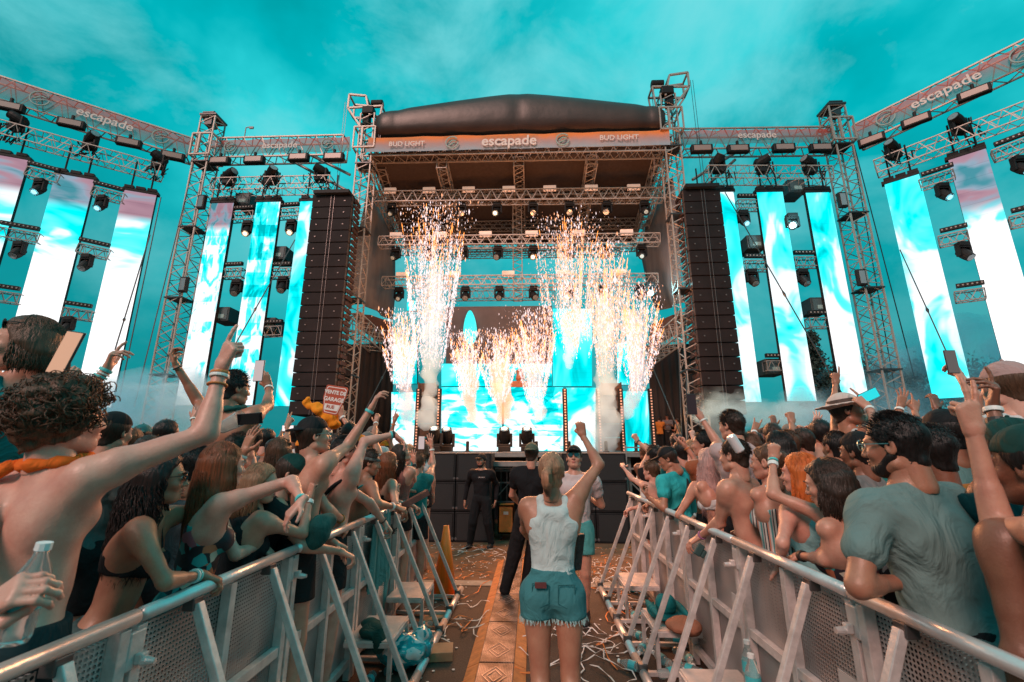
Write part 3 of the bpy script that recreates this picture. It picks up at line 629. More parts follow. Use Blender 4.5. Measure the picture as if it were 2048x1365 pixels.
for px, py, ax in ((30, 262, -.8), (178, 299, 1), (315, 338, -.6)): bigm(LW, px, py, (ax, -.5, .5)); bundle(LW, px-10, py+8); bundle(LW, px+14, py+10)
for px, py, ax in ((1790, 318, -.8), (1922, 268, -1)): bigm(RW, px, py, (ax, -.5, .5)); bundle(RW, px-10, py+4); bundle(RW, px+16, py)
# short trusses, battens and lamps between the screen columns
def gap(P, x0, y0, x1, y1, lamp=None, lit=None, th=.34, bat=True, where='left'):
    hgt = 'top' if y0 < 440 else 'upper middle' if y0 < 500 else 'middle' if y0 < 560 else 'lower'
    cn = 'between the %s screen columns' % ('picture edge and second' if x0 < -10 or x0 < 100 else 'two far left wing' if x0 < 260 else 'first and second left inner' if x0 < 515 else 'second and third left inner' if x0 < 700 else 'first and second right inner' if x0 < 1570 else 'second and third right inner' if x0 < 1700 else 'two far right wing' if x0 < 1980 else 'outermost right')
    a, b = P(x0, y0), P(x1, y1); o = pt_truss('gap_truss', a, b, .3, th, 'short %s truss %s' % (hgt, cn), ALUD, group='short trusses between the %s screens' % where, r=.022, bay=.32)
    if bat:
        d = (b-a); rz = math.atan2(d.y, d.x); M = d.to_track_quat('X', 'Z').to_matrix(); g = MB(); c = (a+b)/2+V((0, -.1, th/2+.2)); L_ = d.length*.95
        q = empty('lamp_batten', c, 'dotted black lamp batten at the %s, %s' % (hgt, cn), 'lamp batten', 'lamp battens of the %s wing' % where)
        g.box(c, (L_, .12, .14), M=M); g.build('housing', BLK, q); g = MB(); n = int(L_/.11)
        for i in range(n): g.box(c+M@V((-L_/2+(i+.5)*L_/n, -.065, 0)), (.045, .02, .05), M=M)
        g.build('lamp_cells', mat('cell_glass', (.28, .26, .25), .3), q)
    if lamp: mover(P(*lamp)+V((0, -.1, .38)), (.15, -.75, -1), .95, '%s moving head at the %s, %s' % ('lit' if lit else 'dark', hgt, cn), 'moving heads between the %s screens' % where, lit)
gap(LW, 158, 498, 222, 512, (177, 530)); gap(LW, 129, 626, 186, 634, (141, 655), LIT); gap(LW, 187, 384, 250, 400, (207, 412), LITC)
gap(LW, 56, 345, 122, 362, (84, 380), LITC); gap(LW, 0, 466, 82, 480, (43, 505)); gap(LW, -30, 590, 42, 600)
for args in ((462, 436, 510, 433, (498, 462), LIT), (446, 549, 487, 547, (476, 580), None), (556, 430, 600, 427, (585, 460), LIT), (538, 549, 584, 547, (568, 574), None), (521, 665, 567, 663, None, None)): gap(lambda x, y: AY(x, y, 15.9), *args)
for args in ((1474, 412, 1521, 412, (1485, 442), LITC), (1488, 533, 1537, 533, (1502, 560), None), (1586, 526, 1636, 526, (1603, 560), None), (1615, 647, 1660, 647, None, None), (1530, 733, 1566, 733, None, None)): gap(lambda x, y: AY(x, y, 15.9), *args, where='right')
gap(RW, 1840, 372, 1908, 350, (1882, 390), LITC, where='right'); gap(RW, 1878, 485, 1936, 472, (1923, 508), None, where='right'); gap(RW, 1910, 596, 1970, 588, None, where='right')
gap(RW, 1986, 314, 2056, 288, (2034, 338), LITC, where='right'); gap(RW, 2020, 447, 2090, 430, None, where='right')
SPK = mat('speaker_box', (.03, .045, .05), .55, var=.2)
def spk(px, py, lab, Y=16.3, s=.66, back=False):
    c = AY(px, py, Y); o = empty('hung_speaker', c, lab, 'loudspeaker', 'square cabinets hung between the screens'); g = MB(); g.box(c, (s, .8, s*.85)); b = g.build('cabinet', SPK, o, bevel=.02)
    g = MB(); g.box(c+V((0, -.41, 0)), (s*.8, .02, s*.66)); g.build('grille', mat('speaker_grille', (.06, .10, .11), .5), o)
    g = MB(); g.box(c+V((.02, -.425, -.1)), (s*.42, .02, s*.22)); g.build('panel_label', mat('panel_label', (.25, .40, .40), .5), o)
for px, py in ((497, 408), (566, 514), (455, 634), (545, 655)): spk(px, py, 'square black cabinet hung between the left screen columns at %s' % ('the top' if py < 450 else 'mid height' if py < 600 else 'the foot'))
for px, py in ((1502, 493), (1582, 383), (1627, 616), (1539, 737)): spk(px, py, 'square black cabinet hung between the right screen columns, %s' % ('at the top' if py < 450 else 'upper middle' if py < 600 else 'below the middle' if py < 700 else 'near the ground'))
# very bright lamps aimed at the camera
for px, py, Y, lab in ((1585, 448, 15.2, 'dazzling teal-white spotlight between the right screens'), (1301, 584, 17.3, 'dazzling blue-white lamp at the right side of the stage')):
    c = AY(px, py, Y); mover(c+V((0, 0, .4)), (CAMP-c), 1.0, lab, None, emitmat('dazzle', (.55, .97, 1.), 60))
    l = bpy.data.lights.new('spot_glow', 'POINT'); l.energy = 60; l.color = (.4, .95, 1); l.shadow_soft_size = .15; lo = bpy.data.objects.new('spot_glow', l); lo.location = c+V((0, -.5, 0)); COL.objects.link(lo)
# dark cluster behind right columns near ground
def pa(xl, xr, yt, yb, Y, lab, side):
    a, b = AY(xl, yt, Y), AY(xr, yt, Y); z1 = a.z; z0 = AY((xl+xr)/2, yb, Y).z; wd = b.x-a.x; o = empty('line_array', ((a.x+b.x)/2, Y, z0), lab, 'loudspeaker array', 'loudspeaker line arrays'); n = 17; h = (z1-z0)/n; cx = (a.x+b.x)/2
    for i in range(n):
        z = z0+h*(i+.5); tilt = .10*(1-i/n); c = V((cx, Y+.05*(n-i)*tilt, z)); Mx = Matrix.Rotation(-tilt*.5, 3, 'X')
        g = MB(); w = wd/2; dpt = .75
        g.hexa([c+Mx@V(q) for q in ((-w, 0, -h/2+.015), (w, 0, -h/2+.015), (w*.72, dpt, -h/2+.015), (-w*.72, dpt, -h/2+.015), (-w, 0, h/2-.015), (w, 0, h/2-.015), (w*.72, dpt, h/2-.015), (-w*.72, dpt, h/2-.015))])
        cb = g.build('cabinet', mat('array_cabinet', (.010, .007, .008), .7, var=.35, vscale=2, spec=.25), o, bevel=.012)
        g = MB()
        for t in (-.5, .5): g.box(c+Mx@V((t*wd*.98, .1, 0)), (.03, .16, h*.9))
        for t in (-.33, .33): g.box(c+Mx@V((t*wd, -.012, 0)), (.05, .02, .04))
        for t in (-.02, .06): g.box(c+Mx@V((t*wd, -.015, 0)), (.015, .012, h*.98))
        g.build('rigging_pin', mat('pin_steel', (.16, .14, .14), .4, .6), cb)
    g = MB(); g.box((cx, Y+.3, z1+.1), (wd*.9, .9, .14)); g.bar((cx, Y+.3, z1+.1), (cx, Y+.3, z1+1.1), .03); g.build('flying_frame', BLK, o)
    g = MB()
    for k in range(n*2): z = z0+(z1-z0)*(k+.5)/(n*2); g.box((cx+side*(wd/2+.06), Y+.45, z), (.06, .5, (z1-z0)/n*.3))
    g.build('side_plate', mat('side_plate', (.05, .025, .02), .7), o)
pa(626, 704, 392, 830, 15.2, 'black loudspeaker line array hanging left of the stage', 1)
pa(1366, 1440, 380, 830, 15.2, 'black loudspeaker line array hanging right of the stage', -1)
# cables
def cable(name, a, b, r, lab, sag=0., mid=None):
    g = MB(); a, b = V(a), V(b); g.tube([a.lerp(b, t)-V((0, 0, sag*4*t*(1-t))) for t in [i/8 for i in range(9)]], r, 4)
    if mid: g.tube([a.lerp(b, mid), a.lerp(b, mid+.015), a.lerp(b, mid+.03)], r*4, 6, rs=[r*1.2, r*2.4, r*1.2])
    tag(g.build(name, DKM), lab, 'cable', 'guy cables of the stage and wings')
for (x0, y0, x1, y1, Y0, Y1, mid, lab) in ((322, 395, 235, 815, 15.6, 14.4, None, 'cable beside the far left screen, running down from its truss'), (392, 310, 268, 815, 15.8, 14.4, None, 'thin cable from the left corner tower to the ground'), (590, 480, 430, 760, 15.2, 12.5, .55, 'slanting cable with a turnbuckle across the left screens'), (300, 470, 230, 700, 13., 12., .75, 'slanting cable with a turnbuckle before the far left screen'),
     (1450, 385, 1700, 815, 15.2, 12., .55, 'slanting cable with a turnbuckle across the right screens'), (1800, 500, 1950, 830, 14, 11.5, .42, 'slanting cable with a turnbuckle before the far right screen'), (1704, 290, 1790, 780, 15.9, 17, None, 'thin cable right of the right corner tower'), (1708, 290, 1830, 760, 15.9, 17, None, 'thin outer cable right of the right corner tower'),
     (785, 715, 700, 880, 18., 13.5, .3, 'guy wire before the left black drape'), (1296, 712, 1365, 880, 18, 13.5, .1, 'guy wire before the right black drape'), (1370, 620, 1375, 880, 16.5, 14.5, None, 'thick rope beside the right stage tower'), (1352, 560, 1364, 880, 17, 15, None, 'rope hanging before the right drape')):
    cable('guy_cable', AY(x0, y0, Y0), AY(x1, y1, Y1), .018, lab, mid=mid)
# diagonal braces of the stage roof reaching out over the inner wings
for i, (x0, y0, x1, y1) in enumerate(((580, 320, 700, 385), (620, 310, 700, 350), (1480, 300, 1385, 360), (1470, 320, 1400, 385))):
    g = MB(); g.bar(AY(x0, y0, 16.3), AY(x1, y1, 16.1), .06, 8); tag(g.build('brace_tube', ALUD), ['lower slanting brace tube left of the stage', 'upper slanting brace tube left of the stage', 'upper slanting brace tube right of the stage', 'lower slanting brace tube right of the stage'][i], 'brace')
# small weather vane of spotter rods above the left wing banner
g = MB(); a = AY(488, 280, 16); b = AY(492, 256, 16); g.bar(a, b, .02); g.bar(b, AY(500, 254, 16), .02); g.box(AY(503, 256, 16), (.18, .05, .1)); tag(g.build('wind_gauge', DKM), 'tiny wind gauge on a rod above the left wing banner', 'wind gauge')
# ================================================================ stage screens
ST = led_mat('screen_stage', .12, 0, 1.1, 1.6, .25, False, st=1.2, w_lo=.0, w_hi=1)
ST2 = led_mat('screen_stage_lines', .13, 0, 1.6, 5., .12, True, st=1.2, w_lo=0, w_hi=1.2)
ST3 = led_mat('screen_stage_teal', -.06, 0, 1.6, .8, .9, False, st=1.1)
def scr(x0, y0, x1, y1, Y, m, lab, seed):
    pts = [AS(x0, y0, Y), AS(x1, y0, Y), AS(x1, y1, Y), AS(x0, y1, Y)]
    if y1 > 895:
        for q in (2, 3): pts[q].z = deckz+.02
    return led(pts, m, lab, seed, group='', name='stage_screen')
for a in ((783, 785, 834, 905, 15.5, ST2, 'lower screen at the far left of the stage', 1), (883, 775, 1004, 905, 15.5, ST2, 'wide lower stage screen left of centre', 2), (1008, 775, 1126, 905, 15.5, ST2, 'wide lower stage screen right of centre', 3.5), (1132, 776, 1191, 905, 15.5, ST, 'lower screen with pale smoke before it, right of the wide ones', 4), (1245, 783, 1298, 905, 15.5, ST3, 'lower teal screen at the far right of the stage', 5),
          (883, 728, 1104, 773, 16.8, ST3, 'long upper teal screen strip behind the middle fireworks', 6), (1106, 618, 1184, 773, 16.6, ST3, 'tall upper teal screen right of the stage centre', 7), (1234, 686, 1264, 770, 16.6, ST3, 'small upper teal screen at the right', 8), (814, 602, 833, 622, 16.8, ST3, 'tiny teal screen high at the left of the stage', 9), (786, 690, 834, 768, 16.8, ST3, 'upper teal screen behind the leftmost fountain', 10)): scr(*a)
g = MB(); g.slab(AS(892, 614, 17.4), AS(1104, 612, 17.4), AS(1104, 764, 17.4), AS(892, 764, 17.4), .08, (0, 1, 0)); bk = g.build('backdrop_panel', mat('backdrop_mauve', (.055, .05, .055), .8, var=.4, vscale=.6)); tag(bk, 'greyish mauve printed backdrop panel high behind the fireworks', 'backdrop')
bkl = empty('oval_screen', AS(940, 650, 17.2), 'upright teal oval screen on the mauve backdrop', 'screen'); g = MB(); p = [AS(940+13*math.cos(t)*(1+.25*math.sin(t)), 655+34*math.sin(t), 17.2) for t in [k*math.pi/12 for k in range(24)]]
g.v = [tuple(q) for q in p]+[tuple(q+V((0, .1, 0))) for q in p]; g.f = [tuple(range(24)), tuple(range(47, 23, -1))]+[(i, (i+1) % 24, 24+(i+1) % 24, 24+i) for i in range(24)]
g.build('screen_face', mat('oval_face', (0, .3, .3), .3, emit=(0, .8, .85), es=.9), bkl)
for px, lab in ((838, 'right of the leftmost screen'), (879, 'left of the wide screens'), (1129, 'between the wide and the narrow screen'), (1196, 'right of the narrow screen'), (1240, 'left of the far right screen'), (1300, 'at the right end of the stage screens')):   # dotted lamp posts
    a = AS(px, 778, 15.2); o = empty('lamp_post_strip', (a.x, a.y, deckz), 'thin black lamp column %s' % lab, 'lamp column', 'dotted lamp columns between the stage screens'); h = a.z-deckz
    g = MB(); g.box((a.x, a.y, deckz+h/2), (.16, .12, h)); g.build('housing', BLK, o); g = MB()
    for k in range(22): g.box((a.x, a.y-.065, deckz+h*(k+.5)/22), (.05, .02, .05))
    g.build('lamp_cells', mat('warm_cells', (.5, .3, .2), .4, emit=(1, .45, .3), es=.5), o)
TB = mat('brown_stagework', (.06, .035, .025), .7, var=.4)
for x0, x1, y0, y1, lab in ((842, 874, 768, 905, 'brown frame stack between the left stage screens'), (1200, 1238, 768, 905, 'brown frame stack between the right stage screens')):
    a, b = AS(x0, y0, 15.9), AS(x1, y0, 15.9); g = MB(); h = a.z-deckz
    for k in range(5): g.box(((a.x+b.x)/2, a.y, deckz+h*(k+.5)/5), (b.x-a.x, .6, h/5-.05))
    for x in (a.x, b.x): g.bar((x, a.y-.35, deckz), (x, a.y-.35, a.z), .03)
    tag(g.build('frame_stack', TB), lab, 'stage frame')
for px, py in ((893, 905), (1009, 905), (1054, 905), (905, 905)): 
    a = AS(px, py, 13.6) if px != 905 else AS(868, 905, 13.2); mover(V((a.x, a.y, deckz)), (0, -.5, .8), 1.0, 'moving head on the deck edge before the wide screens, %s' % {893: 'just right of the leftmost', 1009: 'third from the left', 1054: 'rightmost', 905: 'leftmost'}[px], 'moving heads on the deck', mat('cool_lens', (.7, .9, .95), .1, emit=(.5, .9, 1), es=.6), True)
# DJ riser objects on the centre
for px, py, lab in ((1040, 770, 'orange lit figure-like lamp stack on the upper deck at centre'),):
    a = AS(px, py, 16.2); g = MB(); g.box(a, (.9, .4, .22)); g.lathe([(.1, 0), (.16, .12), (.12, .3), (.15, .42), (.05, .5)], a+V((0, 0, .1)), 10); tag(g.build('centre_lamp', mat('rust_metal', (.25, .09, .04), .6)), lab, 'lamp')
# ================================================================ pyrotechnic fountains
WHITE = emitmat('spark_white', (1, .78, .78), 1.35); WARM = emitmat('spark_warm', (1, .42, .22), 1.7); TIP = emitmat('spark_tip', (1, .30, .06), 3.5)
def fountain(xb, yb, xt0, xt1, yt, n, lab, Y=14.0, warm=.15, dens=1., yo=0, smoke=(), seed=1, low=0.0):
    rn = np.random.RandomState(seed); base = AS(xb, yb, Y); T0, T1 = AS(xt0, yt, Y), AS(xt1, yt, Y); H_ = (T0.z+T1.z)/2-base.z
    o = empty('spark_fountain', base, lab, 'firework', 'spark fountains on the stage')
    mid = (T0.x+T1.x)/2; hw = abs(T1.x-T0.x)/2*1.12; P = []; S = []; C = []; tips = []
    for i in range(n):
        u = rn.uniform(-1, 1); x1 = mid+hw*np.sign(u)*abs(u)**1.1; y1 = base.y+rn.normal(0, .35); hh = H_*(1-.42*abs(rn.beta(1.4, 1.3)))*(1-.12*abs(u)); m = int(125*dens*rn.uniform(.6, 1.3))
        t = rn.beta(1.5, 1.0, m) ; t = low+.06+(.94-low)*t
        cx = base.x+(x1-base.x)*(.18+.82*t**.8); cyy = base.y+(y1-base.y)*t; cz = base.z+hh*t
        sp = .008+.022*t*(1-t*.4); P.append(np.stack([cx+rn.normal(0, 1, m)*sp, cyy+rn.normal(0, 1, m)*sp, cz+rn.normal(0, .05, m)], 1)); S.append(rn.gamma(2.2, .0026, m)+.0020); C.append(np.where(t > .93, 2, np.where(rn.rand(m) < warm+.25*t**3, 1, 0)))
        tips.append((np.array([base.x+(x1-base.x), y1, base.z+hh]), np.array([(x1-base.x)/hh*1.1, 0, 1])*rn.uniform(.08, .22)))
    m = int(90*n*dens*.35); t = rn.uniform(.35, 1, m); u = rn.normal(0, .55, m)                    # stray sparks
    P.append(np.stack([base.x+(mid-base.x)*t+u*hw*t, base.y+rn.normal(0, .3, m), base.z+H_*t*.95], 1)); S.append(rn.gamma(2, .0035, m)+.002); C.append(np.where(rn.rand(m) < .4, 1, 0))
    P = np.concatenate(P); S = np.concatenate(S); C = np.concatenate(C)
    oct_ = np.array([(.85, 0, 0), (-.42, .74, 0), (-.42, -.74, 0), (0, 0, 2.8), (0, 0, -2.8)]); tf = np.array([(0, 1, 3), (1, 2, 3), (2, 0, 3), (1, 0, 4), (2, 1, 4), (0, 2, 4)])
    def sub(mask, m, name, stuff=True):
        p, s = P[mask], S[mask]; k = len(p)
        if not k: return
        v = (p[:, None, :]+oct_[None]*s[:, None, None]*1.25).reshape(-1, 3); f = (tf[None]+5*np.arange(k)[:, None, None]).reshape(-1, 3)
        me = bpy.data.meshes.new(name); me.from_pydata(v.tolist(), [], f.tolist()); me.materials.append(m); q = bpy.data.objects.new(name, me); COL.objects.link(q); q.parent = o; q.matrix_parent_inverse = Matrix.Translation(-o.location); q['kind'] = 'stuff'
    sub(C == 0, WHITE, 'white_sparks'); sub(C == 1, WARM, 'warm_sparks')
    g = MB()
    for a, d in tips: a = V(a); d = V(d); g.tube([a-d*2.6, a-d*.4, a], .014, 4, rs=[.002, .010, .003])
    q = g.build('spark_tips', TIP, o); q['kind'] = 'stuff'
    for (cxp, cyp, col_, en) in (): pass
    return o, base, H_
def smoke(par, pts, Y, m, amp=.07, seed=0., h=.07):
    ps = [(AS(x, y, Y), r/886*AS(x, y, Y).y*1.05) for x, y, r in pts]
    lo = np.min([np.array(p)-r for p, r in ps], 0)-.15; hi = np.max([np.array(p)+r for p, r in ps], 0)+.15; lo[2] = max(lo[2], deckz+.1); Fd = Field(lo, hi, h); rn = random.Random(int(seed*10)+3)
    for (p, r), (q, r2) in zip(ps, ps[1:]):
        n = max(2, int((q-p).length/(.5*max(r, r2)))); 
        for i in range(n):
            t = i/n; c = p.lerp(q, t); rr = r*(1-t)+r2*t; Fd.ell(c, (rr*.8, rr*.8, rr), k=.08)
            for kk in range(3): Fd.ell(c+V((rn.uniform(-1, 1), rn.uniform(-1, 1), rn.uniform(-1, 1)))*rr*.6, (rr*.5,)*3, k=.05)
    Fd.ell(ps[-1][0], (ps[-1][1]*.8,)*3, k=.08)
    Fd.wobble(amp*.8, 5., seed); Fd.wobble(amp*.7, 12., seed+2)
    q = mesh_obj('smoke_plume', [Fd.mesh()], m, par); q['kind'] = 'stuff'; return q
SMW = volmat('smoke_led_tint', (.62, .86, 1), 2.1, 0); SMO = volmat('smoke_orange', (1, .72, .55), 3.4, 0); SMP = volmat('smoke_pink', (.80, .86, 1), 2.0, 0)  # white smoke: bluish tint of the first carries the cyan screen light
FL = [  # nozzle x, y, top x0, x1, y, streaks, label
 (812, 790, 768, 838, 616, 34, 'short spark fountain at the far left of the stage', dict(seed=1, warm=.15), [(815, 690, 11), (815, 740, 13), (812, 790, 14), (812, 832, 18)], SMP),
 (862, 800, 822, 926, 392, 60, 'tallest white spark fountain left of the stage centre', dict(seed=2, warm=.04, dens=1.35, low=.15), [(868, 560, 20), (866, 640, 24), (862, 720, 21), (860, 790, 15), (853, 840, 24)], SMW),
 (938, 800, 903, 966, 655, 30, 'low spark fountain over orange smoke, left of centre', dict(seed=3, warm=.12), [(938, 735, 14), (940, 775, 17), (942, 812, 12), (943, 838, 9)], SMO),
 (1000, 810, 962, 1034, 655, 34, 'low spark fountain over orange smoke, at the centre', dict(seed=4, warm=.12), [(1000, 735, 18), (1002, 780, 23), (1006, 815, 18), (1004, 845, 10)], SMO),
 (1072, 820, 1024, 1110, 612, 44, 'mid-height spark fountain right of the stage centre', dict(seed=5, warm=.2), [(1074, 740, 12), (1075, 780, 13), (1076, 832, 15)], SMP),
 (1136, 800, 1075, 1196, 415, 58, 'tall golden spark fountain right of centre', dict(seed=6, warm=.45, dens=1.1, low=.3), [(1136, 640, 14), (1138, 730, 12)], SMW),
 (1210, 830, 1176, 1250, 465, 50, 'tall golden spark fountain above white smoke on the right', dict(seed=7, warm=.5, low=.25), [(1205, 600, 14), (1207, 700, 16), (1213, 780, 20), (1208, 815, 24), (1214, 860, 30), (1210, 890, 26)], SMW),
 (1268, 800, 1238, 1318, 560, 44, 'wide spark fountain at the far right of the stage', dict(seed=8, warm=.25), [(1264, 640, 20), (1272, 690, 18), (1280, 740, 17), (1266, 790, 15), (1258, 822, 17)], SMP)]
for xb, yb, a, b, yt, n, lab, kw, sm, smm in FL:
    o, base, H_ = fountain(xb, yb, a, b, yt, n, lab, **kw); smoke(o, sm, 14.2, smm, seed=kw['seed']*1.3)
    g = MB(); g.lathe([(.09, 0), (.09, .02), (.05, .04), (.05, .3), (.03, .32)], (base.x, 14., deckz), 10); nz = g.build('nozzle', BLK, o)
    l = bpy.data.lights.new('spark_glow', 'POINT'); l.energy = 540 if yt < 500 else 360; l.color = (1, .37, .14); l.shadow_soft_size = .5
    lo = bpy.data.objects.new('spark_glow', l); lo.location = base+V((0, -1.6, H_*.5)); COL.objects.link(lo)
# drifting smoke beyond the crowd
def cloud(name, blobs, m, lab, seed, h=.22, amp=.35):
    lo = np.min([np.array(c)-r for c, r in blobs], 0)-.6; hi = np.max([np.array(c)+r for c, r in blobs], 0)+.6; Fd = Field(lo, hi, h); rn = random.Random(seed)
    for c, r in blobs:
        Fd.ell(c, (r, r*.8, r*.55), k=.4)
        for k in range(7): Fd.ell(V(c)+V((rn.uniform(-1, 1)*r, rn.uniform(-.5, .5)*r, rn.uniform(-.4, .7)*r*.7)), (r*.45, r*.4, r*.38), k=.3)
    Fd.wobble(amp*.5, 1.6, seed); Fd.wobble(amp*.4, 4., seed+1)
    o = mesh_obj(name, [Fd.mesh()], m); tag(o, lab, 'smoke', kind='stuff'); return o
def wispy(name, dens, sc, thr=.46):
    m = volmat(name, (.55, .86, 1), dens, .1); nt = m.node_tree; v = [n for n in nt.nodes if n.type == 'PRINCIPLED_VOLUME'][0]; t = N(nt, 'ShaderNodeTexCoord')  # teal light of the screens on white smoke is put into this colour
    a = N(nt, 'ShaderNodeTexNoise', Scale=sc, Detail=3, Roughness=.6, Distortion=.6); nt.links.new(t.outputs['Object'], a.inputs['Vector']); r = N(nt, 'ShaderNodeMapRange'); r.inputs[1].default_value = thr; r.inputs[2].default_value = .72; r.inputs[4].default_value = dens
    nt.links.new(a.outputs[0], r.inputs[0]); nt.links.new(r.outputs[0], v.inputs['Density']); return m
CL = wispy('drifting_smoke', 2.2, .9); CL2 = wispy('thin_smoke', .8, .5, .4)
cloud('drifting_smoke', [(AY(240, 850, 11.5), 1.3), (AY(330, 800, 12), 1.2), (AY(310, 840, 11), 1.2), (AY(150, 860, 10.5), 1.2)], CL, 'pale smoke drifting behind the left crowd', 3)
cloud('drifting_smoke', [(AY(1500, 850, 12), 1.), (AY(1560, 840, 12), 1.2), (AY(1640, 830, 12.5), 1.1)], CL, 'pale smoke drifting right of the loudspeaker array', 5)
cloud('drifting_smoke', [(AY(1780, 800, 17), 2.2), (AY(1960, 700, 17), 2.4), (AY(1850, 840, 16), 2.), (AY(2080, 760, 16), 2.2)], CL2, 'thin teal haze around the right corner tower', 7)
# ================================================================ trees far right
def tree(x, y, h, cr, lab, conif=False, seed=1):
    rn = np.random.RandomState(seed); o = empty('conifer_tree' if conif else 'leafy_tree', (x, y, 0), lab, 'tree'); g = MB()
    g.tube([(x, y, 0), (x+.1, y, h*.4), (x, y+.1, h*.9)], .2, 7, rs=[.28, .18, .05])
    for k in range(9): a = rn.uniform(0, 6.28); z = h*rn.uniform(.3, .75); g.tube([(x, y, z), (x+math.cos(a)*cr*.6, y+math.sin(a)*cr*.6, z+cr*.4)], .05, 5, rs=[.07, .02])
    g.build('trunk', mat('bark', (.05, .035, .03), .9), o)
    cl = []
    for k in range(70):
        if conif: t = rn.rand(); z = h*(.15+.85*t); rr = cr*(1-t)*rn.uniform(.6, 1); a = rn.uniform(0, 6.28); cl.append((x+math.cos(a)*rr, y+math.sin(a)*rr, z-.3*rr, .35+.3*(1-t)))
        else: v = rn.normal(0, 1, 3); v /= np.linalg.norm(v); rr = cr*rn.uniform(.4, 1); cl.append((x+v[0]*rr, y+v[1]*rr, h*.62+v[2]*rr*1.05, rn.uniform(.5, .95)))
    vs = []; fs = []
    for c in cl:
        m = 130
        for i in range(m):
            p = np.array(c[:3])+rn.normal(0, .45, 3)*c[3]; a, b = rn.normal(0, 1, (2, 3)); a /= np.linalg.norm(a); b /= np.linalg.norm(b); s = rn.uniform(.07, .14); k = len(vs); vs += [tuple(p-a*s), tuple(p+b*s*.6), tuple(p+a*s), tuple(p-b*s*.6)]; fs.append((k, k+1, k+2, k+3))
    g = MB(); g.v = vs; g.f = fs; g.build('crown', mat('dark_foliage', (.03, .055, .045), .8, var=.5, vscale=1.5), o)
q = AY(1728, 790, 30); tree(q.x, 30, 8.6, 2.6, 'round dark tree seen beside the right corner tower', seed=2)
q = AY(1800, 790, 31); tree(q.x, 31, 8.4, 2.4, 'bushy dark tree between the corner tower and the far right screen', seed=3)
q = AY(1640, 790, 30); tree(q.x, 30, 9.6, 1.5, 'slim dark conifer seen between two right screens', True, 4)
q = AY(1985, 790, 27); tree(q.x, 27, 7.4, 2.2, 'low dark tree behind the far right screens', seed=5)
SC.cycles.volume_bounces = 3; SC.cycles.volume_step_rate = 2.5
# ================================================================ people
def skin_mat(name, col):
    if name in MATS: return MATS[name]
    m = mat(name, col, .42, bump=.3, bscale=120, bdist=.004, var=.16, vscale=11, spec=.5); p = m.node_tree.nodes['Principled BSDF']
    for n_ in m.node_tree.nodes:                                        # blotchy, pinker in places
        if n_.type == 'VALTORGB': n_.color_ramp.elements[0].color = (col[0]*.90, col[1]*.74, col[2]*.72, 1); n_.color_ramp.elements[1].color = (min(1, col[0]*1.12), col[1]*1.14, col[2]*1.12, 1)
    p.inputs['Subsurface Weight'].default_value = .12; p.inputs['Subsurface Radius'].default_value = (.012, .005, .003); p.inputs['Subsurface Scale'].default_value = 1.
    return m
SKIN = {'pale': (.60, .33, .26), 'fair': (.52, .27, .195), 'tan': (.38, .18, .115), 'brown': (.21, .09, .055), 'deep': (.12, .05, .035)}
def hair_mat(name, col):
    if name in MATS: return MATS[name]
    return mat(name, col, .42, bump=.9, bscale=90, bstretch=(1, 1, .06), var=.35, vscale=70, spec=.3)
HAIR = {'black': (.012, .010, .010), 'dark': (.030, .018, .013), 'brown': (.085, .042, .024), 'auburn': (.16, .05, .02), 'red': (.50, .12, .025), 'blond': (.33, .17, .10), 'pink': (.48, .30, .28), 'light': (.25, .14, .08)}
def cloth(name, col, rough=.85, var=.08, sheen=.2): return mat('cloth_'+name, col, rough, bump=.7, bscale=5.5, bdist=.06, bdis=1.5, var=var, vscale=3, spec=.15, bstretch=(1, 1, .7))
def npv(v): return np.array(v, float)
def clothmat(spec):
    if isinstance(spec, str): return spec
POSES = {'open': [(8, 12, 10)]*4, 'relax': [(18, 28, 20), (25, 34, 22), (32, 38, 25), (36, 40, 26)], 'fist': [(78, 95, 60)]*4, 'grip': [(48, 55, 35)]*4, 'phone': [(35, 50, 40)]*4,
         'point': [(4, 6, 6), (72, 95, 60), (78, 95, 60), (80, 95, 60)], 'peace': [(3, 6, 6), (4, 6, 6), (75, 95, 60), (80, 95, 60)], 'rock': [(4, 8, 6), (75, 95, 60), (75, 95, 60), (10, 10, 8)],
         'hook': [(8, 12, 10), (62, 30, 18), (70, 32, 20), (76, 35, 22)], 'droop': [(10, 25, 15), (22, 28, 15), (30, 30, 15), (20, 25, 15)]}
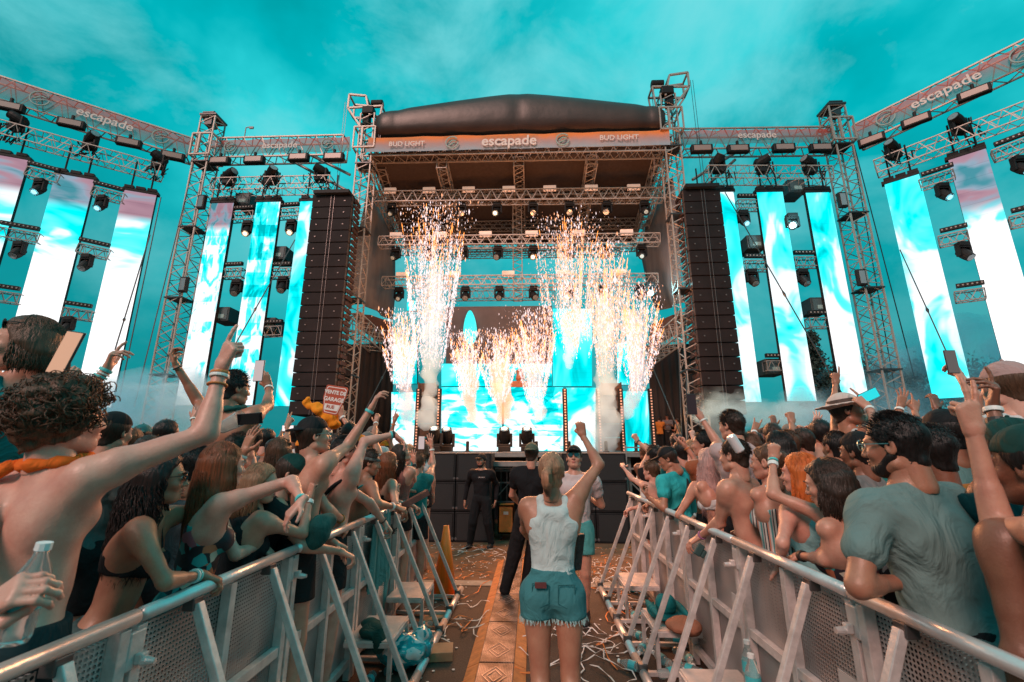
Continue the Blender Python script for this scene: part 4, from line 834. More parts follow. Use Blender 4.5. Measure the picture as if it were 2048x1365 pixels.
def hand_mesh(w, u, n, right, pose, S, h):
    """palm, four jointed fingers and a thumb grown from the wrist w; u = towards the fingertips, n = palm side"""
    u = V(u).normalized(); n = V(n); n = (n-u*n.dot(u)).normalized(); s = u.cross(n) if right else n.cross(u)
    P = lambda a, b, c: V(w)+(u*a+s*b+n*c)*S
    segs = []; tips = []
    bases = [(.094, .027), (.098, .009), (.094, -.009), (.085, -.026)]; lens = [(.040, .025, .020), (.045, .028, .021), (.041, .026, .020), (.032, .020, .018)]
    spread = {'open': 13, 'peace': 10, 'rock': 6, 'hook': 9, 'droop': 8}.get(pose, 3)
    for i, ((bu, bs), ls) in enumerate(zip(bases, lens)):
        a = P(bu, bs, 0); rad = (.0090 if i < 3 else .0078)*S; th = 0; sp = R(spread*(1.3-i)); uu = u*math.cos(sp)+s*math.sin(sp)
        segs.append((V(w)+(s*bs*.55)*S+u*.008*S, a, .0150*S, .0118*S, .014))
        for j, (L_, cv) in enumerate(zip(ls, POSES[pose][i])):
            th += R(cv); d = uu*math.cos(th)+n*math.sin(th); b = a+d*L_*S; segs.append((a, b, rad*(1-.08*j), rad*(.93-.1*j), .004)); a = b
    if pose in ('fist', 'grip', 'phone'): td = [(s*.55+u*.65+n*.5), (u*.5+n*.55-s*.55), (u*.35+n*.3-s*.8)]
    elif pose in ('point', 'peace', 'rock'): td = [(s*.6+u*.6+n*.5), (u*.55+n*.6-s*.3), (u*.4+n*.3-s*.6)]
    else: td = [(s*.75+u*.55+n*.25), (s*.55+u*.8+n*.1), (s*.4+u*.9+n*.1)]
    if pose == 'hook' : td = [(s*.9+u*.5+n*.1), (s*.6+u*.8), (s*.5+u*.85)]
    a = P(.022, .022, .004); segs.append((V(w)+u*.01*S, a, .017*S, .017*S, .012))
    for L_, d, r in zip((.038, .032, .026), td, (.0145, .0115, .0098)): b = a+V(d).normalized()*L_*S; segs.append((a, b, r*S, r*.9*S, .006)); a = b
    segs.append((V(w)-u*.02*S, V(w)+u*.02*S, .0235*S, .021*S, .01))
    pts = np.array([list(q) for sg in segs for q in sg[:2]]); Fd = Field(pts.min(0)-.02*S, pts.max(0)+.02*S, h)
    for a, b, ra, rb, k in segs: Fd.cone(a, b, ra, rb, k)
    return Fd.mesh()
def head_mesh(c, M, S, h, fem=False, beard=False, face=True):
    """M columns: right, forward, up"""
    A = np.array([[M[i][j] for j in range(3)] for i in range(3)]); c = npv(c); P = lambda x, y, z: c+A@(np.array([x, y, z])*S)
    Fd = Field(c-.17*S, c+.17*S, h); k = .02*S; f = .94 if fem else 1.
    Fd.ell(P(0, -.012, .03), np.array([.076, .096, .088])*S, A, k)
    Fd.ell(P(0, .028, -.02), np.array([.064*f, .066, .088])*S, A, .03*S)
    Fd.ell(P(0, .045, -.082), np.array([.044*f, .042, .034])*S, A, .03*S)
    Fd.cone(P(-.05*f, 0, -.07), P(-.018, .062, -.098), .022*S*f, .018*S, .02*S); Fd.cone(P(.05*f, 0, -.07), P(.018, .062, -.098), .022*S*f, .018*S, .02*S)
    Fd.cone(P(0, -.03, -.03), P(0, -.045, -.16), .056*S*f, .056*S*f, .025*S)
    for s in (-1, 1):
        Fd.ell(P(s*.078, -.008, -.005), np.array([.009, .020, .033])*S, A, .006*S)
        if face and h < .011:
            Fd.ell(P(s*.084, -.002, -.002), np.array([.006, .010, .018])*S, A, .003*S, 'c')
            Fd.ell(P(s*.031, .098, .006), np.array([.019, .014, .012])*S, A, .012*S, 'c'); Fd.ell(P(s*.031, .078, .006), (.0135*S,)*3, A, .003*S)
            Fd.cone(P(s*.014, .090, .026), P(s*.046, .080, .024), .009*S, .006*S, .01*S); Fd.ell(P(s*.04, .066, -.03), np.array([.022, .02, .02])*S, A, .02*S)
    if face:
        Fd.cone(P(0, .088, .008), P(0, .108, -.030), .008*S, .0125*S, .010*S); Fd.ell(P(.012, .098, -.034), (.009*S,)*3, A, .005*S); Fd.ell(P(-.012, .098, -.034), (.009*S,)*3, A, .005*S)
        if h < .011:
            Fd.ell(P(0, .092, -.058), np.array([.024, .010, .0065])*S, A, .004*S); Fd.ell(P(0, .090, -.071), np.array([.021, .011, .0075])*S, A, .004*S); Fd.cone(P(-.02, .105, -.064), P(.02, .105, -.064), .0035*S, .0035*S, .003*S, 'c')
        Fd.ell(P(0, .078, -.095), np.array([.016, .014, .013])*S, A, .012*S)
    return Fd.mesh()
def dirs(yaw): y = R(yaw); return V((-math.sin(y), math.cos(y), 0)), V((math.cos(y), math.sin(y), 0))
def on_ray(px, py, c, L_, far=True):
    """point on the pixel's ray at distance L_ from c"""
    r = ray(px, py); rl = r.length; rn = r/rl; oc = c-CAMP; b = oc.dot(rn); d2 = oc.length_squared-b*b
    if d2 >= L_*L_: return CAMP+rn*b
    q = math.sqrt(L_*L_-d2); return CAMP+rn*(b+(q if far else -q))
def solve(pt, c, L_):
    far = True
    if isinstance(pt, V): return pt
    if len(pt) > 2:
        if isinstance(pt[2], str): far = pt[2] != 'n'
        else: return AD(*pt)
    return on_ray(pt[0], pt[1], c, L_, far)
PEOPLE = {}
def person(key, label, hd, yaw=0, hyaw=None, s=1., fem=False, skin='fair', hair=('short', 'dark'), top=None, bottom=('shorts', 'black', (.02, .02, .022)), arms={}, lean=(.05, 0), pitch=0, roll=0, q=1, feet=None, sit=False, beard=False, group=None, bands=(), extra=(), wide=1., face=True, hw=0.):
    hb = {0: .0115, 1: .015, 2: .021}[q]; hh = {0: .0058, 1: .0075, 2: .012}[q]; hhand = {0: .0036, 1: .0046, 2: .0070}[q]
    Fv, Rv = dirs(yaw); Hc = AD(*hd); Z = V((0, 0, 1)); U = (Z+Fv*lean[0]+Rv*lean[1]).normalized(); Fw = (Fv-U*Fv.dot(U)).normalized(); Rt = Fw.cross(U)
    HF, HR = dirs(yaw if hyaw is None else hyaw); Mh = Matrix.Rotation(R(pitch), 3, HR) @ Matrix.Rotation(R(roll), 3, HF) @ Matrix((HR, HF, Z)).transposed()
    HU = Mh.col[2]; Nb = Hc-(HU*.35+Z*.35+U*.3).normalized()*.175*s
    Pc = Nb-U*.545*s; gz = 0.; wd = wide
    root = empty('person', (Pc.x, Pc.y, 0 if not sit else Pc.z-.3), label, 'person', group)
    tw, td_, sh = ((.128, .088, .152) if fem else (.150, .104, .182)); tw *= wd; td_ *= (wd+1)/2; sh *= (wd+1)/2
    J = {}
    for sd, sg in (('r', 1), ('l', -1)):
        a = arms.get(sd, 'down'); S0 = Nb+(Rt*sg*sh-U*.045)*s; La, Lf, Lh = .295*s, .262*s, .19*s
        if isinstance(a, str):
            if a == 'down': E = S0+(-Z*.96+Rt*sg*.16-Fv*.05).normalized()*La; W = E+(-Z*.93+Fv*.22+Rt*sg*.02).normalized()*Lf; H_ = W+(-Z+Fv*.2)*.1; pose = 'relax'; nn = -Rt*sg
            elif a == 'front': E = S0+(-Z*.9+Fv*.35+Rt*sg*.2).normalized()*La; W = E+(Fv*.8+Z*.25-Rt*sg*.5).normalized()*Lf; H_ = W+(Fv*.7+Z*.3-Rt*sg*.6)*.1; pose = 'relax'; nn = -Z
            elif a == 'rail': E = S0+(-Z*.75+Fv*.6+Rt*sg*.25).normalized()*La; W = E+(Fv*.85-Z*.25-Rt*sg*.3).normalized()*Lf; H_ = W+(Fv-Z*.5)*.1; pose = 'grip'; nn = -Z
            elif a == 'up': E = S0+(Z*.75+Fv*.35+Rt*sg*.35).normalized()*La; W = E+(Z*.93+Fv*.15-Rt*sg*.1).normalized()*Lf; H_ = W+Z*.1; pose = 'relax'; nn = Fv
        else:
            pose = a.get('p', 'relax'); E0 = solve(a['e'], S0, La); dv = (E0-S0).normalized(); up = max(0, dv.z)
            S0 = S0+(Z*.045*up-Rt*sg*.025*up+dv*.02)*s
            if 'sh' in a: S0 = solve(a['sh'], Nb, sh*s*1.1)
            E = solve(a['e'], S0, La); W = solve(a['w'], E, Lf); H_ = solve(a['h'], W, .12*s) if 'h' in a else W+(W-E); nn = V(a.get('n', tuple(Fv)))
        J[sd] = (S0, E, W, H_, pose, nn)
    hips = {}
    for i, (sd, sg) in enumerate((('r', 1), ('l', -1))):
        Hj = Pc+Rt*sg*.088*s*wd-U*.02
        if sit: K = Hj+(Fv*.9+Rt*sg*.25-Z*.12).normalized()*.42*s; A_ = K+(-Z+Fv*.05).normalized()*.40*s
        elif feet: A_ = AZ(feet[i][0], feet[i][1], 0)+Z*.085; K = (Hj+A_)/2+Fv*.045
        else: A_ = V((Hj.x+Rt.x*sg*.03, Hj.y+Rt.y*sg*.03, gz+.085)); K = (Hj+A_)/2+Fv*.03
        hips[sd] = (Hj, K, A_)
    At = np.array([[Rt[i], Fw[i], U[i]] for i in range(3)])
    def torso(Fd, g_, straps=False, noarm=False):                       # g_: how far clothing stands off the body
        k = .05*s; Q = lambda x, y, z: Nb+(Rt*x+Fw*y+U*z)*s
        r3 = lambda a, b, c: np.array([a*s+g_, b*s+g_, c*s+g_])
        Fd.ell(Q(0, -.005, -.19), r3(tw, td_, .185), At, k)
        Fd.ell(Q(0, .005, -.36), r3(tw*.86 if fem else tw*.90, td_*.92, .15), At, k)
        Fd.ell(Q(0, -.01, -.52), r3(tw*1.13 if fem else tw*1.03, td_*1.08, .125), At, k)
        for sg in (-1, 1):
            Fd.ell(Q(sg*.065*wd, -.05, -.56), r3(.085*wd, .075, .085), At, .03*s)
            if not straps: Fd.cone(Q(sg*.03, -.012, -.012), Q(sg*(sh-.015), 0, -.042), .046*s+g_, .052*s+g_, .055*s)
            Fd.ell(Q(sg*.080*wd, -.058, -.14), r3(.06, .032, .08), At, .05*s)
            if fem: Fd.ell(Q(sg*.062, .075, -.20), r3(.055, .052, .055), At, .02*s)
            else: Fd.ell(Q(sg*.07, .07, -.14), r3(.075, .035, .055), At, .03*s)
        if not straps:
            for sd in 'rl': Sx = J[sd][0]; Fd.cone(Q((.09 if sd == 'r' else -.09)*wd, -.01, -.15), Sx, .075*s+g_, .056*s+g_, .05*s)
    allp = [Nb, Pc, Hc-Z*.1]+[j for sd in 'rl' for j in J[sd][:3]]+[j for sd in 'rl' for j in hips[sd]]
    lo = np.min([npv(p) for p in allp], 0)-.19*s*max(1, wd); hi = np.max([npv(p) for p in allp], 0)+.19*s*max(1, wd)
    Fd = Field(lo, hi, hb); torso(Fd, 0.)
    Fd.cone(Nb-U*.03*s+Fw*.0, Hc-HU*.05*s-Mh.col[1]*.03*s, .060*s*(.88 if fem else 1.05), .054*s*(.88 if fem else 1.05), .035*s)
    fa = .86 if fem else 1.03; fa *= (1+wd)/2
    for sd in 'rl':
        S0, E, W = J[sd][:3]; Fd.ell(S0-Z*.0, np.array([.052, .052, .054])*s*fa, None, .03*s)
        Fd.cone(S0, E, .048*s*fa, .036*s*fa, .03*s)
        d1 = (E-S0).normalized(); d2 = (W-E).normalized(); bn = d1-d2*d1.dot(d2); bn = (bn if bn.length > .05 else -Fv).normalized(); bi = -bn if (E-S0).cross(W-E).length > 1e-4 else Fv
        Fd.ell(S0.lerp(E, .20)+Rt*(.010*s if sd == 'r' else -.010*s), np.array([.047, .047, .058])*s*fa, None, .04*s)
        Fd.cone(S0.lerp(E, .38)-bn*.014*s, S0.lerp(E, .68)-bn*.013*s, .036*s*fa, .032*s*fa, .02*s); Fd.cone(S0.lerp(E, .30)+bn*.014*s, S0.lerp(E, .62)+bn*.010*s, .036*s*fa, .030*s*fa, .02*s)
        Fd.ell(E+bn*.018*s, (.024*s*fa,)*3, None, .018*s)
        Fd.cone(E, W, .036*s*fa, .0235*s*fa, .012*s); Fd.cone(E.lerp(W, .08)-bn*.008*s, E.lerp(W, .40)-bn*.003*s, .039*s*fa, .031*s*fa, .02*s); Fd.cone(E.lerp(W, .12)+bn*.010*s, E.lerp(W, .38)+bn*.006*s, .028*s*fa, .026*s*fa, .015*s)
        Hj, K, A_ = hips[sd]; fl = (1.0 if fem else 1.0)*wd
        Fd.cone(Hj, K, .088*s*fl, .056*s, .04*s); Fd.cone(K, A_, .054*s, .036*s, .02*s); Fd.cone(K.lerp(A_, .15)-Fv*.012, K.lerp(A_, .45)-Fv*.015, .052*s, .050*s, .03*s)
        if not sit or True: Fd.cone(A_-Z*.03, A_+Fv*.15*s-Z*.055, .038*s, .028*s, .02*s)
    if q == 0:                                                          # spine furrow and neckline hollow
        Fd.cone(Nb-U*.12*s-Fw*(td_+.012)*s, Nb-U*.46*s-Fw*(td_*.95+.002)*s, .010*s, .012*s, .03*s, 'c')
    parts = [Fd.mesh(), head_mesh(Hc, Mh, s, hh, fem, beard, face)]
    for sd in 'rl':
        S0, E, W, H_, pose, nn = J[sd]; parts.append(hand_mesh(W, H_-W, nn, sd == 'r', pose, s*(.93 if fem else 1.02), hhand))
    body = mesh_obj('body', parts, skin_mat('skin_'+skin, SKIN[skin]), root)
    info = dict(root=root, J=J, Hc=Hc, Mh=Mh, s=s, Nb=Nb, U=U, Fw=Fw, Rt=Rt, Pc=Pc, torso=torso, hb=hb, lo=lo, hi=hi, hips=hips, tw=tw, td=td_, sh=sh, q=q, At=At)
    Q = lambda x, y, z: Nb+(Rt*x+Fw*y+U*z)*s
    # ---- clothing
    if top:
        kind, cname, col = top[:3]; m = top[3] if len(top) > 3 else cloth(cname, col); g_ = {'tee': .015, 'tank': .012, 'long': .016, 'bikini': .012, 'dress': .015, 'swim': .012}[kind]
        Fc = Field(lo, hi, hb*(1. if q < 2 else .9)); torso(Fc, g_*(1 if q < 2 else 1.3), straps=kind in ('tank', 'bikini', 'swim', 'dress'))
        if kind in ('tee', 'long'):
            for sd in 'rl':
                S0, E, W = J[sd][:3]
                Fc.ell(S0.lerp(E, .16)+V((0, 0, .010*s))+Rt*(.014*s if sd == 'r' else -.014*s), np.array([.050, .050, .062])*s*fa+.014, None, .03*s)
                if kind == 'tee': e_ = S0.lerp(E, .5); Fc.cone(S0, e_, .064*s*fa, .066*s*fa, .03*s); Fc.plane(npv(e_), npv((E-S0).normalized())) if False else None
                else: Fc.cone(S0, E, .066*s, .052*s, .03*s); Fc.cone(E, E.lerp(W, .93), .053*s, .038*s, .02*s)
            Fc.plane(npv(Q(0, -.02, .025)), npv((U*.96+Fw*.28).normalized()))
        elif kind in ('tank', 'dress', 'swim'):
            Fc.plane(npv(Q(0, 0, -.10 if kind == 'tank' else -.13)), npv(U))
            for sg in (-1, 1):
                Fc.cone(Q(sg*.085, -.075, -.13), Q(sg*.075, -.028, .0), .034*s if kind == 'tank' else .012, .030*s if kind == 'tank' else .012, .02*s); Fc.cone(Q(sg*.075, -.028, .0), Q(sg*.085, .07, -.12), .030*s if kind == 'tank' else .012, .034*s if kind == 'tank' else .012, .02*s)
            if kind == 'tank': Fc.cone(Q(-.05, -.075, -.07), Q(.05, -.075, -.07), .04*s, .04*s, .03*s)
        elif kind == 'bikini': Fc.plane(npv(Q(0, 0, -.155)), npv(U))
        if kind == 'bikini': Fc.plane(npv(Q(0, 0, -.245)), npv(-U))
        elif kind != 'dress': Fc.plane(npv(Q(0, 0, -.49+hw if kind in ('tank', 'swim') else -.60)), npv(-U))
        else: Fc.cone(Pc, Pc-Z*.28*s, .16*s, .20*s, .05*s); Fc.plane(npv(Pc-Z*.3*s), npv(-Z))
        if kind in ('tee', 'dress') and q < 2: Fc.wobble(.0055, 12., hd[0]*.01); Fc.wobble(.0032, 27., hd[0]*.02)
        elif q == 0: Fc.wobble(.0012, 34., hd[0]*.02)
        mesh_obj({'tee': 'shirt', 'tank': 'tank_top', 'long': 'long_sleeved_shirt', 'bikini': 'bikini_top', 'dress': 'dress', 'swim': 'swimsuit'}[kind], [Fc.mesh()], m, root)
        if kind == 'bikini' and q < 2:
            g = MB(); g.tube([Q(-.05, .09, -.14), Q(-.06, .02, .02), Q(0, -.06, .02), Q(.06, .02, .02), Q(.05, .09, -.14)], .004, 5); g.build('strap', m, root)
    if bottom:
        kind, cname, col = bottom; m = cloth(cname, col); Fc = Field(lo, hi, hb*1.05); g_ = .012 if q < 2 else .016; r3 = lambda a, b, c: np.array([a*s+g_, b*s+g_, c*s+g_])
        Fc.ell(Q(0, -.01, -.52), r3(tw*1.13 if fem else tw*1.05, td_*1.10, .125), At, .05*s)
        Fc.ell(Q(0, .005, -.40+hw*.6), r3(tw*.90, td_*.97, .12), At, .05*s)
        for sg in (-1, 1): Fc.ell(Q(sg*.065*wd, -.05, -.56), r3(.085*wd, .075, .085), At, .03*s)
        for sd in 'rl':
            Hj, K, A_ = hips[sd]
            if kind == 'shorts': Fc.cone(Hj, Hj.lerp(K, .55 if not fem else .30), .100*s*wd, (.098 if not fem else .105)*s, .03*s)
            else: Fc.cone(Hj, K, .100*s*wd, .084*s, .03*s); Fc.cone(K-Fv*.008, A_+Z*.02, .084*s, .066*s, .02*s)
        Fc.plane(npv(Q(0, 0, -.455+hw)), npv(U))
        if kind == 'shorts':
            zc = min(hips['r'][0].lerp(hips['r'][1], .55 if not fem else .36-hw*1.6).z, hips['l'][0].lerp(hips['l'][1], .55 if not fem else .36-hw*1.6).z)
            if not sit: Fc.plane(np.array([0, 0, zc]), np.array([0, 0, -1.]))
        if q < 2: Fc.wobble(.003, 14., hd[0]*.013)
        mesh_obj('shorts' if kind == 'shorts' else 'trousers', [Fc.mesh()], m, root)
    for sd in ('rl' if q < 2 and not sit and feet else ''):
        g_ = Field(lo-.05, np.array([hi[0], hi[1], .25]), .012)
        A_ = hips[sd][2]; g_.cone(A_-Z*.045, A_+Fv*.16*s-Z*.045, .047*s, .038*s, .03*s); g_.cone(A_+Z*.02, A_-Z*.03, .046*s, .045*s, .02)
        g_.plane(np.array([0, 0, .004]), np.array([0, 0, -1.])); mesh_obj('shoe', [g_.mesh()], mat('shoe_black', (.02, .02, .022), .5), root)
    do_hair(info, hair, beard, q)
    if face and q < 2:
        Ah = np.array([[Mh[i][j] for j in range(3)] for i in range(3)]); PH = lambda x, y, z: V(npv(Hc)+Ah@(np.array([x, y, z])*s)); hcol = hair[3] if len(hair) > 3 else hair[1]; hmm = hair_mat('hair_'+hcol, HAIR.get(hcol, HAIR['dark']))
        for sg in (-1, 1):
            g = MB(); g.ball(PH(sg*.031, .0805, .006), .0128*s, 8); e_ = g.build('eye', mat('eye_white', (.55, .5, .48), .2), root, smooth=True); g = MB(); g.ball(PH(sg*.031, .0905, .005), .0058*s, 6); g.build('iris', mat('iris_dark', (.03, .02, .015), .15), e_, smooth=True)
            g = MB(); g.tube([PH(sg*.014, .1005, .026), PH(sg*.032, .0995, .031), PH(sg*.050, .0865, .026)], .003*s, 5, rs=[.0032*s, .0035*s, .0014*s]); g.build('eyebrow', hmm, root, smooth=True)
            g = MB(); g.tube([PH(sg*.019, .0915, .013), PH(sg*.031, .0955, .0165), PH(sg*.044, .0875, .013)], .002*s, 5); g.build('eyelid', skin_mat('skin_'+skin, SKIN[skin]), root, smooth=True)
        Fl = Field(npv(PH(0, .092, -.064))-.045*s, npv(PH(0, .092, -.064))+.045*s, .0045); Fl.cone(PH(-.016, .094, -.0575), PH(.016, .094, -.0575), .0048*s, .0048*s, .002); Fl.ell(PH(0, .0955, -.0575), np.array([.020, .0095, .0055])*s, Ah, .002); Fl.ell(PH(0, .094, -.0705), np.array([.018, .010, .0068])*s, Ah, .002)
        mesh_obj('lips', [Fl.mesh()], mat('lip_'+skin, tuple(c_*k_ for c_, k_ in zip(SKIN[skin], (.92, .52, .60))), .4), root)
    for b in bands:                                                     # (side, fraction along the forearm, colour name, colour, width)
        sd, fr, cn, cc, wdt = b; S0, E, W = J[sd][:3]; c = E.lerp(W, fr); d = (W-E).normalized(); M = d.to_track_quat('Z', 'X').to_matrix(); rr = (.040+(.0265-.040)*fr)*s*fa+.0035
        g = MB(); n_ = 16; g.lathe([(rr-.006, -wdt/2), (rr+.002, -wdt/2), (rr+.003, 0), (rr+.002, wdt/2), (rr-.006, wdt/2)], c, n_, M, cap=False); g.build('wristband', mat('band_'+cn, cc, .5), root, smooth=False)
    for e in extra: e(info)
    PEOPLE[key] = info; return info
def do_hair(I, hair, beard, q):
    kind, col = hair[0], hair[1]; ln = hair[2] if len(hair) > 2 else .3; c = I['Hc']; M = I['Mh']; s = I['s']; root = I['root']
    A = np.array([[M[i][j] for j in range(3)] for i in range(3)]); P = lambda x, y, z: V(npv(c)+A@(np.array([x, y, z])*s)); r = I['Rt']
    hh = {0: .008, 1: .010, 2: .015}[q]; rn = random.Random(int(c.x*1000)+7); hm = hair_mat('hair_'+col, HAIR.get(col, (.03, .02, .02))) if col in HAIR else None
    dn = lambda v: A@np.array(v, float)
    under = kind in ('cap', 'capback', 'hat', 'beanie')
    hc = hair[3] if under and len(hair) > 3 else ('dark' if under else col); hm = hair_mat('hair_'+hc, HAIR[hc]); hk = (hair[4] if len(hair) > 4 else 'short') if under else kind
    long_ = hk in ('long', 'wavy', 'pony')
    Fd = Field(npv(c)-(.19+(ln if long_ else 0))*s, npv(c)+.19*s, hh)
    t = {'short': .010, 'buzz': .005, 'long': .014, 'wavy': .02, 'pony': .008, 'curly': .045, 'bald': 0, 'under': .008}.get(hk, .01)*s
    Fd.ell(P(0, -.014, .032), np.array([.077, .098, .089])*s+t, A, .01)
    Fd.cone(P(0, -.03, .0), P(0, -.045, -.07), .06*s+t*.5, .052*s+t*.3, .02)
    Fd.plane(npv(P(0, .062, .066)), dn((0, .86, -.5))); 
    if not long_: Fd.plane(npv(P(0, -.055, -.075)), dn((0, .35, -.94)))
    Fd.ell(P(0, .075, -.03), np.array([.09, .062, .085])*s, A, .01, 'c')
    if kind == 'curly': Fd.wobble(.008, 60, 1.)
    elif not under: Fd.wobble(.0022, 75, c.x); Fd.wobble(.003, 32, c.y)
    back = -V(M.col[1]); up = V((0, 0, 1))
    if hk in ('long', 'wavy'):
        for k in range(9):
            a = R(-92+184*k/8); st = P(math.sin(a)*.066, -math.cos(a)*.078-.012, .01); out = V(A@np.array([math.sin(a)*.35, -math.cos(a)*.4, 0])); e = st-up*(ln+.03)*s*rn.uniform(.85, 1.05)+out*.06
            if math.cos(a) < 0: e = st-up*ln*s*.6+out*.04
            Fd.cone(st, st.lerp(e, .5)+out*.008, .026*s, .030*s, .05); Fd.cone(st.lerp(e, .5)+out*.008, e, .030*s, .012*s, .03)
    if hk == 'pony':
        st = P(0, -.105, .045); Fd.ell(st, (.028*s,)*3, None, .015); m1 = st+V(A@np.array([0, -.055, -.04]))*s; m2 = st-up*ln*s*.55+back*.05; e = st-up*ln*s+back*.02
        Fd.cone(st, m1, .022*s, .028*s, .02); Fd.cone(m1, m2, .028*s, .029*s, .02); Fd.cone(m2, e, .029*s, .008*s, .02)
    ms = [Fd.mesh()]; hobj = mesh_obj('hair', ms, hm, root)
    # loose strands over the solid mass
    n = {0: 520, 1: 300, 2: 90}[q]*(3 if hk in ('short', 'under', 'buzz') and q < 2 else 1); g = MB()
    if kind == 'curly':
        for i in range(int(n*1.9)):
            v = V((rn.gauss(0, 1), rn.gauss(0, 1), rn.gauss(0, 1))).normalized()
            if v.y > .55 and v.z < .25 or v.z < -.5: continue
            k_ = rn.uniform(.85, 1.12); p = P(v.x*.118*k_, v.y*.135*k_-.016, v.z*.118*k_+.035); ax = V((rn.gauss(0, 1), rn.gauss(0, 1), rn.gauss(0, 1))).normalized(); b = ax.orthogonal().normalized(); b2 = ax.cross(b); rr = rn.uniform(.010, .024)*s
            g.tube([p+(b*math.cos(w_)+b2*math.sin(w_))*rr+ax*(w_*.0035*s) for w_ in [k*.75 for k in range(11)]], .0022*s, 3)
    elif hk in ('long', 'wavy', 'pony', 'short', 'under', 'buzz') and not under or (under and long_):
        for i in range(n):
            az = (rn.uniform(-108, 108) if hk in ('long', 'wavy') else rn.uniform(-150, 150)) if hk != 'pony' else rn.uniform(-180, 180); az = R(az); th0 = R(rn.uniform(5, 75) if not under else rn.uniform(80, 96)); pts = []
            if hk in ('long', 'wavy'):
                off = 1.13+rn.uniform(0, .05)
                for k in range(5):
                    th = th0+(R(98)-th0)*k/4; pts.append(P(math.sin(az)*.080*math.sin(th)*off, -math.cos(az)*.100*math.sin(th)*off-.012, .030+math.cos(th)*.092*off))
                L_ = ln*s*rn.uniform(.75, 1.1)*(1 if math.cos(az) > -.2 else .55); e0 = pts[-1]; out = V(A@np.array([math.sin(az), -math.cos(az), 0])); ph = rn.uniform(0, 6); wa = (.016 if hk == 'wavy' else .004)
                for k in range(1, 8): z = k/7; pts.append(e0-up*(L_+.08)*z+out*(.020*math.sin(z*2.2)+.004)*s+V(M.col[0])*wa*math.sin(z*13+ph)+back*wa*math.cos(z*11+ph))
                g.tube(pts, .0028*s, 3, rs=[.0032*s]*(len(pts)-2)+[.002*s, .0006])
            else:
                th = R(rn.uniform(3, 100)); p = P(math.sin(az)*.084*math.sin(th), -math.cos(az)*.106*math.sin(th)-.012, .032+math.cos(th)*.097); v = V(A@np.array([math.sin(az)*math.sin(th), -math.cos(az)*math.sin(th), math.cos(th)]))
                if (p-c).dot(V(M.col[1])) > .055*s and (p-c).dot(HUp(M)) < .075*s: continue
                fl = (V(A@np.array([rn.gauss(0, .3), -.5, .1]))-up*.5 if hk != 'short' else V(A@np.array([rn.gauss(0, .5), .4, .2]))) if hk != 'pony' else (P(0, -.105, .045)-p).normalized()*1.6
                L_ = {'short': .034, 'under': .026, 'buzz': .01, 'pony': .05}[hk]*s*rn.uniform(.5, 1.3); m = p+(v*.5+fl*.6)*L_*.5; g.tube([p-v*.004, m, m+(fl*.9+v*.1)*L_*.6], .0018*s, 3, rs=[.0016*s, .0013*s, .0004])
        if hk == 'pony' and q == 0:
            for i in range(320):
                st = P(0, -.105, .045); a = rn.uniform(0, 6.28); o1 = V((math.cos(a), math.sin(a), 0))*.031*s; m1 = st+V(A@np.array([0, -.055, -.04]))*s; m2 = st-up*ln*s*.55+back*.05; e = st-up*ln*s*rn.uniform(.85, 1.08)+back*.02
                g.tube([st+o1*.5, m1+o1, m2+o1*1.05, e+o1*.4], .0024*s, 3, rs=[.0024*s, .0026*s, .0024*s, .0006])
    if g.v: g.build('loose_strands', hm, hobj, smooth=True)
    if beard:
        Fb = Field(npv(c)-.17*s, npv(c)+.17*s, hh); Fb.ell(P(0, .046, -.088), np.array([.052, .050, .040])*s, A, .02); Fb.cone(P(-.062, .0, -.04), P(-.03, .05, -.09), .018*s, .024*s, .02); Fb.cone(P(.062, .0, -.04), P(.03, .05, -.09), .018*s, .024*s, .02)
        Fb.ell(P(0, .1, -.062), np.array([.02, .02, .010])*s, A, .008, 'c'); mesh_obj('beard', [Fb.mesh()], hm, root)
    if under:
        ccol = col; Fc = Field(npv(c)-.24*s, npv(c)+.24*s, hh); bl = 1 if kind in ('cap', 'hat', 'beanie') else -1; m = cloth('cap_'+hair[1], CAPC[hair[1]], .7)
        Fc.ell(P(0, -.012, .040), np.array([.086, .108, .100])*s*(1.1 if kind == 'hat' else 1.0), A, .01)
        Fc.plane(npv(P(0, 0, .038 if kind != 'capback' else .034)), dn((0, .12*(1 if bl > 0 else 1.6), -.99)))
        if kind in ('cap', 'capback'):
            Fc.ell(P(0, bl*.105, .048), np.array([.070, .082, .016])*s, A, .01); Fc.ell(P(0, bl*.11, .030), np.array([.075, .088, .014])*s, A, .006, 'c')
        if kind == 'hat': Fc.ell(P(0, -.01, .05), np.array([.18, .20, .014])*s, A, .012)
        co = mesh_obj({'cap': 'cap', 'capback': 'cap', 'hat': 'sun_hat', 'beanie': 'beanie'}[kind], [Fc.mesh()], m, root)
        if kind in ('cap', 'capback'): g = MB(); g.ball(P(0, -.012, .141), .008*s, 6); g.build('button', m, co)
        if kind == 'hat':
            g = MB(); g.lathe([(.112*s, 0), (.108*s, .03*s)], P(0, -.012, .06), 20, M, cap=False); g.build('hat_band', mat('hatband', (.08, .05, .04), .7), co)
def HUp(M): return V(M.col[2])
CAPC = {'black': (.012, .014, .016), 'green': (.01, .05, .045), 'camo': (.09, .10, .07), 'orange': (.75, .22, .02), 'grey': (.16, .16, .15), 'teal': (.02, .14, .15), 'rose': (.42, .28, .27), 'straw': (.62, .50, .45)}
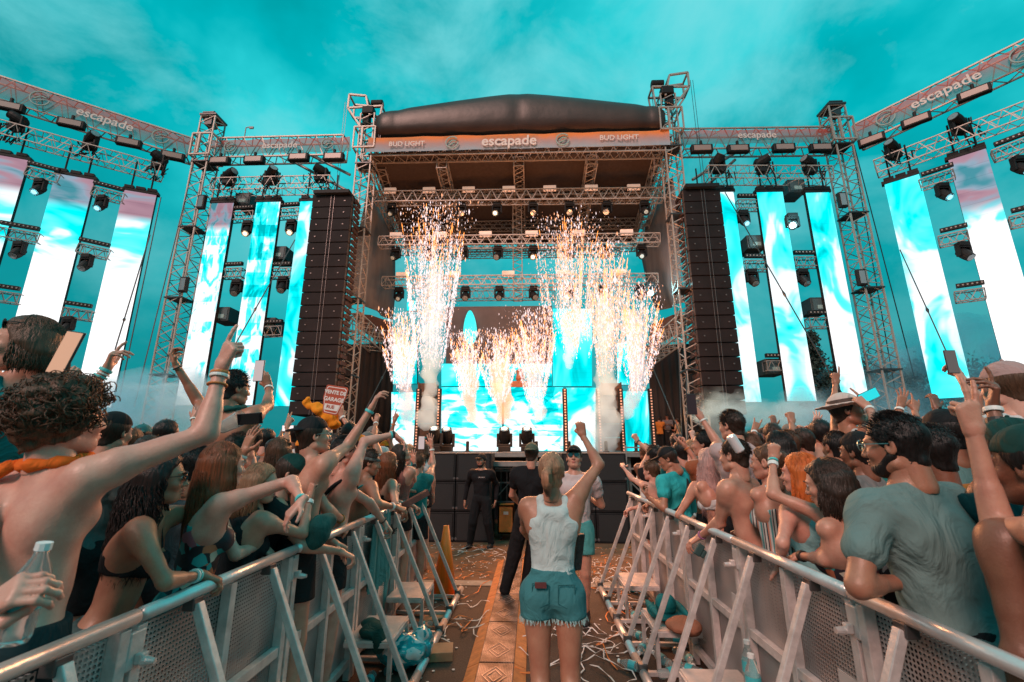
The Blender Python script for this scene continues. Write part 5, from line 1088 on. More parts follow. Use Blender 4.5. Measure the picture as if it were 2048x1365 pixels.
def glasses(dark=True, up=False, col=None):
    def f(I):
        M, c, s = I['Mh'], I['Hc'], I['s']; A = np.array([[M[i][j] for j in range(3)] for i in range(3)]); P = lambda x, y, z: V(npv(c)+A@(np.array([x, y, z])*s)); dz, dy = (.078, -.035) if up else (.008, 0.)
        g = MB(); pts = lambda sg: [P(sg*(.032+.026*math.cos(t)), .106+dy, dz+.021*math.sin(t)) for t in [k*math.pi/7 for k in range(15)]]
        for sg in (-1, 1): g.tube(pts(sg), .0024*s, 4); g.tube([P(sg*.058, .104+dy, dz+.006), P(sg*.080, .07+dy, dz+.004), P(sg*.082, -.005+dy, dz)], .0024*s, 4)
        g.tube([P(-.008, .108+dy, dz+.004), P(.008, .108+dy, dz+.004)], .0022*s, 4); fr = g.build('eyeglasses', mat('specs_frame_'+('d' if dark else 'g'), col or ((.02, .02, .02) if dark else (.6, .45, .3)), .3, 0 if dark else .8), I['root'])
        if dark:
            g = MB()
            for sg in (-1, 1): k = len(g.v); g.v += [tuple(p) for p in pts(sg)[:-1]]; g.f.append(tuple(range(k, k+14)))
            g.build('lenses', mat('dark_lens', (.01, .02, .025), .06, spec=.9), fr)
    return f
def scarf(cname, col, tail=False, m=None):
    def f(I):
        Nb, Rt, Fw, U, s = I['Nb'], I['Rt'], I['Fw'], I['U'], I['s']; g = MB(); n = 22; pts = [Nb+(Rt*math.sin(t)*.083+Fw*(math.cos(t)*.078-.004)+U*(.035+.012*math.cos(t)))*s for t in [k*2*math.pi/n for k in range(n+1)]]
        mm = m or cloth(cname, col)
        g.tube(pts, .022*s, 8, rs=[(.020+.006*math.sin(k*2.1))*s for k in range(n+1)]); sc = g.build('neck_scarf', mm, I['root'], smooth=True)
        if tail:
            g = MB()
            for dx, L_ in ((-.02, .26), (.02, .17)):
                a = Nb+(-Fw*.085+Rt*(dx-.07)+U*.03)*s; g.tube([a, a+(-Rt*.09-U*.05-Fw*.03)*s, a+(-Rt*(.09+L_*.5)-U*(.05+L_*.55)-Fw*.02)*s, a+(-Rt*(.1+L_*.75)-U*(.06+L_)-Fw*.012)*s], .02, 7, rs=[.016*s, .022*s, .026*s, .004*s])
            g.build('scarf_tail', mm, sc, smooth=True)
    return f
def strap(cname, col, w=.012):
    def f(I):
        Nb, Rt, Fw, U, s, tw, td = I['Nb'], I['Rt'], I['Fw'], I['U'], I['s'], I['tw'], I['td']; g = MB(); pts = []
        for t in [k*2*math.pi/24 for k in range(25)]:
            x = math.sin(t); pts.append(Nb+(Rt*x*(tw+.012)+Fw*(math.cos(t)*(td+.022)-.01)+U*(-.20+.17*x))*s)
        g.tube(pts, w, 6); g.build('body_strap', cloth(cname, col), I['root'], smooth=True)
    return f
def prop_phone(c, ax, up, label, lit=None, s=1.):
    """ax: direction the back faces; a phone of real size"""
    c = V(c); u = V(up).normalized(); z = V(ax); z = (z-u*z.dot(u)).normalized(); x = u.cross(z); M = Matrix((x, u, z)).transposed(); o = empty('phone', c, label, 'phone')
    g = MB(); g.box(c, (.074*s, .152*s, .008*s), M=M); g.build('phone_case', mat('phone_case', (.02, .02, .022), .35), o, bevel=.003)
    g = MB(); g.box(c-z*.0045*s, (.068*s, .144*s, .001), M=M); g.build('phone_screen', lit or mat('phone_glass', (.01, .012, .015), .05, spec=.9), o)
    g = MB(); g.box(c+z*.006*s+u*.05*s+x*.018*s, (.025*s, .03*s, .004), M=M); g.build('camera_bump', mat('phone_case', (.02,)*3), o)
    return o
BW = ('white', (.75, .78, .76)); BT = ('teal', (.08, .55, .55)); BD = ('dark', (.02, .02, .02)); BO = ('orange', (.6, .2, .05))
def bnd(sd, fr, c, w=.022): return (sd, fr, c[0], c[1], w)
SH = ('shorts', 'black', (.02, .022, .025)); PT = ('pants', 'blackpants', (.016, .016, .018)); DN = ('shorts', 'denim', (.05, .19, .21))
def floral(I=None):
    m = bpy.data.materials.new('floral_print'); m.use_nodes = True; nt = m.node_tree; p = nt.nodes['Principled BSDF']; t = N(nt, 'ShaderNodeTexCoord')
    v = N(nt, 'ShaderNodeTexVoronoi', Scale=24.); nt.links.new(t.outputs['Object'], v.inputs['Vector']); r = ramp(nt, [(.0, (.02, .015, .02)), (.25, (.55, .16, .08)), (.38, (.03, .02, .03)), (.55, (.03, .33, .33)), (.66, (.02, .02, .025)), (.8, (.35, .12, .16)), (.9, (.6, .5, .4))], 'CONSTANT')
    sx = N(nt, 'ShaderNodeSeparateColor'); nt.links.new(v.outputs['Color'], sx.inputs[0]); nt.links.new(sx.outputs[0], r.inputs[0]); nt.links.new(r.outputs[0], p.inputs['Base Color']); p.inputs['Roughness'].default_value = .6; return m
def stripes(name, stops, sc, axis=0):
    m = bpy.data.materials.new(name); m.use_nodes = True; nt = m.node_tree; p = nt.nodes['Principled BSDF']; t = N(nt, 'ShaderNodeTexCoord')
    mp = N(nt, 'ShaderNodeMapping'); mp.inputs['Rotation'].default_value = (0, 0, .5); nt.links.new(t.outputs['Object'], mp.inputs[0]); w = N(nt, 'ShaderNodeTexWave', Scale=sc, Distortion=.6); w.wave_profile = 'SAW'; nt.links.new(mp.outputs[0], w.inputs['Vector'])
    r = ramp(nt, stops, 'CONSTANT'); nt.links.new(w.outputs['Fac'], r.inputs[0]); nt.links.new(r.outputs[0], p.inputs['Base Color']); p.inputs['Roughness'].default_value = .8; return m
FLOR = floral(); STRP = stripes('striped_dress', [(0, (.62, .55, .5)), (.18, (.03, .05, .06)), (.3, (.55, .22, .15)), (.45, (.6, .58, .55)), (.62, (.10, .30, .30)), (.8, (.45, .38, .36)), (.9, (.03, .03, .03))], 5.)
person('L1', 'shirtless curly-haired person with an orange neck scarf pointing up at the left', (130, 842, 1.64), yaw=-20, hyaw=-20, s=1.05, skin='pale', hair=('curly', 'brown'), q=0, lean=(.02, -.03), pitch=8,
    arms={'r': dict(e=(412, 868), w=(442, 738), h=(478, 655), p='point', n=(.3, 1, 0)), 'l': dict(e=(-150, 1130, 1.25), w=(-22, 1215, 1.02), h=(48, 1170, 1.0), p='grip', n=(.9, .6, -.1))},
    bottom=('shorts', 'darkteal', (.012, .03, .035)), bands=[bnd('r', .93, BO, .01), bnd('r', .88, BW, .012), bnd('r', .74, BO, .006)], extra=[scarf('orange_scarf', (.72, .14, .02), True)])
person('L2', 'woman in a thin black bikini top with long black hair and sunglasses', (322, 958, 2.1), yaw=-62, hyaw=-56, s=.95, fem=True, skin='tan', hair=('wavy', 'black', .36), q=0, lean=(.22, 0), top=('bikini', 'black', (.02, .02, .022)), bottom=('shorts', 'patterned', (.06, .10, .10)),
    arms={'l': dict(e=(432, 1012), w=(488, 905), h=(515, 840), p='open', n=(.3, 1, 0)), 'r': dict(e=(330, 1165, 'n'), w=(402, 1150), h=(452, 1165), p='grip', n=(.2, .2, -1))},
    bands=[bnd('l', .92, BW, .014), bnd('l', .8, BW, .012), bnd('r', .86, BT, .012), bnd('r', .78, BW, .008)], extra=[glasses(True)])
person('L3', 'auburn long-haired woman in a dark floral top with her bent arm held out', (448, 932, 2.42), yaw=-50, hyaw=-32, s=.96, fem=True, skin='pale', hair=('long', 'auburn', .30), q=0, lean=(.16, 0), top=('swim', 'floral', (.1, .1, .1), FLOR), bottom=('shorts', 'teal', (.02, .2, .2)),
    arms={'r': dict(e=(583, 962), w=(604, 1003, 'n'), h=(566, 1042, 'n'), p='relax', n=(0, .3, -1)), 'l': dict(e=(470, 1110), w=(524, 1090), h=(552, 1118), p='grip', n=(.3, .2, -1))}, bands=[bnd('r', .92, BT, .02)])
person('L4', 'fair-haired woman behind the rail raising a fist with a white wristband', (522, 968, 2.78), yaw=-40, hyaw=-75, s=.94, fem=True, skin='fair', hair=('long', 'light', .16), q=0, lean=(.22, 0), top=('tank', 'darktop', (.02, .022, .025)),
    arms={'r': dict(e=(606, 1068), w=(620, 995), h=(627, 940), p='fist', n=(.3, 1, 0)), 'l': 'rail'}, bands=[bnd('r', .86, BW, .024)], pitch=-5)
person('L5', 'person in black bending forward under a dark green cap', (580, 948, 3.1), yaw=-60, hyaw=-60, s=1., hair=('cap', 'green', .2, 'dark'), q=1, lean=(.3, 0), top=('tee', 'black', (.015, .015, .017)), pitch=-35, arms={'r': 'rail', 'l': 'rail'})
person('L6', 'shirtless man in a backward black cap and glasses with his arm stretched out', (628, 872, 3.25), yaw=-38, hyaw=-50, s=1.04, skin='fair', hair=('capback', 'black', .2, 'dark'), q=0, lean=(.1, 0), pitch=6,
    arms={'r': dict(e=(696, 892), w=(742, 818), h=(762, 778), p='relax', n=(.4, .4, -1)), 'l': dict(e=(655, 1020, 'n'), w=(684, 1040), h=(695, 1070), p='grip', n=(.2, .2, -1))}, bands=[bnd('r', .93, BT, .02), bnd('l', .9, BO, .008)], extra=[glasses(False, col=(.3, .5, .5))])
person('L7', 'pale shirtless man with a black ruffled strap across his body, hand drooping forward', (690, 905, 3.75), yaw=-40, hyaw=-50, s=1.02, skin='pale', hair=('short', 'black'), q=0, lean=(.12, 0),
    arms={'r': dict(e=(728, 884), w=(788, 869), h=(820, 892), p='droop', n=(.2, 0, -1)), 'l': dict(e=(738, 1005), w=(768, 1045), h=(785, 1065), p='grip', n=(.3, .3, -1))}, bands=[bnd('r', .9, BT, .014), bnd('r', .98, BD, .016), bnd('l', .9, BD, .006)], extra=[strap('black', (.015, .015, .017), .016)])
def bandana(I):
    M, c, s = I['Mh'], I['Hc'], I['s']; g = MB(); g.lathe([(1, -.012), (1.05, 0), (1, .014)], (0, 0, 0), 20, None, cap=False); A = M
    g.v = [tuple(c+A@V((x*.087*s, (y*.108-.012)*s, (z+.035)*s))) for x, y, z in g.v]; g.build('bandana', cloth('bandana', (.10, .13, .13), var=.5), I['root'], smooth=True)
person('L8', 'tanned shirtless man with a dark bandana round short hair, leaning over the rail', (740, 926, 4.55), yaw=-55, hyaw=-70, s=1., skin='tan', hair=('short', 'dark'), q=1, lean=(.18, 0), arms={'r': dict(e=(757, 1010, 'n'), w=(790, 1014), h=(815, 1022), p='grip', n=(.3, .4, -1)), 'l': 'rail'}, bands=[bnd('r', .8, BW, .022)], extra=[bandana, strap('teal_strap', (.03, .35, .35), .008)], pitch=-10)
person('L9', 'woman with very long curly auburn hair at the left rail', (778, 928, 5.0), yaw=-50, hyaw=-40, s=.96, fem=True, skin='fair', hair=('wavy', 'auburn', .46), q=1, lean=(.12, 0), top=('bikini', 'black', (.02, .02, .022)), arms={'r': dict(e=(790, 1010, 'n'), w=(795, 985), h=(792, 965), p='fist', n=(.4, .6, 0)), 'l': 'rail'}, bottom=('pants', 'veil', (.12, .30, .30)))
person('L10', 'dark curly-haired woman with her face tilted up and a raised hand', (803, 908, 5.5), yaw=-30, hyaw=-60, s=.95, fem=True, skin='fair', hair=('wavy', 'dark', .22), q=1, pitch=25, top=('tank', 'print', (.3, .12, .1)), arms={'r': dict(e=(828, 962), w=(829, 925), h=(824, 895), p='open', n=(.3, 1, 0)), 'l': 'rail'}, bands=[bnd('r', .8, BD, .03)])
person('L11', 'person in a teal shirt at the far end of the left rail, arm up', (838, 925, 6.0), yaw=-20, hyaw=-10, s=.98, skin='fair', hair=('short', 'brown'), q=1, top=('tee', 'teal', (.02, .32, .36)), arms={'r': dict(e=(866, 930), w=(863, 893), h=(859, 868), p='open', n=(.2, 1, 0)), 'l': 'rail'}, bands=[bnd('r', .8, BW, .02)])
person('L12', 'shirtless man sitting high above the left crowd filming with a phone', (468, 778, 3.3), yaw=-5, hyaw=-30, s=1.02, skin='tan', hair=('short', 'black'), q=0, sit=True, lean=(0, 0),
    arms={'l': dict(e=(398, 806), w=(353, 732), h=(342, 705), p='grip', n=(1, .3, 0)), 'r': dict(e=(536, 812), w=(538, 774), h=(526, 745), p='phone', n=(-.4, .5, .2))}, bands=[bnd('r', .9, BW, .02), bnd('l', .95, BD, .01)], extra=[scarf('green_bandana', (.02, .10, .09))])
prop_phone(AD(518, 742, 3.12), (.1, 1, .1), (0, 0, 1), 'phone held up by the shirtless man high above the left crowd', mat('phone_scene', (.3, .2, .2), .3, emit=(.5, .45, .45), es=.7))
person('L13', 'brown-haired woman in a teal top high at the left edge, sunglasses pushed up', (50, 690, 1.95), yaw=70, hyaw=132, s=1.0, fem=True, skin='fair', hair=('long', 'brown', .07), q=0, sit=True, top=('tank', 'tealtop', (.01, .16, .17)), arms={'r': dict(e=(120, 800), w=(128, 775), h=(150, 735), p='phone', n=(-.5, .8, .2)), 'l': dict(e=(-20, 745), w=(-80, 700), p='relax')}, extra=[glasses(True, True, (.1, .5, .5))], lean=(0, 0))
prop_phone(AD(132, 706, 1.78), (.15, 1, .2), (.18, .1, 1), 'phone showing an orange picture, held up at the left edge', mat('phone_orange', (.5, .3, .2), .3, emit=(.55, .28, .18), es=.6), 1.2)
person('L14', 'person mostly hidden by the curly-haired one, bangled arm raised with fingers spread', (40, 842, 2.35), yaw=-15, s=1., skin='fair', hair=('short', 'brown'), q=0, arms={'r': dict(e=(128, 838), w=(214, 738), h=(246, 660), p='hook', n=(.9, .5, 0)), 'l': 'down'}, top=('tee', 'teal2', (.02, .2, .2)), bands=[bnd('r', .97, BT, .018), bnd('r', .9, BW, .01), bnd('r', .84, BT, .012)])
person('L15', 'person in a black knitted cap behind the curly-haired one', (228, 866, 2.9), yaw=-10, hyaw=0, skin='fair', hair=('beanie', 'black', .2, 'dark'), q=1, top=('tee', 'plaid', (.10, .14, .14)))
person('L16', 'pale person holding a clear cup and phone in front of their face', (478, 905, 3.1), yaw=-10, hyaw=-10, skin='pale', hair=('short', 'dark'), q=1, arms={'r': dict(e=(505, 950), w=(498, 885), h=(480, 850), p='grip', n=(0, 1, 0)), 'l': 'down'}, top=('tee', 'black', (.015, .015, .017)))
person('L17', 'person hidden behind a neighbour, one arm lifting a clear cup', (400, 935, 3.0), yaw=-20, hyaw=-30, skin='tan', hair=('short', 'black'), q=1, fem=True, arms={'r': dict(e=(440, 950), w=(448, 885), h=(468, 850), p='grip', n=(.3, 1, 0)), 'l': 'down'}, top=('tank', 'sequin', (.05, .07, .08)))
def cup(c, label, s=1., tilt=(.2, .1)):
    g = MB(); M = Matrix.Rotation(tilt[0], 3, 'X') @ Matrix.Rotation(tilt[1], 3, 'Y'); g.lathe([(.03*s, -.06*s), (.042*s, .06*s), (.040*s, .06*s), (.028*s, -.056*s)], c, 14, M, cap=True); tag(g.build('plastic_cup', mat('clear_plastic', (.8, .9, .9), .08, trans=.85), smooth=False), label, 'cup')
cup(AD(463, 846, 2.95), 'clear plastic cup held over the left crowd beside a black phone', 1.3, (.3, 1.1))
prop_phone(AD(500, 838, 2.9), (0, 1, .3), (1, .2, .1), 'black phone lying sideways in two hands above the left crowd', None)
# background heads, left
rb = random.Random(5)
SKL = ['fair', 'tan', 'pale', 'brown']; HCL = ['dark', 'black', 'brown', 'light']; TCL = [('black', (.015, .015, .017)), ('grey', (.2, .2, .2)), ('white', (.6, .6, .6)), ('navy', (.02, .05, .07)), ('rust', (.3, .1, .05)), ('teal', (.02, .25, .27))]
def bg(px, py, d, look, hair=None, skin=None, arms=None, yaw=None, fem=None, top=None, bands=(), q=2, sit=False, lab2='', **kw):
    fem = rb.random() < .4 if fem is None else fem; hair = hair or (('long', rb.choice(HCL), .22) if fem else ('short', rb.choice(HCL))); 
    return person('bg%d' % px, look+lab2, (px, py, d), yaw=rb.uniform(-25, 15)+(0 if px < 1024 else 12) if yaw is None else yaw, skin=skin or rb.choice(SKL), hair=hair, fem=fem, s=rb.uniform(.94, 1.04), top=top or (('tank',) if fem else ('tee',))+rb.choice(TCL), q=q, arms=arms or {}, bands=bands, group='crowd pressed behind the barriers', sit=sit, **kw)
OC = ('cap', 'orange', .2, 'dark')
bg(262, 884, 4.2, 'small dark head right behind the black knitted cap at the left'); bg(284, 874, 4.8, 'head with a teal cap in the smoke at the left', ('capback', 'teal', .2, 'dark'))
bg(334, 868, 3.9, 'dark-haired head above the raised elbow at the left', ('short', 'black')); bg(365, 905, 3.3, 'long dark hair and a patterned shirt under the raised left arm', ('long', 'black', .3), fem=True)
bg(298, 905, 3.4, 'dark head between the bikini woman and the curly-haired one', ('short', 'dark')); bg(320, 882, 5., 'concertgoer far left with two open hands raised in the smoke', arms={'r': dict(e=(330, 878), w=(328, 862), h=(326, 845), p='open', n=(0, 1, 0)), 'l': dict(e=(300, 885), w=(306, 868), h=(306, 855), p='open', n=(0, 1, 0))})
bg(548, 902, 4.3, 'dark shaved head behind the fair-haired woman', ('buzz', 'black'), 'brown', fem=False); bg(607, 900, 4.6, 'person in an orange cap worn backward, left of the arm-stretching man', ('capback', 'orange', .2, 'dark'))
bg(590, 872, 5.8, 'person far back on the left lifting a phone with both hands', arms={'r': dict(e=(592, 885), w=(588, 866), h=(584, 857), p='phone', n=(0, 1, 0)), 'l': dict(e=(560, 880), w=(564, 866), h=(568, 857), p='phone', n=(0, 1, 0))}, fem=False); prop_phone(AD(576, 857, 5.6), (0, 1, .1), (1, 0, 0), 'small lit phone held up far back on the left', mat('phone_lit', (.4, .4, .4), .3, emit=(.8, .7, .7), es=1))
bg(535, 880, 5.2, 'short-haired head far back on the left beside the seated man'); bg(700, 868, 5.0, 'person holding up the red sign', ('short', 'black'), 'fair', arms={'l': dict(e=(706, 868), w=(684, 834), h=(678, 808), p='grip', n=(-.3, 1, 0)), 'r': 'down'}, bands=[bnd('l', .95, BW, .02)], yaw=0, fem=False)
bg(746, 872, 6.2, 'person in a dark grey cap before the left stage drape', ('cap', 'grey', .2, 'dark')); bg(655, 845, 5.6, 'person wearing a crumpled orange cloth on the head', ('short', 'brown'), fem=False)
bg(770, 900, 6.4, 'person in an orange cap pointing one finger at the stage', OC, 'tan', arms={'r': dict(e=(779, 880), w=(789, 842), h=(799, 815), p='point', n=(0, 1, 0)), 'l': 'down'}, bands=[bnd('r', .8, BO, .02)], fem=False)
bg(722, 892, 5.4, 'person in an orange cap just above the dark bandana', OC); bg(818, 905, 7., 'fair head far back by the left end of the stage', ('short', 'light')); bg(505, 880, 4.0, 'dark head partly hidden by the raised hands at the left', ('short', 'black'))
bg(425, 895, 4.4, 'dark head under the seated shirtless man', ('short', 'black'), fem=False); bg(845, 895, 7.2, 'person by the stage end filming with a phone', arms={'l': dict(e=(838, 930), w=(842, 905), h=(843, 893), p='phone', n=(0, 1, 0)), 'r': 'down'}, fem=True); prop_phone(AD(843, 886, 5.2), (0, 1, 0), (0, 0, 1), 'lit phone held up at the far end of the left rail', mat('phone_scene', (.3, .2, .2)))
bg(470, 905, 3.9, 'broad-shouldered person carrying the shirtless man', ('short', 'black'), fem=False); bg(20, 880, 2.9, 'person carrying the woman in the teal top', ('short', 'brown'), fem=False)
# EXTRA raised arms over the left crowd
for px, py, d, ex, ey, wx, wy, hx, hy, ps, hr, lab in ((395, 872, 4.6, 388, 868, 386, 836, 392, 816, 'open', ('short', 'brown'), 'person far left of centre with an open hand against the smoke'), (560, 905, 4.0, 573, 890, 575, 852, 582, 832, 'peace', ('long', 'brown', .2), 'long-haired person making a peace sign behind the fair-haired woman'), (675, 890, 4.9, 690, 884, 697, 856, 706, 842, 'fist', ('short', 'dark'), 'person with a small fist up right of the orange head cloth'), (735, 885, 5.8, 748, 870, 752, 846, 755, 830, 'relax', ('beanie', 'grey', .2, 'dark'), 'person in a grey knitted cap with a slack hand up before the left drape'), (640, 905, 4.0, 655, 905, 650, 880, 646, 866, 'phone', ('long', 'dark', .2), 'long-haired person tucked behind the backward black cap')):
    bg(px, py, d, lab, hr, None, {'r': dict(e=(ex, ey), w=(wx, wy), h=(hx, hy), p=ps, n=(0, 1, 0)), 'l': 'down'}, bands=[bnd('r', .9, BW, .02)] if px % 2 else [])
# ================================================================ right-hand crowd
person('R1', 'big bearded man in a grey T-shirt with thin glasses, leaning on the right rail', (1788, 892, 1.95), yaw=14, hyaw=38, s=1.07, skin='tan', hair=('short', 'black'), q=0, lean=(.10, -.06), pitch=-4, beard=True, wide=1.10, top=('tee', 'greytee', (.15, .235, .23)), bottom=PT,
    arms={'l': dict(e=(1716, 1172, 'n'), w=(1800, 1165), h=(1840, 1150), p='relax', n=(0, 0, -1)), 'r': dict(e=(1980, 1200), w=(1900, 1230), p='relax', n=(0, 0, -1))}, extra=[glasses(False)])
person('R2', 'person beyond the right picture edge whose big pale forearm makes a peace sign', (2190, 900, 1.3), yaw=15, s=1.02, skin='fair', hair=('short', 'brown'), q=0, arms={'l': dict(e=(1998, 1062), w=(1948, 868), h=(1928, 790), p='peace', n=(.1, 1, 0)), 'r': 'down'})
person('R3', 'shirtless brown-skinned person at the right picture edge', (2068, 935, 1.5), yaw=8, hyaw=20, s=1.05, skin='brown', hair=('capback', 'green', .2, 'black'), q=0, arms={'l': 'down', 'r': 'down'}, lean=(.05, 0))
person('R4', 'person in a dark teal cap at the right, raised brown hand cupped', (2025, 905, 1.85), yaw=5, hyaw=15, s=1.03, skin='brown', hair=('capback', 'green', .2, 'black'), q=0, top=('tee', 'darkteal2', (.01, .07, .08)), arms={'l': dict(e=(2015, 930), w=(1985, 815), h=(1995, 725), p='hook', n=(-.8, .5, 0)), 'r': 'down'}, bands=[bnd('l', .95, BW, .02), bnd('l', .72, BD, .035)])
person('R5', 'dark-haired woman facing the lane, upper arm spread, fist with two wristbands', (1655, 968, 2.4), yaw=35, hyaw=48, s=1., fem=True, skin='fair', hair=('long', 'dark', .12), q=0, lean=(.12, 0), top=('swim', 'leopard', (.25, .12, .04), FLOR), pitch=-12,
    arms={'l': dict(sh=(1668, 1040), e=(1546, 990), w=(1546, 920), h=(1552, 862), p='fist', n=(.2, 1, 0)), 'r': dict(e=(1652, 1120, 'n'), w=(1600, 1112), h=(1562, 1122), p='relax', n=(0, 0, -1))}, bands=[bnd('l', .86, BW, .026), bnd('l', 1.0, BT, .026), bnd('r', .9, BD, .03)])
person('R6', 'pale woman with bright red hair in a light blue top', (1600, 948, 2.8), yaw=25, hyaw=45, s=.98, fem=True, skin='pale', hair=('long', 'red', .30), q=0, lean=(.1, 0), top=('tank', 'lightblue', (.25, .5, .52)), arms={'l': dict(e=(1565, 1085, 'n'), w=(1560, 1130), p='relax'), 'r': 'down'})
person('R7', 'woman in a long striped dress lifting a white can over the crowd', (1534, 925, 3.1), yaw=25, hyaw=45, s=.98, fem=True, skin='fair', hair=('pony', 'brown', .2), q=0, lean=(.06, 0), top=('dress', 'striped', (.5, .5, .5), STRP), bottom=None,
    arms={'l': dict(sh=(1545, 990), e=(1477, 975), w=(1483, 925), h=(1492, 885), p='grip', n=(-.6, .8, 0)), 'r': 'rail'}, bands=[bnd('l', .9, BT, .02), bnd('l', .8, BD, .008)])
person('R8', 'shirtless man with a clipped undercut reaching down to the rail', (1468, 912, 3.4), yaw=40, hyaw=35, s=1.02, skin='fair', hair=('under', 'dark'), q=0, lean=(.16, 0), arms={'l': dict(e=(1440, 1045), w=(1402, 1072), h=(1376, 1088), p='relax', n=(-.2, .2, -1)), 'r': dict(e=(1500, 1050), w=(1462, 1085), p='grip', n=(0, 0, -1))}, bands=[bnd('l', .95, ('violet', (.3, .12, .25)), .012)])
person('R9', 'man with thick dark hair holding a phone high for a selfie', (1463, 852, 3.85), yaw=20, hyaw=30, s=1.0, skin='fair', hair=('short', 'dark'), q=0, top=('tee', 'pinktee', (.5, .4, .4)), arms={'l': dict(e=(1436, 888), w=(1404, 838), h=(1385, 812), p='phone', n=(-.2, 1, 0)), 'r': 'down'}, bands=[bnd('l', .93, BW, .014)])
prop_phone(AD(1383, 809, 3.75), (-.1, 1, .1), (0, 0, 1), 'phone with a rosy dark screen held high at the right of the stage drape', mat('phone_dark', (.05, .02, .025), .15), 1.15)
person('R10', 'woman with long pale pink hair resting her elbow on the rail', (1418, 925, 4.1), yaw=30, hyaw=20, s=.97, fem=True, skin='fair', hair=('wavy', 'pink', .40), q=0, lean=(.12, 0), top=('bikini', 'white', (.5, .5, .5)), arms={'l': dict(sh=(1392, 975), e=(1357, 1030, 'n'), w=(1380, 1045), h=(1392, 1050), p='relax', n=(0, 0, -1)), 'r': dict(e=(1430, 1000), w=(1388, 1036), h=(1368, 1055), p='grip', n=(0, 0, -1))}, bands=[bnd('r', .9, BW, .02)])
person('R11', 'dark-haired man in profile with a hand flung out towards the stage', (1406, 888, 4.5), yaw=30, hyaw=60, s=1., skin='fair', hair=('short', 'black'), q=1, top=('tee', 'rust', (.3, .1, .05)), arms={'l': dict(e=(1405, 940), w=(1372, 894), h=(1348, 876), p='rock', n=(-.3, .3, 1)), 'r': 'down'}, bands=[bnd('l', .93, BO, .01)])
person('R12', 'man in a teal T-shirt and black cap looking down over the right rail', (1335, 918, 4.95), yaw=42, hyaw=68, s=1.0, skin='tan', hair=('cap', 'black', .2, 'dark'), q=0, lean=(.16, 0), pitch=-22, top=('tee', 'tealtee', (.03, .40, .42)), arms={'l': dict(e=(1328, 1016, 'n'), w=(1298, 996), h=(1283, 978), p='grip', n=(-.4, .4, 1)), 'r': 'rail'}, extra=[strap('black', (.015,)*3, .02)])
person('R13', 'person at the far right rail end with a thumb-up fist', (1308, 912, 5.7), yaw=15, skin='fair', hair=('short', 'black'), q=1, top=('tee', 'black', (.015,)*3), arms={'l': dict(e=(1300, 902), w=(1275, 884), h=(1265, 862), p='fist', n=(-.3, 1, 0)), 'r': 'rail'}, bands=[bnd('l', .9, BD, .01)])
person('R14', 'bare-shouldered person at the far right rail end with an arm bent over', (1302, 942, 5.5), yaw=50, hyaw=40, s=.96, fem=True, skin='pale', hair=('short', 'brown'), q=1, lean=(.15, 0), top=('bikini', 'black', (.02, .02, .022)), arms={'l': dict(e=(1264, 958), w=(1246, 934), h=(1244, 926), p='relax', n=(0, 0, -1)), 'r': 'rail'})
person('R15', 'woman in a straw hat sitting above the right crowd, one finger pointing up', (1694, 822, 3.35), pitch=8, yaw=-85, hyaw=-118, s=.95, fem=True, skin='tan', hair=('hat', 'straw', .12, 'dark', 'short'), q=0, sit=True, top=('tank', 'whitetop', (.5, .55, .55)), arms={'l': dict(e=(1668, 812), w=(1671, 768), h=(1672, 742), p='point', n=(0, 1, 0)), 'r': dict(e=(1736, 850), w=(1718, 812), h=(1698, 806), p='open', n=(0, 0, -1))})
bg(1690, 895, 3.6, 'person carrying the woman in the straw hat', ('short', 'black'), fem=False)
bg(1770, 885, 2.9, 'person hidden behind the grey T-shirt man, banded hand pointing left', ('short', 'black'), 'fair', arms={'l': dict(e=(1758, 862), w=(1738, 818), h=(1706, 790), p='point', n=(0, 1, 0)), 'r': 'down'}, bands=[bnd('l', .96, BW, .024)], q=1, yaw=10, fem=False)
bg(1985, 865, 2.9, 'person at the right edge lifting a phone on a thin arm', ('short', 'brown'), 'fair', arms={'l': dict(e=(1950, 795), w=(1918, 750), h=(1905, 730), p='phone', n=(0, 1, 0)), 'r': 'down'}, q=1, yaw=10, fem=False); prop_phone(AD(1903, 724, 2.85), (0, 1, 0), (0, 0, 1), 'grey phone raised before the far right screen', mat('phone_grey', (.2, .17, .17), .3))
prop_phone(AD(1737, 792, 3.2), (0, 1, .1), (.9, 0, .4), 'teal-lit phone just above the banded pointing hand', mat('phone_teal', (.05, .4, .45), .3, emit=(0, .5, .55), es=1))
bg(1888, 868, 2.5, 'person in a plain black cap and grey-teal shirt right of the big man', ('cap', 'black', .2, 'black'), 'tan', top=('tee', 'greyteal', (.15, .3, .3)), q=1, yaw=0, fem=False)
bg(1860, 905, 2.2, 'brown person with an orange scarf just behind the big man', ('short', 'black'), 'brown', q=1, yaw=5, fem=False, top=('tee', 'orange', (.6, .2, .05)))
bg(1716, 905, 2.8, 'person in a black cap behind the thin glasses', ('capback', 'black', .2, 'black'), 'brown', q=1, yaw=25, fem=False, top=('tee', 'grey', (.2,)*3)); bg(1672, 895, 3.3, 'dark cropped head above the red hair', ('buzz', 'black'), 'tan', fem=False, q=1)
bg(1640, 868, 4.2, 'dark head before the smoke below the straw hat', ('short', 'black')); bg(1556, 895, 3.6, 'woman with dark ruffled hair behind the white can', ('long', 'black', .15), fem=True, q=1); bg(1604, 885, 4.0, 'person with clasped jewelled hands over the right crowd', ('short', 'dark'), arms={'l': dict(e=(1612, 890), w=(1600, 872), h=(1606, 852), p='grip', n=(0, 1, 0)), 'r': dict(e=(1640, 880), w=(1628, 865), h=(1620, 852), p='grip', n=(0, 1, 0))})
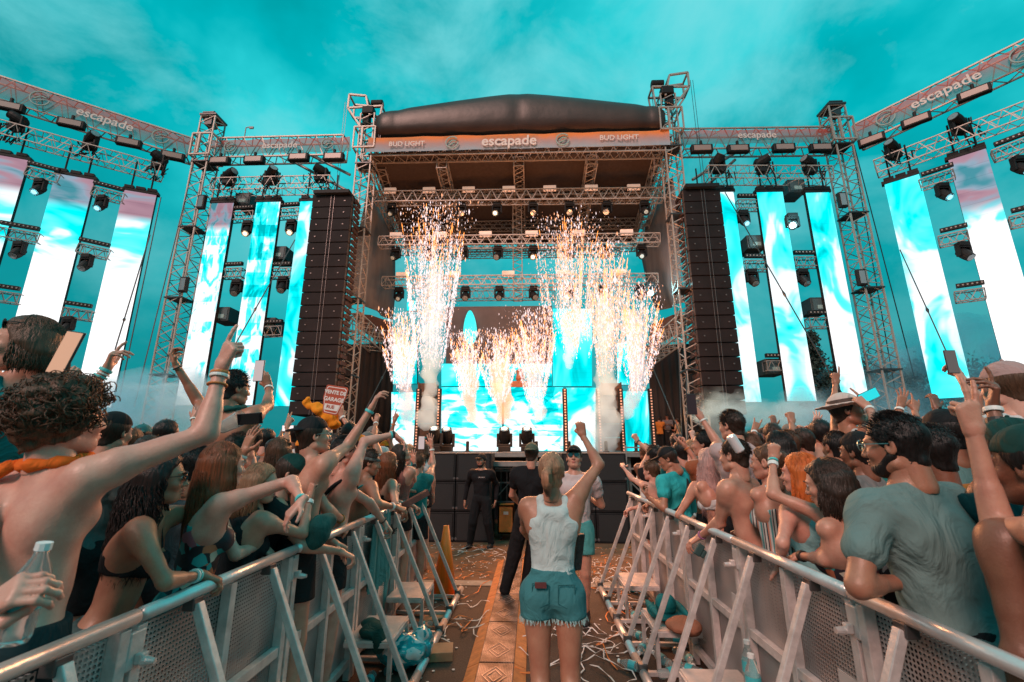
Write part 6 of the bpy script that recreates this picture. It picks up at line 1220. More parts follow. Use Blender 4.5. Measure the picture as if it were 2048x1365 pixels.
bg(1505, 888, 4.6, 'dark head between the selfie man and the white can', ('short', 'dark')); bg(1530, 878, 5.2, 'person far right holding a phone sideways', ('cap', 'black', .2, 'dark'), arms={'l': 'down', 'r': dict(e=(1540, 890), w=(1534, 878), h=(1528, 872), p='phone', n=(0, 1, 0))}); prop_phone(AD(1527, 873, 5.), (0, 1, 0), (1, 0, 0), 'dark phone held sideways far back on the right', mat('phone_rose', (.2, .12, .12), .3))
bg(1360, 905, 5.2, 'dark head behind the black-capped man', ('short', 'black')); bg(1425, 905, 5.4, 'pale-haired head behind the pink-haired woman', ('short', 'light')); bg(1580, 870, 5.5, 'grey-capped head in the smoke at the right', ('cap', 'grey', .2, 'dark')); bg(1290, 905, 6.6, 'woman in stripes raising a thin forearm at the right end of the deck', ('short', 'brown'), fem=True, arms={'l': dict(e=(1292, 945), w=(1288, 908), h=(1288, 890), p='relax', n=(0, 1, 0)), 'r': 'down'})
bg(1820, 862, 3.5, 'person hidden behind the curly-topped man with two fingers up', ('short', 'black'), 'tan', arms={'r': dict(e=(1838, 855), w=(1830, 822), h=(1832, 800), p='rock', n=(0, 1, 0)), 'l': 'down'}, fem=False); bg(2012, 775, 1.95+.4, 'person in a rose cap high at the right edge with a hand at the brim', ('cap', 'rose', .2, 'brown'), 'pale', arms={'l': dict(e=(2050, 850), w=(2030, 790), h=(2005, 765), p='open', n=(0, 1, 0)), 'r': 'down'}, q=1, sit=True, yaw=10)
bg(1352, 885, 6.4, 'small dark head near the crew platform', ('short', 'black')); bg(1740, 872, 3.9, 'dark head under the straw-hat woman', ('short', 'black')); bg(1945, 880, 3.4, 'head with a green cap between raised arms at the right', ('capback', 'green', .2, 'dark'))
# EXTRA raised arms over the right crowd
for px, py, d, ex, ey, wx, wy, hx, hy, ps, hr, lab in ((1545, 872, 4.4, 1553, 888, 1548, 852, 1546, 832, 'relax', ('short', 'dark'), 'person mid-right with one loose hand up against the smoke'), (1620, 880, 4.6, 1634, 880, 1630, 850, 1636, 832, 'open', ('capback', 'black', .2, 'dark'), 'person in a backward black cap with an open palm up, mid-right'), (1495, 895, 3.9, 1512, 900, 1508, 862, 1516, 842, 'rock', ('long', 'brown', .2), 'long-haired person making horns beside the selfie man'), (1578, 892, 3.9, 1590, 888, 1583, 846, 1580, 822, 'fist', ('short', 'brown'), 'person with a fist up just above the red hair'), (1765, 878, 3.8, 1790, 862, 1800, 815, 1806, 790, 'open', ('beanie', 'green', .2, 'dark'), 'person in a green knitted cap waving behind the big man'), (1846, 880, 3.2, 1868, 866, 1872, 818, 1868, 790, 'relax', ('short', 'black'), 'person with a slack raised hand left of the far right screen'), (1918, 878, 3.0, 1880, 858, 1868, 846, 1858, 832, 'fist', ('short', 'brown'), 'person whose knuckles just show above the plain black cap'), (1382, 900, 5.6, 1388, 900, 1386, 876, 1384, 862, 'relax', ('short', 'light'), 'fair head with a small raised hand near the crew platform')):
    bg(px, py, d, lab, hr, None, {'l': dict(e=(ex, ey), w=(wx, wy), h=(hx, hy), p=ps, n=(0, 1, 0)), 'r': 'down'}, bands=[bnd('l', .9, BW, .02)] if px % 2 else [], q=2 if d > 4 else 1)
# ================================================================ people in the lane
def fan(I):
    Pc, s, Rt, Fw = I['Pc'], I['s'], I['Rt'], I['Fw']; g = MB(); a = AD(1153, 1140, 2.92); b = AD(1161, 1068, 2.92); M = (b-a).to_track_quat('Z', 'Y').to_matrix()
    g.box((a+b)/2, (.058, .03, (b-a).length), M=M); o = g.build('folded_fan', mat('fan_black', (.02, .035, .035), .5, var=.6, vscale=60), bevel=.006); tag(o, 'black folded fan tucked into the back of the denim shorts', 'fan')
def denim(I):
    Pc, s, Rt, Fw, U = I['Pc'], I['s'], I['Rt'], I['Fw'], I['U']; rn = random.Random(3); m = cloth('denim_fray', (.35, .55, .55))
    for sd in 'rl':
        g = MB()
        Hj, K, A_ = I['hips'][sd]; z = min(I['hips']['r'][0].lerp(I['hips']['r'][1], .272).z, I['hips']['l'][0].lerp(I['hips']['l'][1], .272).z); c = Hj.lerp(K, .27)
        for k in range(90): a = rn.uniform(0, 6.28); p = V((c.x+math.cos(a)*.108*s, c.y+math.sin(a)*.108*s, z+.008)); g.tube([p, p+V((rn.gauss(0, .006), rn.gauss(0, .006), -rn.uniform(.012, .035)))], .0018, 3)
        g.build('frayed_hem', m, I['root'])
    g = MB(); bk = -Fw
    for sg in (-1, 1):                                                  # back pockets and seams
        c = Pc+Rt*sg*.078*s+bk*.142*s+U*.015*s; x, u = Rt.copy(), U.copy()
        for a, b in (((-.05, .06), (.05, .06)), ((.05, .06), (.05, -.04)), ((.05, -.04), (0, -.065)), ((0, -.065), (-.05, -.04)), ((-.05, -.04), (-.05, .06))): g.tube([c+(x*a[0]+u*a[1])*s-bk*(abs(a[0]*sg+.03)*.35)*s, c+(x*b[0]+u*b[1])*s-bk*(abs(b[0]*sg+.03)*.35)*s], .003, 4)
    g.build('pocket_seam', cloth('denim_seam', (.02, .10, .11)), I['root'])
    g = MB(); c = Pc-Rt*.078*s+bk*.140*s+U*.075*s; g.box(c, (.07, .02, .03)); g.build('wallet', mat('wallet', (.12, .03, .03), .5), I['root'])
person('C1', 'woman in a white tank top and denim shorts standing in the lane, fist raised', (1104, 944, 2.98), wide=1.12, hw=.055, yaw=0, hyaw=-15, s=1.02, fem=True, skin='tan', hair=('pony', 'blond', .17), q=0, lean=(-.02, .02), top=('tank', 'whitetank', (.50, .60, .60)), bottom=DN, feet=[(1150, 1590), (1090, 1590)], pitch=4,
    arms={'r': dict(e=(1198, 930), w=(1166, 872), h=(1157, 832), p='fist', n=(0, 1, 0)), 'l': dict(e=(1050, 1058), w=(1066, 1085), h=(1080, 1080), p='relax', n=(0, 0, -1))}, extra=[fan, denim])
person('C2', 'man in black with a camouflage cap standing on the cable ramp, seen from behind', (1064, 908, 5.75), yaw=-5, hyaw=-15, s=1.05, skin='fair', hair=('capback', 'camo', .2, 'dark'), q=0, top=('tee', 'blacktee', (.012, .012, .014)), bottom=PT, lean=(0, .05), feet=[(1052, 1190), (1010, 1198)], arms={'r': dict(e=(1092, 985), w=(1082, 960), h=(1080, 945), p='grip', n=(0, 0, 1)), 'l': dict(e=(1024, 990), w=(1040, 1010), p='relax', n=(0, 0, -1))})
person('C3', 'man in a black cap, dark glasses and pale T-shirt facing the camera, looking up', (1148, 916, 5.0), yaw=172, hyaw=172, s=1.04, skin='fair', hair=('cap', 'black', .2, 'brown'), q=0, top=('tee', 'paletee', (.55, .45, .45)), bottom=('shorts', 'tealshorts', (.08, .32, .32)), feet=[(1125, 1235), (1172, 1245)], pitch=14, beard=False,
    arms={'l': dict(e=(1203, 1010), w=(1178, 996), h=(1170, 985), p='relax', n=(0, 0, 1)), 'r': 'down'}, extra=[glasses(True)], bands=[bnd('l', .9, BD, .02)])
def guardtext(I):
    c = I['Nb']+I['Fw']*.14-I['U']*.12-I['Rt']*.05; text_mesh('chest_lettering', 'SECURITY', .028, frame_M(c, V((1, 0, 0)), (0, 0, 1)), LET, I['root'], extr=.001)
person('C4', 'bearded security guard in black standing before the subwoofers', (963, 922, 8.6), yaw=168, hyaw=150, s=1.0, skin='tan', hair=('cap', 'black', .2, 'black'), q=0, top=('long', 'blackshirt', (.012, .012, .014)), bottom=PT, feet=[(940, 1096), (982, 1096)], beard=True, extra=[guardtext], arms={'r': dict(e=(935, 970), w=(930, 1000), h=(928, 1012), p='relax', n=(1, 0, 0)), 'l': dict(e=(994, 970), w=(992, 1000), h=(990, 1012), p='relax', n=(-1, 0, 0))})
for i, (px, py, sk, tp, lab, yw) in enumerate(((1318, 838, 'tan', ('tee', 'orangetee', (.45, .15, .03)), 'crew member in orange standing at the right of the stage', -20), (1334, 834, 'brown', ('tee', 'greyjacket', (.12, .11, .12)), 'crew member in grey with a cap at the right of the stage', 160), (1354, 842, 'tan', ('tee', 'tantee', (.5, .3, .18)), 'crew member in a light shirt at the right of the stage', 60))):
    person('S%d' % i, lab, (px, py, 20.4), yaw=yw, s=.92, skin=sk, hair=('cap', 'black', .2, 'dark') if i != 2 else ('short', 'dark'), q=2, top=tp, bottom=PT, arms={'r': 'front', 'l': 'front'})
l = bpy.data.lights.new('stage_side_glow', 'POINT'); l.energy = 60; l.color = (1, .4, .12); l.shadow_soft_size = .3; lo = bpy.data.objects.new('stage_side_glow', l); lo.location = AY(1300, 830, 18.5); COL.objects.link(lo)
# ================================================================ barriers, ground things
def perf_mat():
    m = bpy.data.materials.new('perforated_sheet'); m.use_nodes = True; nt = m.node_tree; p = nt.nodes['Principled BSDF']; p.inputs['Base Color'].default_value = (.50, .42, .40, 1); p.inputs['Metallic'].default_value = .45; p.inputs['Roughness'].default_value = .45
    t = N(nt, 'ShaderNodeTexCoord'); s = N(nt, 'ShaderNodeSeparateXYZ'); nt.links.new(t.outputs['Object'], s.inputs[0])
    def f(o, k):
        a = N(nt, 'ShaderNodeMath', operation='MULTIPLY'); a.inputs[1].default_value = k; nt.links.new(o, a.inputs[0]); b = N(nt, 'ShaderNodeMath', operation='FRACT'); nt.links.new(a.outputs[0], b.inputs[0]); c = N(nt, 'ShaderNodeMath', operation='SUBTRACT'); c.inputs[1].default_value = .5; nt.links.new(b.outputs[0], c.inputs[0]); d = N(nt, 'ShaderNodeMath', operation='MULTIPLY'); nt.links.new(c.outputs[0], d.inputs[0]); nt.links.new(c.outputs[0], d.inputs[1]); return d.outputs[0]
    sm = N(nt, 'ShaderNodeMath', operation='ADD'); nt.links.new(f(s.outputs[1], 52.), sm.inputs[0]); nt.links.new(f(s.outputs[2], 52.), sm.inputs[1]); g = N(nt, 'ShaderNodeMath', operation='GREATER_THAN'); g.inputs[1].default_value = .11; nt.links.new(sm.outputs[0], g.inputs[0]); nt.links.new(g.outputs[0], p.inputs['Alpha'])
    a = N(nt, 'ShaderNodeTexNoise', Scale=2., Detail=4); nt.links.new(t.outputs['Object'], a.inputs['Vector']); r = ramp(nt, [(.35, (.30, .26, .25)), (.65, (.60, .56, .55))]); nt.links.new(a.outputs[0], r.inputs[0]); nt.links.new(r.outputs[0], p.inputs['Base Color']); return m
PERF = perf_mat(); TUBE = mat('rail_aluminium', (.74, .68, .66), .30, .5, var=.12, bump=.15, bscale=40); SQT = mat('frame_aluminium', (.62, .56, .54), .42, .3, var=.22, vscale=12, bump=.2, bscale=50); STEPM = mat('step_plate', (.66, .56, .52), .5, .35, bump=.3, var=.15)
def barrier(sd, y0, y1, end=False):
    """crowd barrier unit: solid face to the crowd, slanting braces and foot rail to the lane"""
    X = -1.53 if sd < 0 else 1.44; rx = X-sd*.06; bx = -.93 if sd < 0 else .89
    o = empty('crowd_barrier', (X, y0, 0), '', 'barrier', 'aluminium crowd barriers lining the lane'); L_ = y1-y0; e = .012
    g = MB(); g.box((X, (y0+y1)/2, .60), (.012, L_-2*e-.06, 1.08)); g.build('perforated_panel', PERF, o)
    g = MB(); g.tube([(rx, y0+e, 1.2), (rx, y1-e, 1.2)], .027, 14); g.build('top_rail', TUBE, o, smooth=True)
    for y in (y0+.035, (y0+y1)/2, y1-.035):
        g = MB(); g.box((X-sd*.032, y, .585), (.05, .045, 1.15)); g.build('post', SQT, o, bevel=.003)
    for z in (.66, .14): g = MB(); g.box((X-sd*.030, (y0+y1)/2, z), (.044, L_-.12, .05)); g.build('cross_rail', SQT, o, bevel=.003)
    for y in (y0+L_*.25, y0+L_*.75):
        g = MB(); a = V((rx-sd*.02, y, 1.155)); b = V((bx, y, .06)); M = (b-a).to_track_quat('Z', 'Y').to_matrix(); g.box((a+b)/2, (.038, .038, (b-a).length), M=M); br = g.build('brace', SQT, o, bevel=.004)
        g = MB(); g.box((bx, y, .07), (.07, .07, .08)); g.build('brace_bracket', mat('bracket_steel', (.14, .13, .13), .4, .8), br, bevel=.004); g = MB(); g.box((rx, y, 1.155), (.05, .06, .05)); g.build('brace_bracket', mat('bracket_steel'), br, bevel=.004)
        g = MB(); g.box(((X+bx)/2, y, .035), (abs(X-bx), .04, .03)); g.build('floor_bar', SQT, o)
    g = MB(); g.tube([(bx, y0+e, .045), (bx, y1-e, .045)], .036, 12); g.build('foot_rail', TUBE, o, smooth=True)
    g = MB(); g.box((X-sd*.05, y0+.02, 1.08), (.02, .07, .13)); g.box((X-sd*.075, y0+.03, 1.05), (.03, .035, .04)); cl = g.build('coupling', SQT, o, bevel=.006)
    g = MB(); g.lathe([(.014, -.03), (.017, 0), (.010, .03)], (X-sd*.10, y0+.03, 1.04), 10, Matrix.Rotation(R(90), 3, 'Y')); g.build('coupling_bolt', TUBE, cl)
    g = MB(); g.box((X-sd*.010, y0+.19, .74), (.004, .14, .13)); g.build('id_plate', mat('id_plate', (.5, .46, .44), .5), o)
    return o
nl = 0; segL = []
ys = [6.35-1.14*k for k in range(7)]
pos = ['farthest, nearest the orange cone', 'second from the stage end', 'third from the stage end', 'fourth from the stage end', 'fifth from the stage end', 'last fully seen', 'nearest the camera']
for k in range(6): b = barrier(-1, ys[k+1], ys[k]); b['label'] = 'left-hand crowd barrier unit, '+pos[k]+''
ysr = [6.75-1.14*k for k in range(7)]
for k in range(6): b = barrier(1, ysr[k+1], ysr[k]); b['label'] = 'right-hand crowd barrier unit, '+(pos[k] if k else 'farthest, nearest the subwoofers')
for (X0, X1, y, lab) in ((-1.48, -1.12, 5.2, 'pale step plate of the left barrier near the orange cone'), (-1.48, -1.12, 4.15, 'pale step plate under the dark rag'), (-1.46, -1.08, 2.95, 'pale step plate low at the left, sticking out nearest the camera'), (1.39, 1.03, 5.7, 'bright step plate farthest along the right barrier'), (1.39, 1.03, 4.45, 'step plate under the teal hat'), (1.39, 1.0, 3.25, 'step plate with two water bottles at its back edge')):
    o = empty('barrier_step', ((X0+X1)/2, y, 0), lab, 'step', 'step plates between the barrier braces'); g = MB(); g.box(((X0+X1)/2, y, .34), (abs(X1-X0), .55, .012)); g.build('tread', STEPM, o)
    g = MB(); g.box(((X0+X1)/2, y-.27, .318), (abs(X1-X0), .03, .034)); g.box((X1, y, .318), (.025, .52, .034)); g.build('edge_bar', SQT, o)
    for yy in (-.24, .24): g = MB(); g.box((X1, y+yy, .16), (.03, .03, .29)); g.build('leg', SQT, o)
# cable ramp
def plate_mat():
    m = bpy.data.materials.new('chequer_plate'); m.use_nodes = True; nt = m.node_tree; p = nt.nodes['Principled BSDF']; p.inputs['Metallic'].default_value = .6; p.inputs['Roughness'].default_value = .42; t = N(nt, 'ShaderNodeTexCoord'); mp = N(nt, 'ShaderNodeMapping'); mp.inputs['Rotation'].default_value = (0, 0, R(45)); mp.inputs['Scale'].default_value = (26, 26, 1); nt.links.new(t.outputs['Object'], mp.inputs[0])
    b = N(nt, 'ShaderNodeTexBrick', Scale=1.); b.inputs['Color1'].default_value = (.55, .42, .38, 1); b.inputs['Color2'].default_value = (.42, .33, .3, 1); b.inputs['Mortar'].default_value = (.10, .08, .07, 1); b.inputs['Mortar Size'].default_value = .07; nt.links.new(mp.outputs[0], b.inputs['Vector'])
    n_ = N(nt, 'ShaderNodeTexNoise', Scale=6, Detail=5); nt.links.new(t.outputs['Object'], n_.inputs['Vector']); r = ramp(nt, [(.4, (.3, .24, .2)), (.6, (1, 1, 1))]); nt.links.new(n_.outputs[0], r.inputs[0]); mx = N(nt, 'ShaderNodeMixRGB', blend_type='MULTIPLY'); mx.inputs[0].default_value = 1; nt.links.new(b.outputs[0], mx.inputs[1]); nt.links.new(r.outputs[0], mx.inputs[2]); nt.links.new(mx.outputs[0], p.inputs['Base Color'])
    bu = N(nt, 'ShaderNodeBump', Strength=.7, Distance=.01); nt.links.new(b.outputs['Fac'], bu.inputs['Height']); bu.invert = True; nt.links.new(bu.outputs[0], p.inputs['Normal']); return m
PLT = plate_mat(); ORG = mat('ramp_orange', (.52, .17, .045), .6, bump=.3, var=.3, vscale=14)
for k in range(8):
    y0 = .6+k*.92; y1 = y0+.91; o = empty('cable_ramp', (-.31, y0, 0), 'cable ramp section with chequer lid and orange sides, number %d from the camera' % (k+1), 'cable ramp', 'cable ramp sections laid along the lane')
    g = MB()
    for (a, b) in ((-.56, -.46), (-.06, -.16)): lo_, hi_ = (a, b); g.hexa([(lo_, y0, .004), (hi_, y0, .004), (hi_, y1, .004), (lo_, y1, .004), (lo_, y0, .010), (hi_, y0, .05), (hi_, y1, .05), (lo_, y1, .010)] if a < b else [(hi_, y0, .004), (lo_, y0, .004), (lo_, y1, .004), (hi_, y1, .004), (hi_, y0, .05), (lo_, y0, .010), (lo_, y1, .010), (hi_, y1, .05)])
    g.build('side_ramp', ORG, o); g = MB(); g.box((-.31, (y0+y1)/2, .03), (.296, y1-y0-.006, .05)); lid = g.build('lid', PLT, o, bevel=.004)
    g = MB()
    for j in range(2):
        c = V((-.31, y0+.23+.45*j, .058))
        for r_ in (.10, .06):
            q = [c+V(v) for v in ((0, -r_*1.5, 0), (r_, 0, 0), (0, r_*1.5, 0), (-r_, 0, 0), (0, -r_*1.5, 0))]
            for a, b in zip(q, q[1:]): g.bar(a, b, .003)
    g.build('diamond_rib', mat('rib_metal', (.5, .4, .36), .4, .6), lid)
# subwoofers
SUBM = mat('sub_grille', (.012, .011, .012), .6, bump=.6, bscale=300)
def subs(xa, xb, n, Y, lab):
    w_ = (xb-xa)/n
    for i in range(n):
        for j in range(3):
            c = V((xa+w_*(i+.5), Y+.45, .29+.578*j)); o = empty('subwoofer', (c.x, c.y, c.z-.285), 'black subwoofer of the %s block, %s in the %s column' % (lab, ['bottom', 'middle', 'top'][j], ['first', 'second', 'third'][i]), 'subwoofer', 'subwoofer blocks before the stage')
            g = MB(); g.box(c, (w_-.012, .9, .57)); g.build('cabinet', BLK, o, bevel=.012); g = MB(); g.box(c+V((0, -.455, 0)), (w_-.10, .012, .49)); g.build('grille', SUBM, o)
            g = MB()
            for t in (-1, 1): g.lathe([(.03, 0), (.02, .012)], c+V((t*(w_/2-.035), -.452, -.22)), 8, Matrix.Rotation(R(90), 3, 'X'))
            g.build('corner_bolt', mat('pin_steel', (.16, .14, .14)), o)
subs(-2.3, -.82, 2, 9.5, 'left'); subs(.62, 1.95, 2, 9.5, 'right')
# clutter in the gap between the blocks: flight case, barrier frame, deck rail
o = empty('flight_case', (-.52, 9.9, 0), 'orange flight case with metal edges between the subwoofer blocks', 'flight case'); c = V((-.53, 9.9, .42)); g = MB(); g.box(c, (.30, .5, .52)); g.build('case_body', mat('case_orange', (.62, .16, .03), .5, var=.2), o, bevel=.005); g = MB()
for sx_ in (-1, 1):
    for sz in (-1, 1): g.box(c+V((sx_*.15, -.252, sz*0)), (.025, .01, .52)); g.box(c+V((0, -.252, sz*.26)), (.32, .012, .03))
g.build('case_edge', TUBE, o); g = MB(); g.box(c+V((0, -.258, .12)), (.1, .01, .06)); g.build('latch', TUBE, o); g = MB()
for sx_ in (-.1, .1): g.lathe([(.045, -.015), (.045, .015)], V((-.53+sx_, 9.75, .06)), 10, Matrix.Rotation(R(90), 3, 'Y'))
g.build('castor', BLK, o)
g = MB()
for z in (1.35, 1.1, .7): g.bar((-.8, 10.2, z), (.6, 10.2, z), .02)
for x in np.arange(-.8, .6, .13): g.bar((x, 10.2, .1), (x, 10.2, 1.35), .009)
tag(g.build('guard_rail', mat('dark_steel', (.10, .09, .09), .5, .5)), 'dark guard rail in the gap under the stage deck', 'guard rail')
g = MB(); g.box((-.1, 10.3, 1.52), (1.7, .5, .05)); g.box((-.1, 10.03, 1.50), (1.7, .03, .1)); tag(g.build('equipment_shelf', ALUD), 'grey metal shelf under the deck edge at the centre', 'shelf')
g = MB()                                                                  # scaffold beyond the right rail end
for x in (2.05, 2.75, 3.4): g.bar((x, 10.0, 0), (x, 10.0, 1.9), .025)
for z in (.5, 1.2, 1.85): g.bar((2.05, 10.0, z), (3.4, 10.0, z), .022)
g.bar((2.05, 10.0, 1.2), (2.75, 10.0, .5), .02); tag(g.build('scaffold', ALUD), 'small scaffold frame beside the right subwoofer block', 'scaffold')
# traffic cone
cp = AZ(888, 1190, 0); o = empty('traffic_cone', cp, 'tall plain orange traffic cone behind the left barrier braces', 'traffic cone'); CO = mat('cone_orange', (.85, .20, .015), .5, var=.1); g = MB(); hcn = .98*(cp.y/6.2)*.84
g.lathe([(.155, .03), (.035, hcn), (.028, hcn), (.02, hcn-.03)], cp, 22); g.build('cone_body', CO, o, smooth=True); g = MB(); g.box(cp+V((0, 0, .018)), (.36, .36, .03)); g.build('cone_base', CO, o, bevel=.01)
# litter
PET = mat('clear_plastic', (.8, .9, .9), .08, trans=.85)
def bottle(c, label, M=None, s=1., group='empty water bottles', lay=False):
    M = M or Matrix.Identity(3); o = empty('water_bottle', c, label, 'bottle', group); g = MB(); g.lathe([(.030*s, 0), (.033*s, .01*s), (.033*s, .05*s), (.030*s, .06*s), (.033*s, .07*s), (.033*s, .13*s), (.030*s, .15*s), (.014*s, .185*s), (.013*s, .20*s)], c, 14, M); g.build('bottle_body', PET, o, smooth=True)
    g = MB(); g.lathe([(.0345*s, .072*s), (.0345*s, .125*s)], c, 14, M, cap=False); g.build('bottle_label', mat('bottle_label', (.05, .45, .50), .5), o); g = MB(); g.lathe([(.016*s, .198*s), (.016*s, .215*s)], c, 10, M); g.build('bottle_cap', mat('cap_white', (.7, .75, .75), .5), o)
    return o
bottle(AD(22, 1285, 1.02), 'clear water bottle with a teal label held at the left bottom corner', Matrix.Rotation(.12, 3, 'Y'), 1.0, None)
bottle(V((1.30, 3.08, .346)), 'upright water bottle at the left on the near right step plate', s=1.25); bottle(V((1.37, 3.28, .346)), 'upright water bottle against the panel on the near right step plate', s=1.25)
rl_ = random.Random(11)
for i, (px, py) in enumerate(((1310, 1300), (1340, 1330), (1290, 1290), (1360, 1345), (1275, 1240), (1262, 1215), (1330, 1280), (775, 1345), (800, 1335), (865, 1250), (1255, 1175), (1318, 1350), (1385, 1340), (1300, 1230), (1330, 1215), (1350, 1300), (1375, 1310), (1248, 1205), (1290, 1340), (1405, 1350), (830, 1290), (745, 1350), (1238, 1165), (1268, 1265), (1345, 1260))):
    c = AZ(px, py, .04); bottle(c, 'crushed clear bottle lying on the asphalt among litter', Matrix.Rotation(rl_.uniform(0, 6.28), 3, 'Z') @ Matrix.Rotation(R(88), 3, 'X'), 1.1, 'crushed bottles on the ground')
WR = mat('streamer_white', (.72, .62, .58), .7); OR = mat('streamer_orange', (.75, .20, .04), .7)
def ribbon(name, px, py, n, m, lab, sp=.05, seed=0, wv=.02, step=.09, parent=None):
    rn = random.Random(seed); g = MB(); p = AZ(px, py, .012); a = rn.uniform(0, 6.28); pr = None
    pts = [p]
    for i in range(n): a += rn.gauss(0, .9); p = p+V((math.cos(a)*step, math.sin(a)*step*1.2, 0)); p.z = .012+abs(rn.gauss(0, wv)); pts.append(p.copy())
    sm = []
    for i in range(len(pts)-1):
        for k in range(3): t = k/3; sm.append(pts[i].lerp(pts[i+1], t))
    for i in range(len(sm)-1):
        d = (sm[i+1]-sm[i]).normalized(); tw = V((-d.y, d.x, .5*math.sin(i*.9+seed))).normalized()*.0055; a1, b1 = sm[i]-tw, sm[i]+tw
        if pr: g.quad(pr[0], pr[1], b1, a1)
        pr = (a1, b1)
    o = g.build(name, m); sl = o.modifiers.new('t', 'SOLIDIFY'); sl.thickness = .0015; tag(o, lab, 'streamer', 'paper streamers on the ground'); return o
SPOT = [(1190, 1185, 26, WR, 'left of the right foot rail'), (1215, 1175, 24, WR, 'by the far end of the right foot rail'), (1200, 1250, 26, WR, 'beside the right foot rail midway'), (1180, 1330, 30, WR, 'tangled at the bottom right of the ramp'), (1210, 1320, 26, WR, 'bunched near the lower right foot rail'), (1235, 1340, 24, OR, 'bottom centre beside the right rail'), (900, 1285, 20, WR, 'right of the left foot rail'), (880, 1230, 14, WR, 'by the cardboard'), (905, 1240, 18, OR, 'hanging past the left foot rail'), (950, 1130, 20, WR, 'on the dirt behind the cone'), (1000, 1130, 16, WR, 'on the dirt in the middle'), (925, 1135, 14, OR, 'on the dirt near the cone'), (1220, 1130, 26, OR, 'on the dirt at the right'), (1235, 1120, 24, WR, 'across the dirt at the right'), (1250, 1290, 22, WR, 'under the right braces'), (1270, 1210, 26, WR, 'under the far right step plate'), (985, 1160, 14, OR, 'beside the concrete strip'), (960, 1300, 16, WR, 'lying on the ramp edge'), (940, 1330, 14, OR, 'on the orange ramp side'), (1260, 1170, 24, WR, 'heaped by the right foot rail end')]
for i, (px, py, n, m, lab) in enumerate(SPOT): ribbon('paper_streamer', px, py, int(n*1.7), m, ('white' if m is WR else 'orange')+' paper streamer '+lab, seed=i+3)
g = MB(); rc = random.Random(4)
for i in range(160):
    x = rc.choice([rc.uniform(-.92, -.6), rc.uniform(-.05, .88), rc.uniform(-1.4, -.95), rc.uniform(.9, 1.35)]); y = rc.uniform(3.4, 8.6); g.lathe([(.013, 0), (.013, .003)], (x, y, .006), 8)
for i in range(240):
    x = rc.uniform(-2, 2); y = rc.uniform(6.9, 9.3); c = V((x, y, .012)); a = rc.uniform(0, 3); g.quad(c+V((-.03*math.cos(a), -.03*math.sin(a), 0)), c+V((.006, -.006, .004)), c+V((.03*math.cos(a), .03*math.sin(a), .003)), c+V((-.006, .006, .006)))
tag(g.build('confetti', WR), 'pale confetti dots and shreds scattered over the ground', 'confetti', kind='stuff')
g = MB()
for i in range(300):
    x = rc.choice([rc.uniform(-2.2, -.6), rc.uniform(.3, 2.3)]); y = rc.uniform(6.9, 9.2); c = V((x, y, .014)); a = rc.uniform(0, 3); L_ = rc.uniform(.02, .09); g.quad(c+V((-L_*math.cos(a), -L_*math.sin(a), 0)), c+V((.008, -.008, .004)), c+V((L_*math.cos(a), L_*math.sin(a), .003)), c+V((-.008, .008, .008)))
tag(g.build('orange_shreds', OR), 'orange paper shreds strewn over the dirt before the subwoofers', 'confetti', kind='stuff')
CB = mat('cardboard', (.42, .22, .12), .85, bump=.2, var=.15)
for px, py, rz, sz, lab in ((872, 1305, .15, (.30, .22, .07), 'shallow cardboard box lid under the left foot rail'), (868, 1235, .5, (.26, .18, .02), 'flat piece of cardboard by the cone'), (1285, 1232, .2, (.3, .2, .03), 'flattened cardboard under the right braces')):
    c = AZ(px, py, sz[2]/2+.005); g = MB(); g.box(c, sz, rz); tag(g.build('cardboard_piece', CB, bevel=.003), lab, 'cardboard')
# blue shrink-wrapped bottle pack
c = AZ(805, 1300, .14); Fb = Field(npv(c)-.35, npv(c)+.35, .014); rn = random.Random(2)
Fb.ell(c, (.22, .17, .12), None, .03)
for i in range(14): Fb.ell(c+V((rn.uniform(-.18, .18), rn.uniform(-.14, .14), rn.uniform(-.05, .12))), (.06, .06, .07), None, .02)
Fb.wobble(.008, 25, 1.); Fb.wobble(.005, 60, 2.)
pm = bpy.data.materials.new('shrink_wrap'); pm.use_nodes = True; nt_ = pm.node_tree; pp = nt_.nodes['Principled BSDF']; t_ = N(nt_, 'ShaderNodeTexCoord'); a_ = N(nt_, 'ShaderNodeTexNoise', Scale=5., Detail=2, Distortion=1.5); nt_.links.new(t_.outputs['Object'], a_.inputs['Vector']); r_ = ramp(nt_, [(.0, (.0, .25, .30)), (.52, (.02, .38, .42)), (.56, (.6, .65, .65)), (.66, (.0, .3, .34))], 'CONSTANT'); nt_.links.new(a_.outputs[0], r_.inputs[0]); nt_.links.new(r_.outputs[0], pp.inputs['Base Color']); pp.inputs['Roughness'].default_value = .15; pp.inputs['Coat Weight'].default_value = .5
o = mesh_obj('plastic_pack', [Fb.mesh()], pm); tag(o, 'torn teal and white plastic wrapper of a bottle pack by the left braces', 'wrapper')
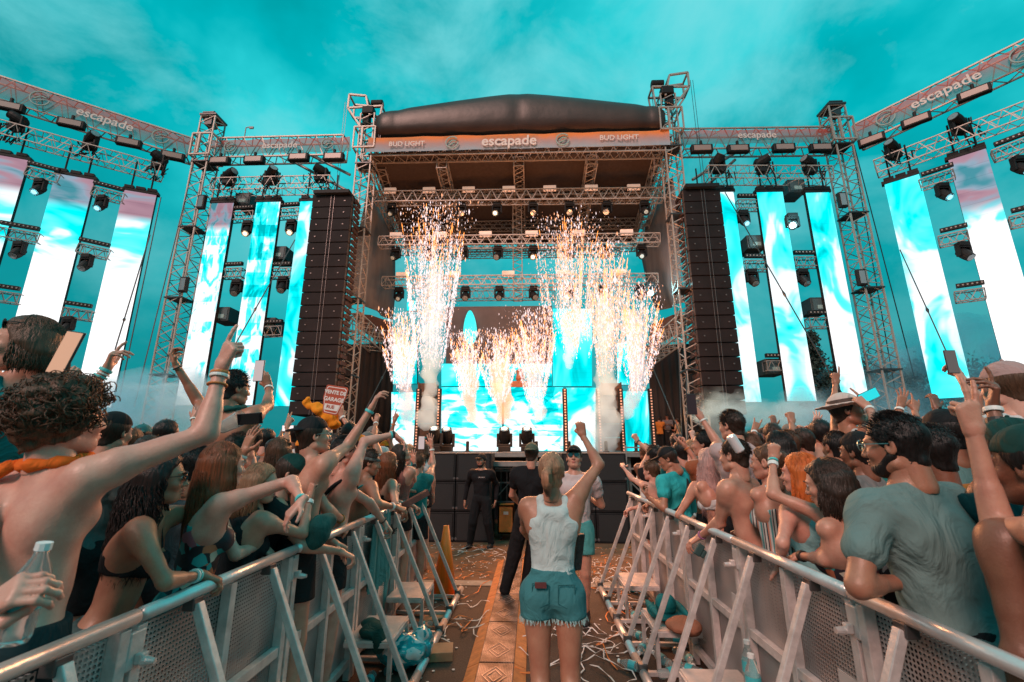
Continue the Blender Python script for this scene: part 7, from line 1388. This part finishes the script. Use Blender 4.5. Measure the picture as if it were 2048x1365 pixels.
# rag on the left step, cowboy hat and orange bag on the right step
def blob(name, c, pts, m, lab, cat, h=.012, wob=(.006, 22)):
    lo = npv(c)-.35; hi = npv(c)+.35; Fb = Field(lo, hi, h)
    for (dx, dy, dz, rx, ry, rz) in pts: Fb.ell(V(c)+V((dx, dy, dz)), (rx, ry, rz), None, .03)
    Fb.wobble(wob[0], wob[1], c[0]); o = mesh_obj(name, [Fb.mesh()], m); tag(o, lab, cat); return o
blob('dark_rag', V((-1.3, 4.0, .38)), [(0, 0, 0, .10, .12, .05), (.08, -.06, -.05, .06, .08, .09), (-.05, .08, .02, .08, .06, .04)], cloth('rag', (.02, .07, .06), var=.4), 'crumpled dark green rag hanging off the middle left step plate', 'rag')
hc_ = V((1.2, 4.5, .37)); hobj = empty('cowboy_hat', hc_, 'teal cowboy hat lying on the middle right step plate', 'hat'); TH_ = cloth('tealfelt', (.01, .16, .17)); Fb = Field(npv(hc_)-.3, npv(hc_)+.3, .009); Fb.ell(hc_+V((0, 0, .01)), (.17, .24, .012), None, .01); Fb.ell(hc_+V((-.13, 0, .05)), (.03, .2, .03), None, .03); Fb.ell(hc_+V((.13, 0, .05)), (.03, .2, .03), None, .03); mesh_obj('brim', [Fb.mesh()], TH_, hobj)
Fb = Field(npv(hc_)-.3, npv(hc_)+.3, .009); Fb.ell(hc_+V((0, 0, .08)), (.09, .11, .09), None, .02); Fb.ell(hc_+V((0, 0, .19)), (.025, .10, .04), None, .03, 'c'); mesh_obj('crown', [Fb.mesh()], TH_, hobj)
blob('cloth_bag', V((1.22, 4.15, .40)), [(0, 0, 0, .13, .12, .06), (.07, -.06, .0, .07, .07, .06)], cloth('rustbag', (.30, .13, .08), var=.3), 'crumpled rust-coloured bag in front of the teal hat', 'bag')
# bandana and veil hanging over the left rail
blob('patterned_bandana', AD(638, 1062, 2.9), [(0, 0, 0, .07, .09, .10), (-.02, -.02, -.06, .05, .06, .06), (.03, .05, .05, .05, .08, .05)], cloth('paisley', (.02, .08, .075), var=.9), 'dark green patterned cloth hanging over the left rail', 'bandana', .008)
c = V((-1.45, 4.55, 1.0)); g = MB(); n_ = 26
for i in range(n_+1):
    t = i/n_; y = 4.35+.42*t; x = -1.47+.035*math.sin(t*26)
    for z in (1.22, .9, .55): g.v.append((x*(1 if z > 1 else 1)+.02*math.sin(t*26)*(1.2-z), y+(t-.5)*.15*(1.2-z), z))
for i in range(n_):
    for j in range(2): a = i*3+j; g.f.append((a, a+3, a+4, a+1))
o = g.build('pleated_veil', cloth('veil', (.16, .36, .37))); sl = o.modifiers.new('t', 'SOLIDIFY'); sl.thickness = .004; tag(o, 'pleated grey-teal cloth hanging over the left rail', 'cloth')
# things held
g = MB(); a, b = AD(806, 1012, 4.7), AD(856, 985, 4.9); M = (b-a).to_track_quat('Z', 'Y').to_matrix()
for k in range(5): g.box((a+b)/2+M@V((.012*k-.02, .0, 0)), (.006, .06, (b-a).length), M=M)
tag(g.build('folded_hand_fan', mat('fan_brown', (.12, .05, .04), .6, var=.4)), 'brown folded hand fan held over the left rail', 'fan')
c = AD(783, 1062, 4.55); g = MB()
for i in range(26): v = V((rl_.gauss(0, 1), rl_.gauss(0, 1), rl_.gauss(0, 1))).normalized(); g.tube([c, c+v*.035, c+v*.055+V((0, 0, .01))], .006, 4)
g.ball(c, .035); tag(g.build('tassel', mat('tassel_black', (.01, .02, .02), .8)), 'black tufted ball in the hand over the left rail', 'tassel')
c = AD(1471, 888, 3.0); g = MB(); g.lathe([(.024, -.06), (.032, -.052), (.032, .052), (.026, .062)], c, 16, Matrix.Rotation(-.5, 3, 'Y')); tag(g.build('drink_can', mat('can_white', (.75, .72, .74), .3, .2), smooth=False), 'white drink can tilted in a raised hand at the right', 'can')
c = AD(1398, 1100, 3.35); g = MB(); M = Matrix.Rotation(.6, 3, 'Y'); g.box(c, (.05, .03, .09), M=M); g.box(c+V((.03, 0, -.03)), (.03, .03, .06), M=M); tag(g.build('cloth_pouch', mat('pouch', (.02, .06, .06), .7), bevel=.008), 'small dark pouch hanging from a hand over the right rail', 'pouch')
# red sign with rounded outline
sc_ = AD(668, 802, 4.75); o = empty('hand_sign', sc_, 'red and white hand-held sign lettered over three lines', 'sign'); M4 = frame_M(sc_, V((1, -.05, -.16)), V((.13, 0, 1))); k_ = 4.75/886
out = [(-23, 27), (-20, 30), (20, 30), (24, 26), (23, 10), (14, -26), (10, -28), (-15, -27), (-18, -23), (-24, 5)]
def plate(sc, z0, z1, m, nm, par):
    g = MB(); f = [M4@V((x*k_*sc, y*k_*sc, z1)) for x, y in out]; bk = [M4@V((x*k_*sc, y*k_*sc, z0)) for x, y in out]; n = len(out); g.v = [tuple(q) for q in f+bk]; g.f = [tuple(range(n-1, -1, -1)), tuple(range(n, 2*n))]+[(i, (i+1) % n, n+(i+1) % n, n+i) for i in range(n)]; return g.build(nm, m, par)
RED = mat('sign_red', (.45, .07, .03), .5); WHT = mat('sign_white', (.8, .74, .7), .5)
plate(1., -.004, .003, RED, 'sign_board', o); plate(.90, .0, .0035, WHT, 'border_line', o); plate(.85, .0, .0045, RED, 'sign_face', o)
for tx, y, sz in (('VENTE DE', 16, .054), ('GARAGE', 2, .058)): text_mesh('lettering', tx, sz*1., M4 @ Matrix.Translation((-.003, y*k_, .006)), WHT, o, bold=.002, extr=.001)
g = MB(); g.hexa([M4@V(q) for q in ((-.088, -.105, .003), (.065, -.105, .003), (.082, -.04, .003), (-.088, -.04, .003), (-.088, -.105, .006), (.065, -.105, .006), (.082, -.04, .006), (-.088, -.04, .006))]); g.build('white_strip', WHT, o); text_mesh('strip_lettering', 'RUE', .05, M4 @ Matrix.Translation((-.02, -13*k_, .008)), RED, o, bold=.001, extr=.001)
# crumpled orange head cloth
c = AD(645, 828, 5.4); blob('orange_head_cloth', c, [(-.12, 0, .09, .09, .05, .05), (-.2, 0, .14, .05, .03, .07), (0, 0, .03, .12, .1, .07), (.1, 0, -.05, .1, .1, .09), (.17, .0, -.13, .07, .08, .05)], cloth('orangecloth', (.80, .26, .02)), 'crumpled bright orange cloth worn over a head beside the red sign', 'cloth', .014, (.012, 30))
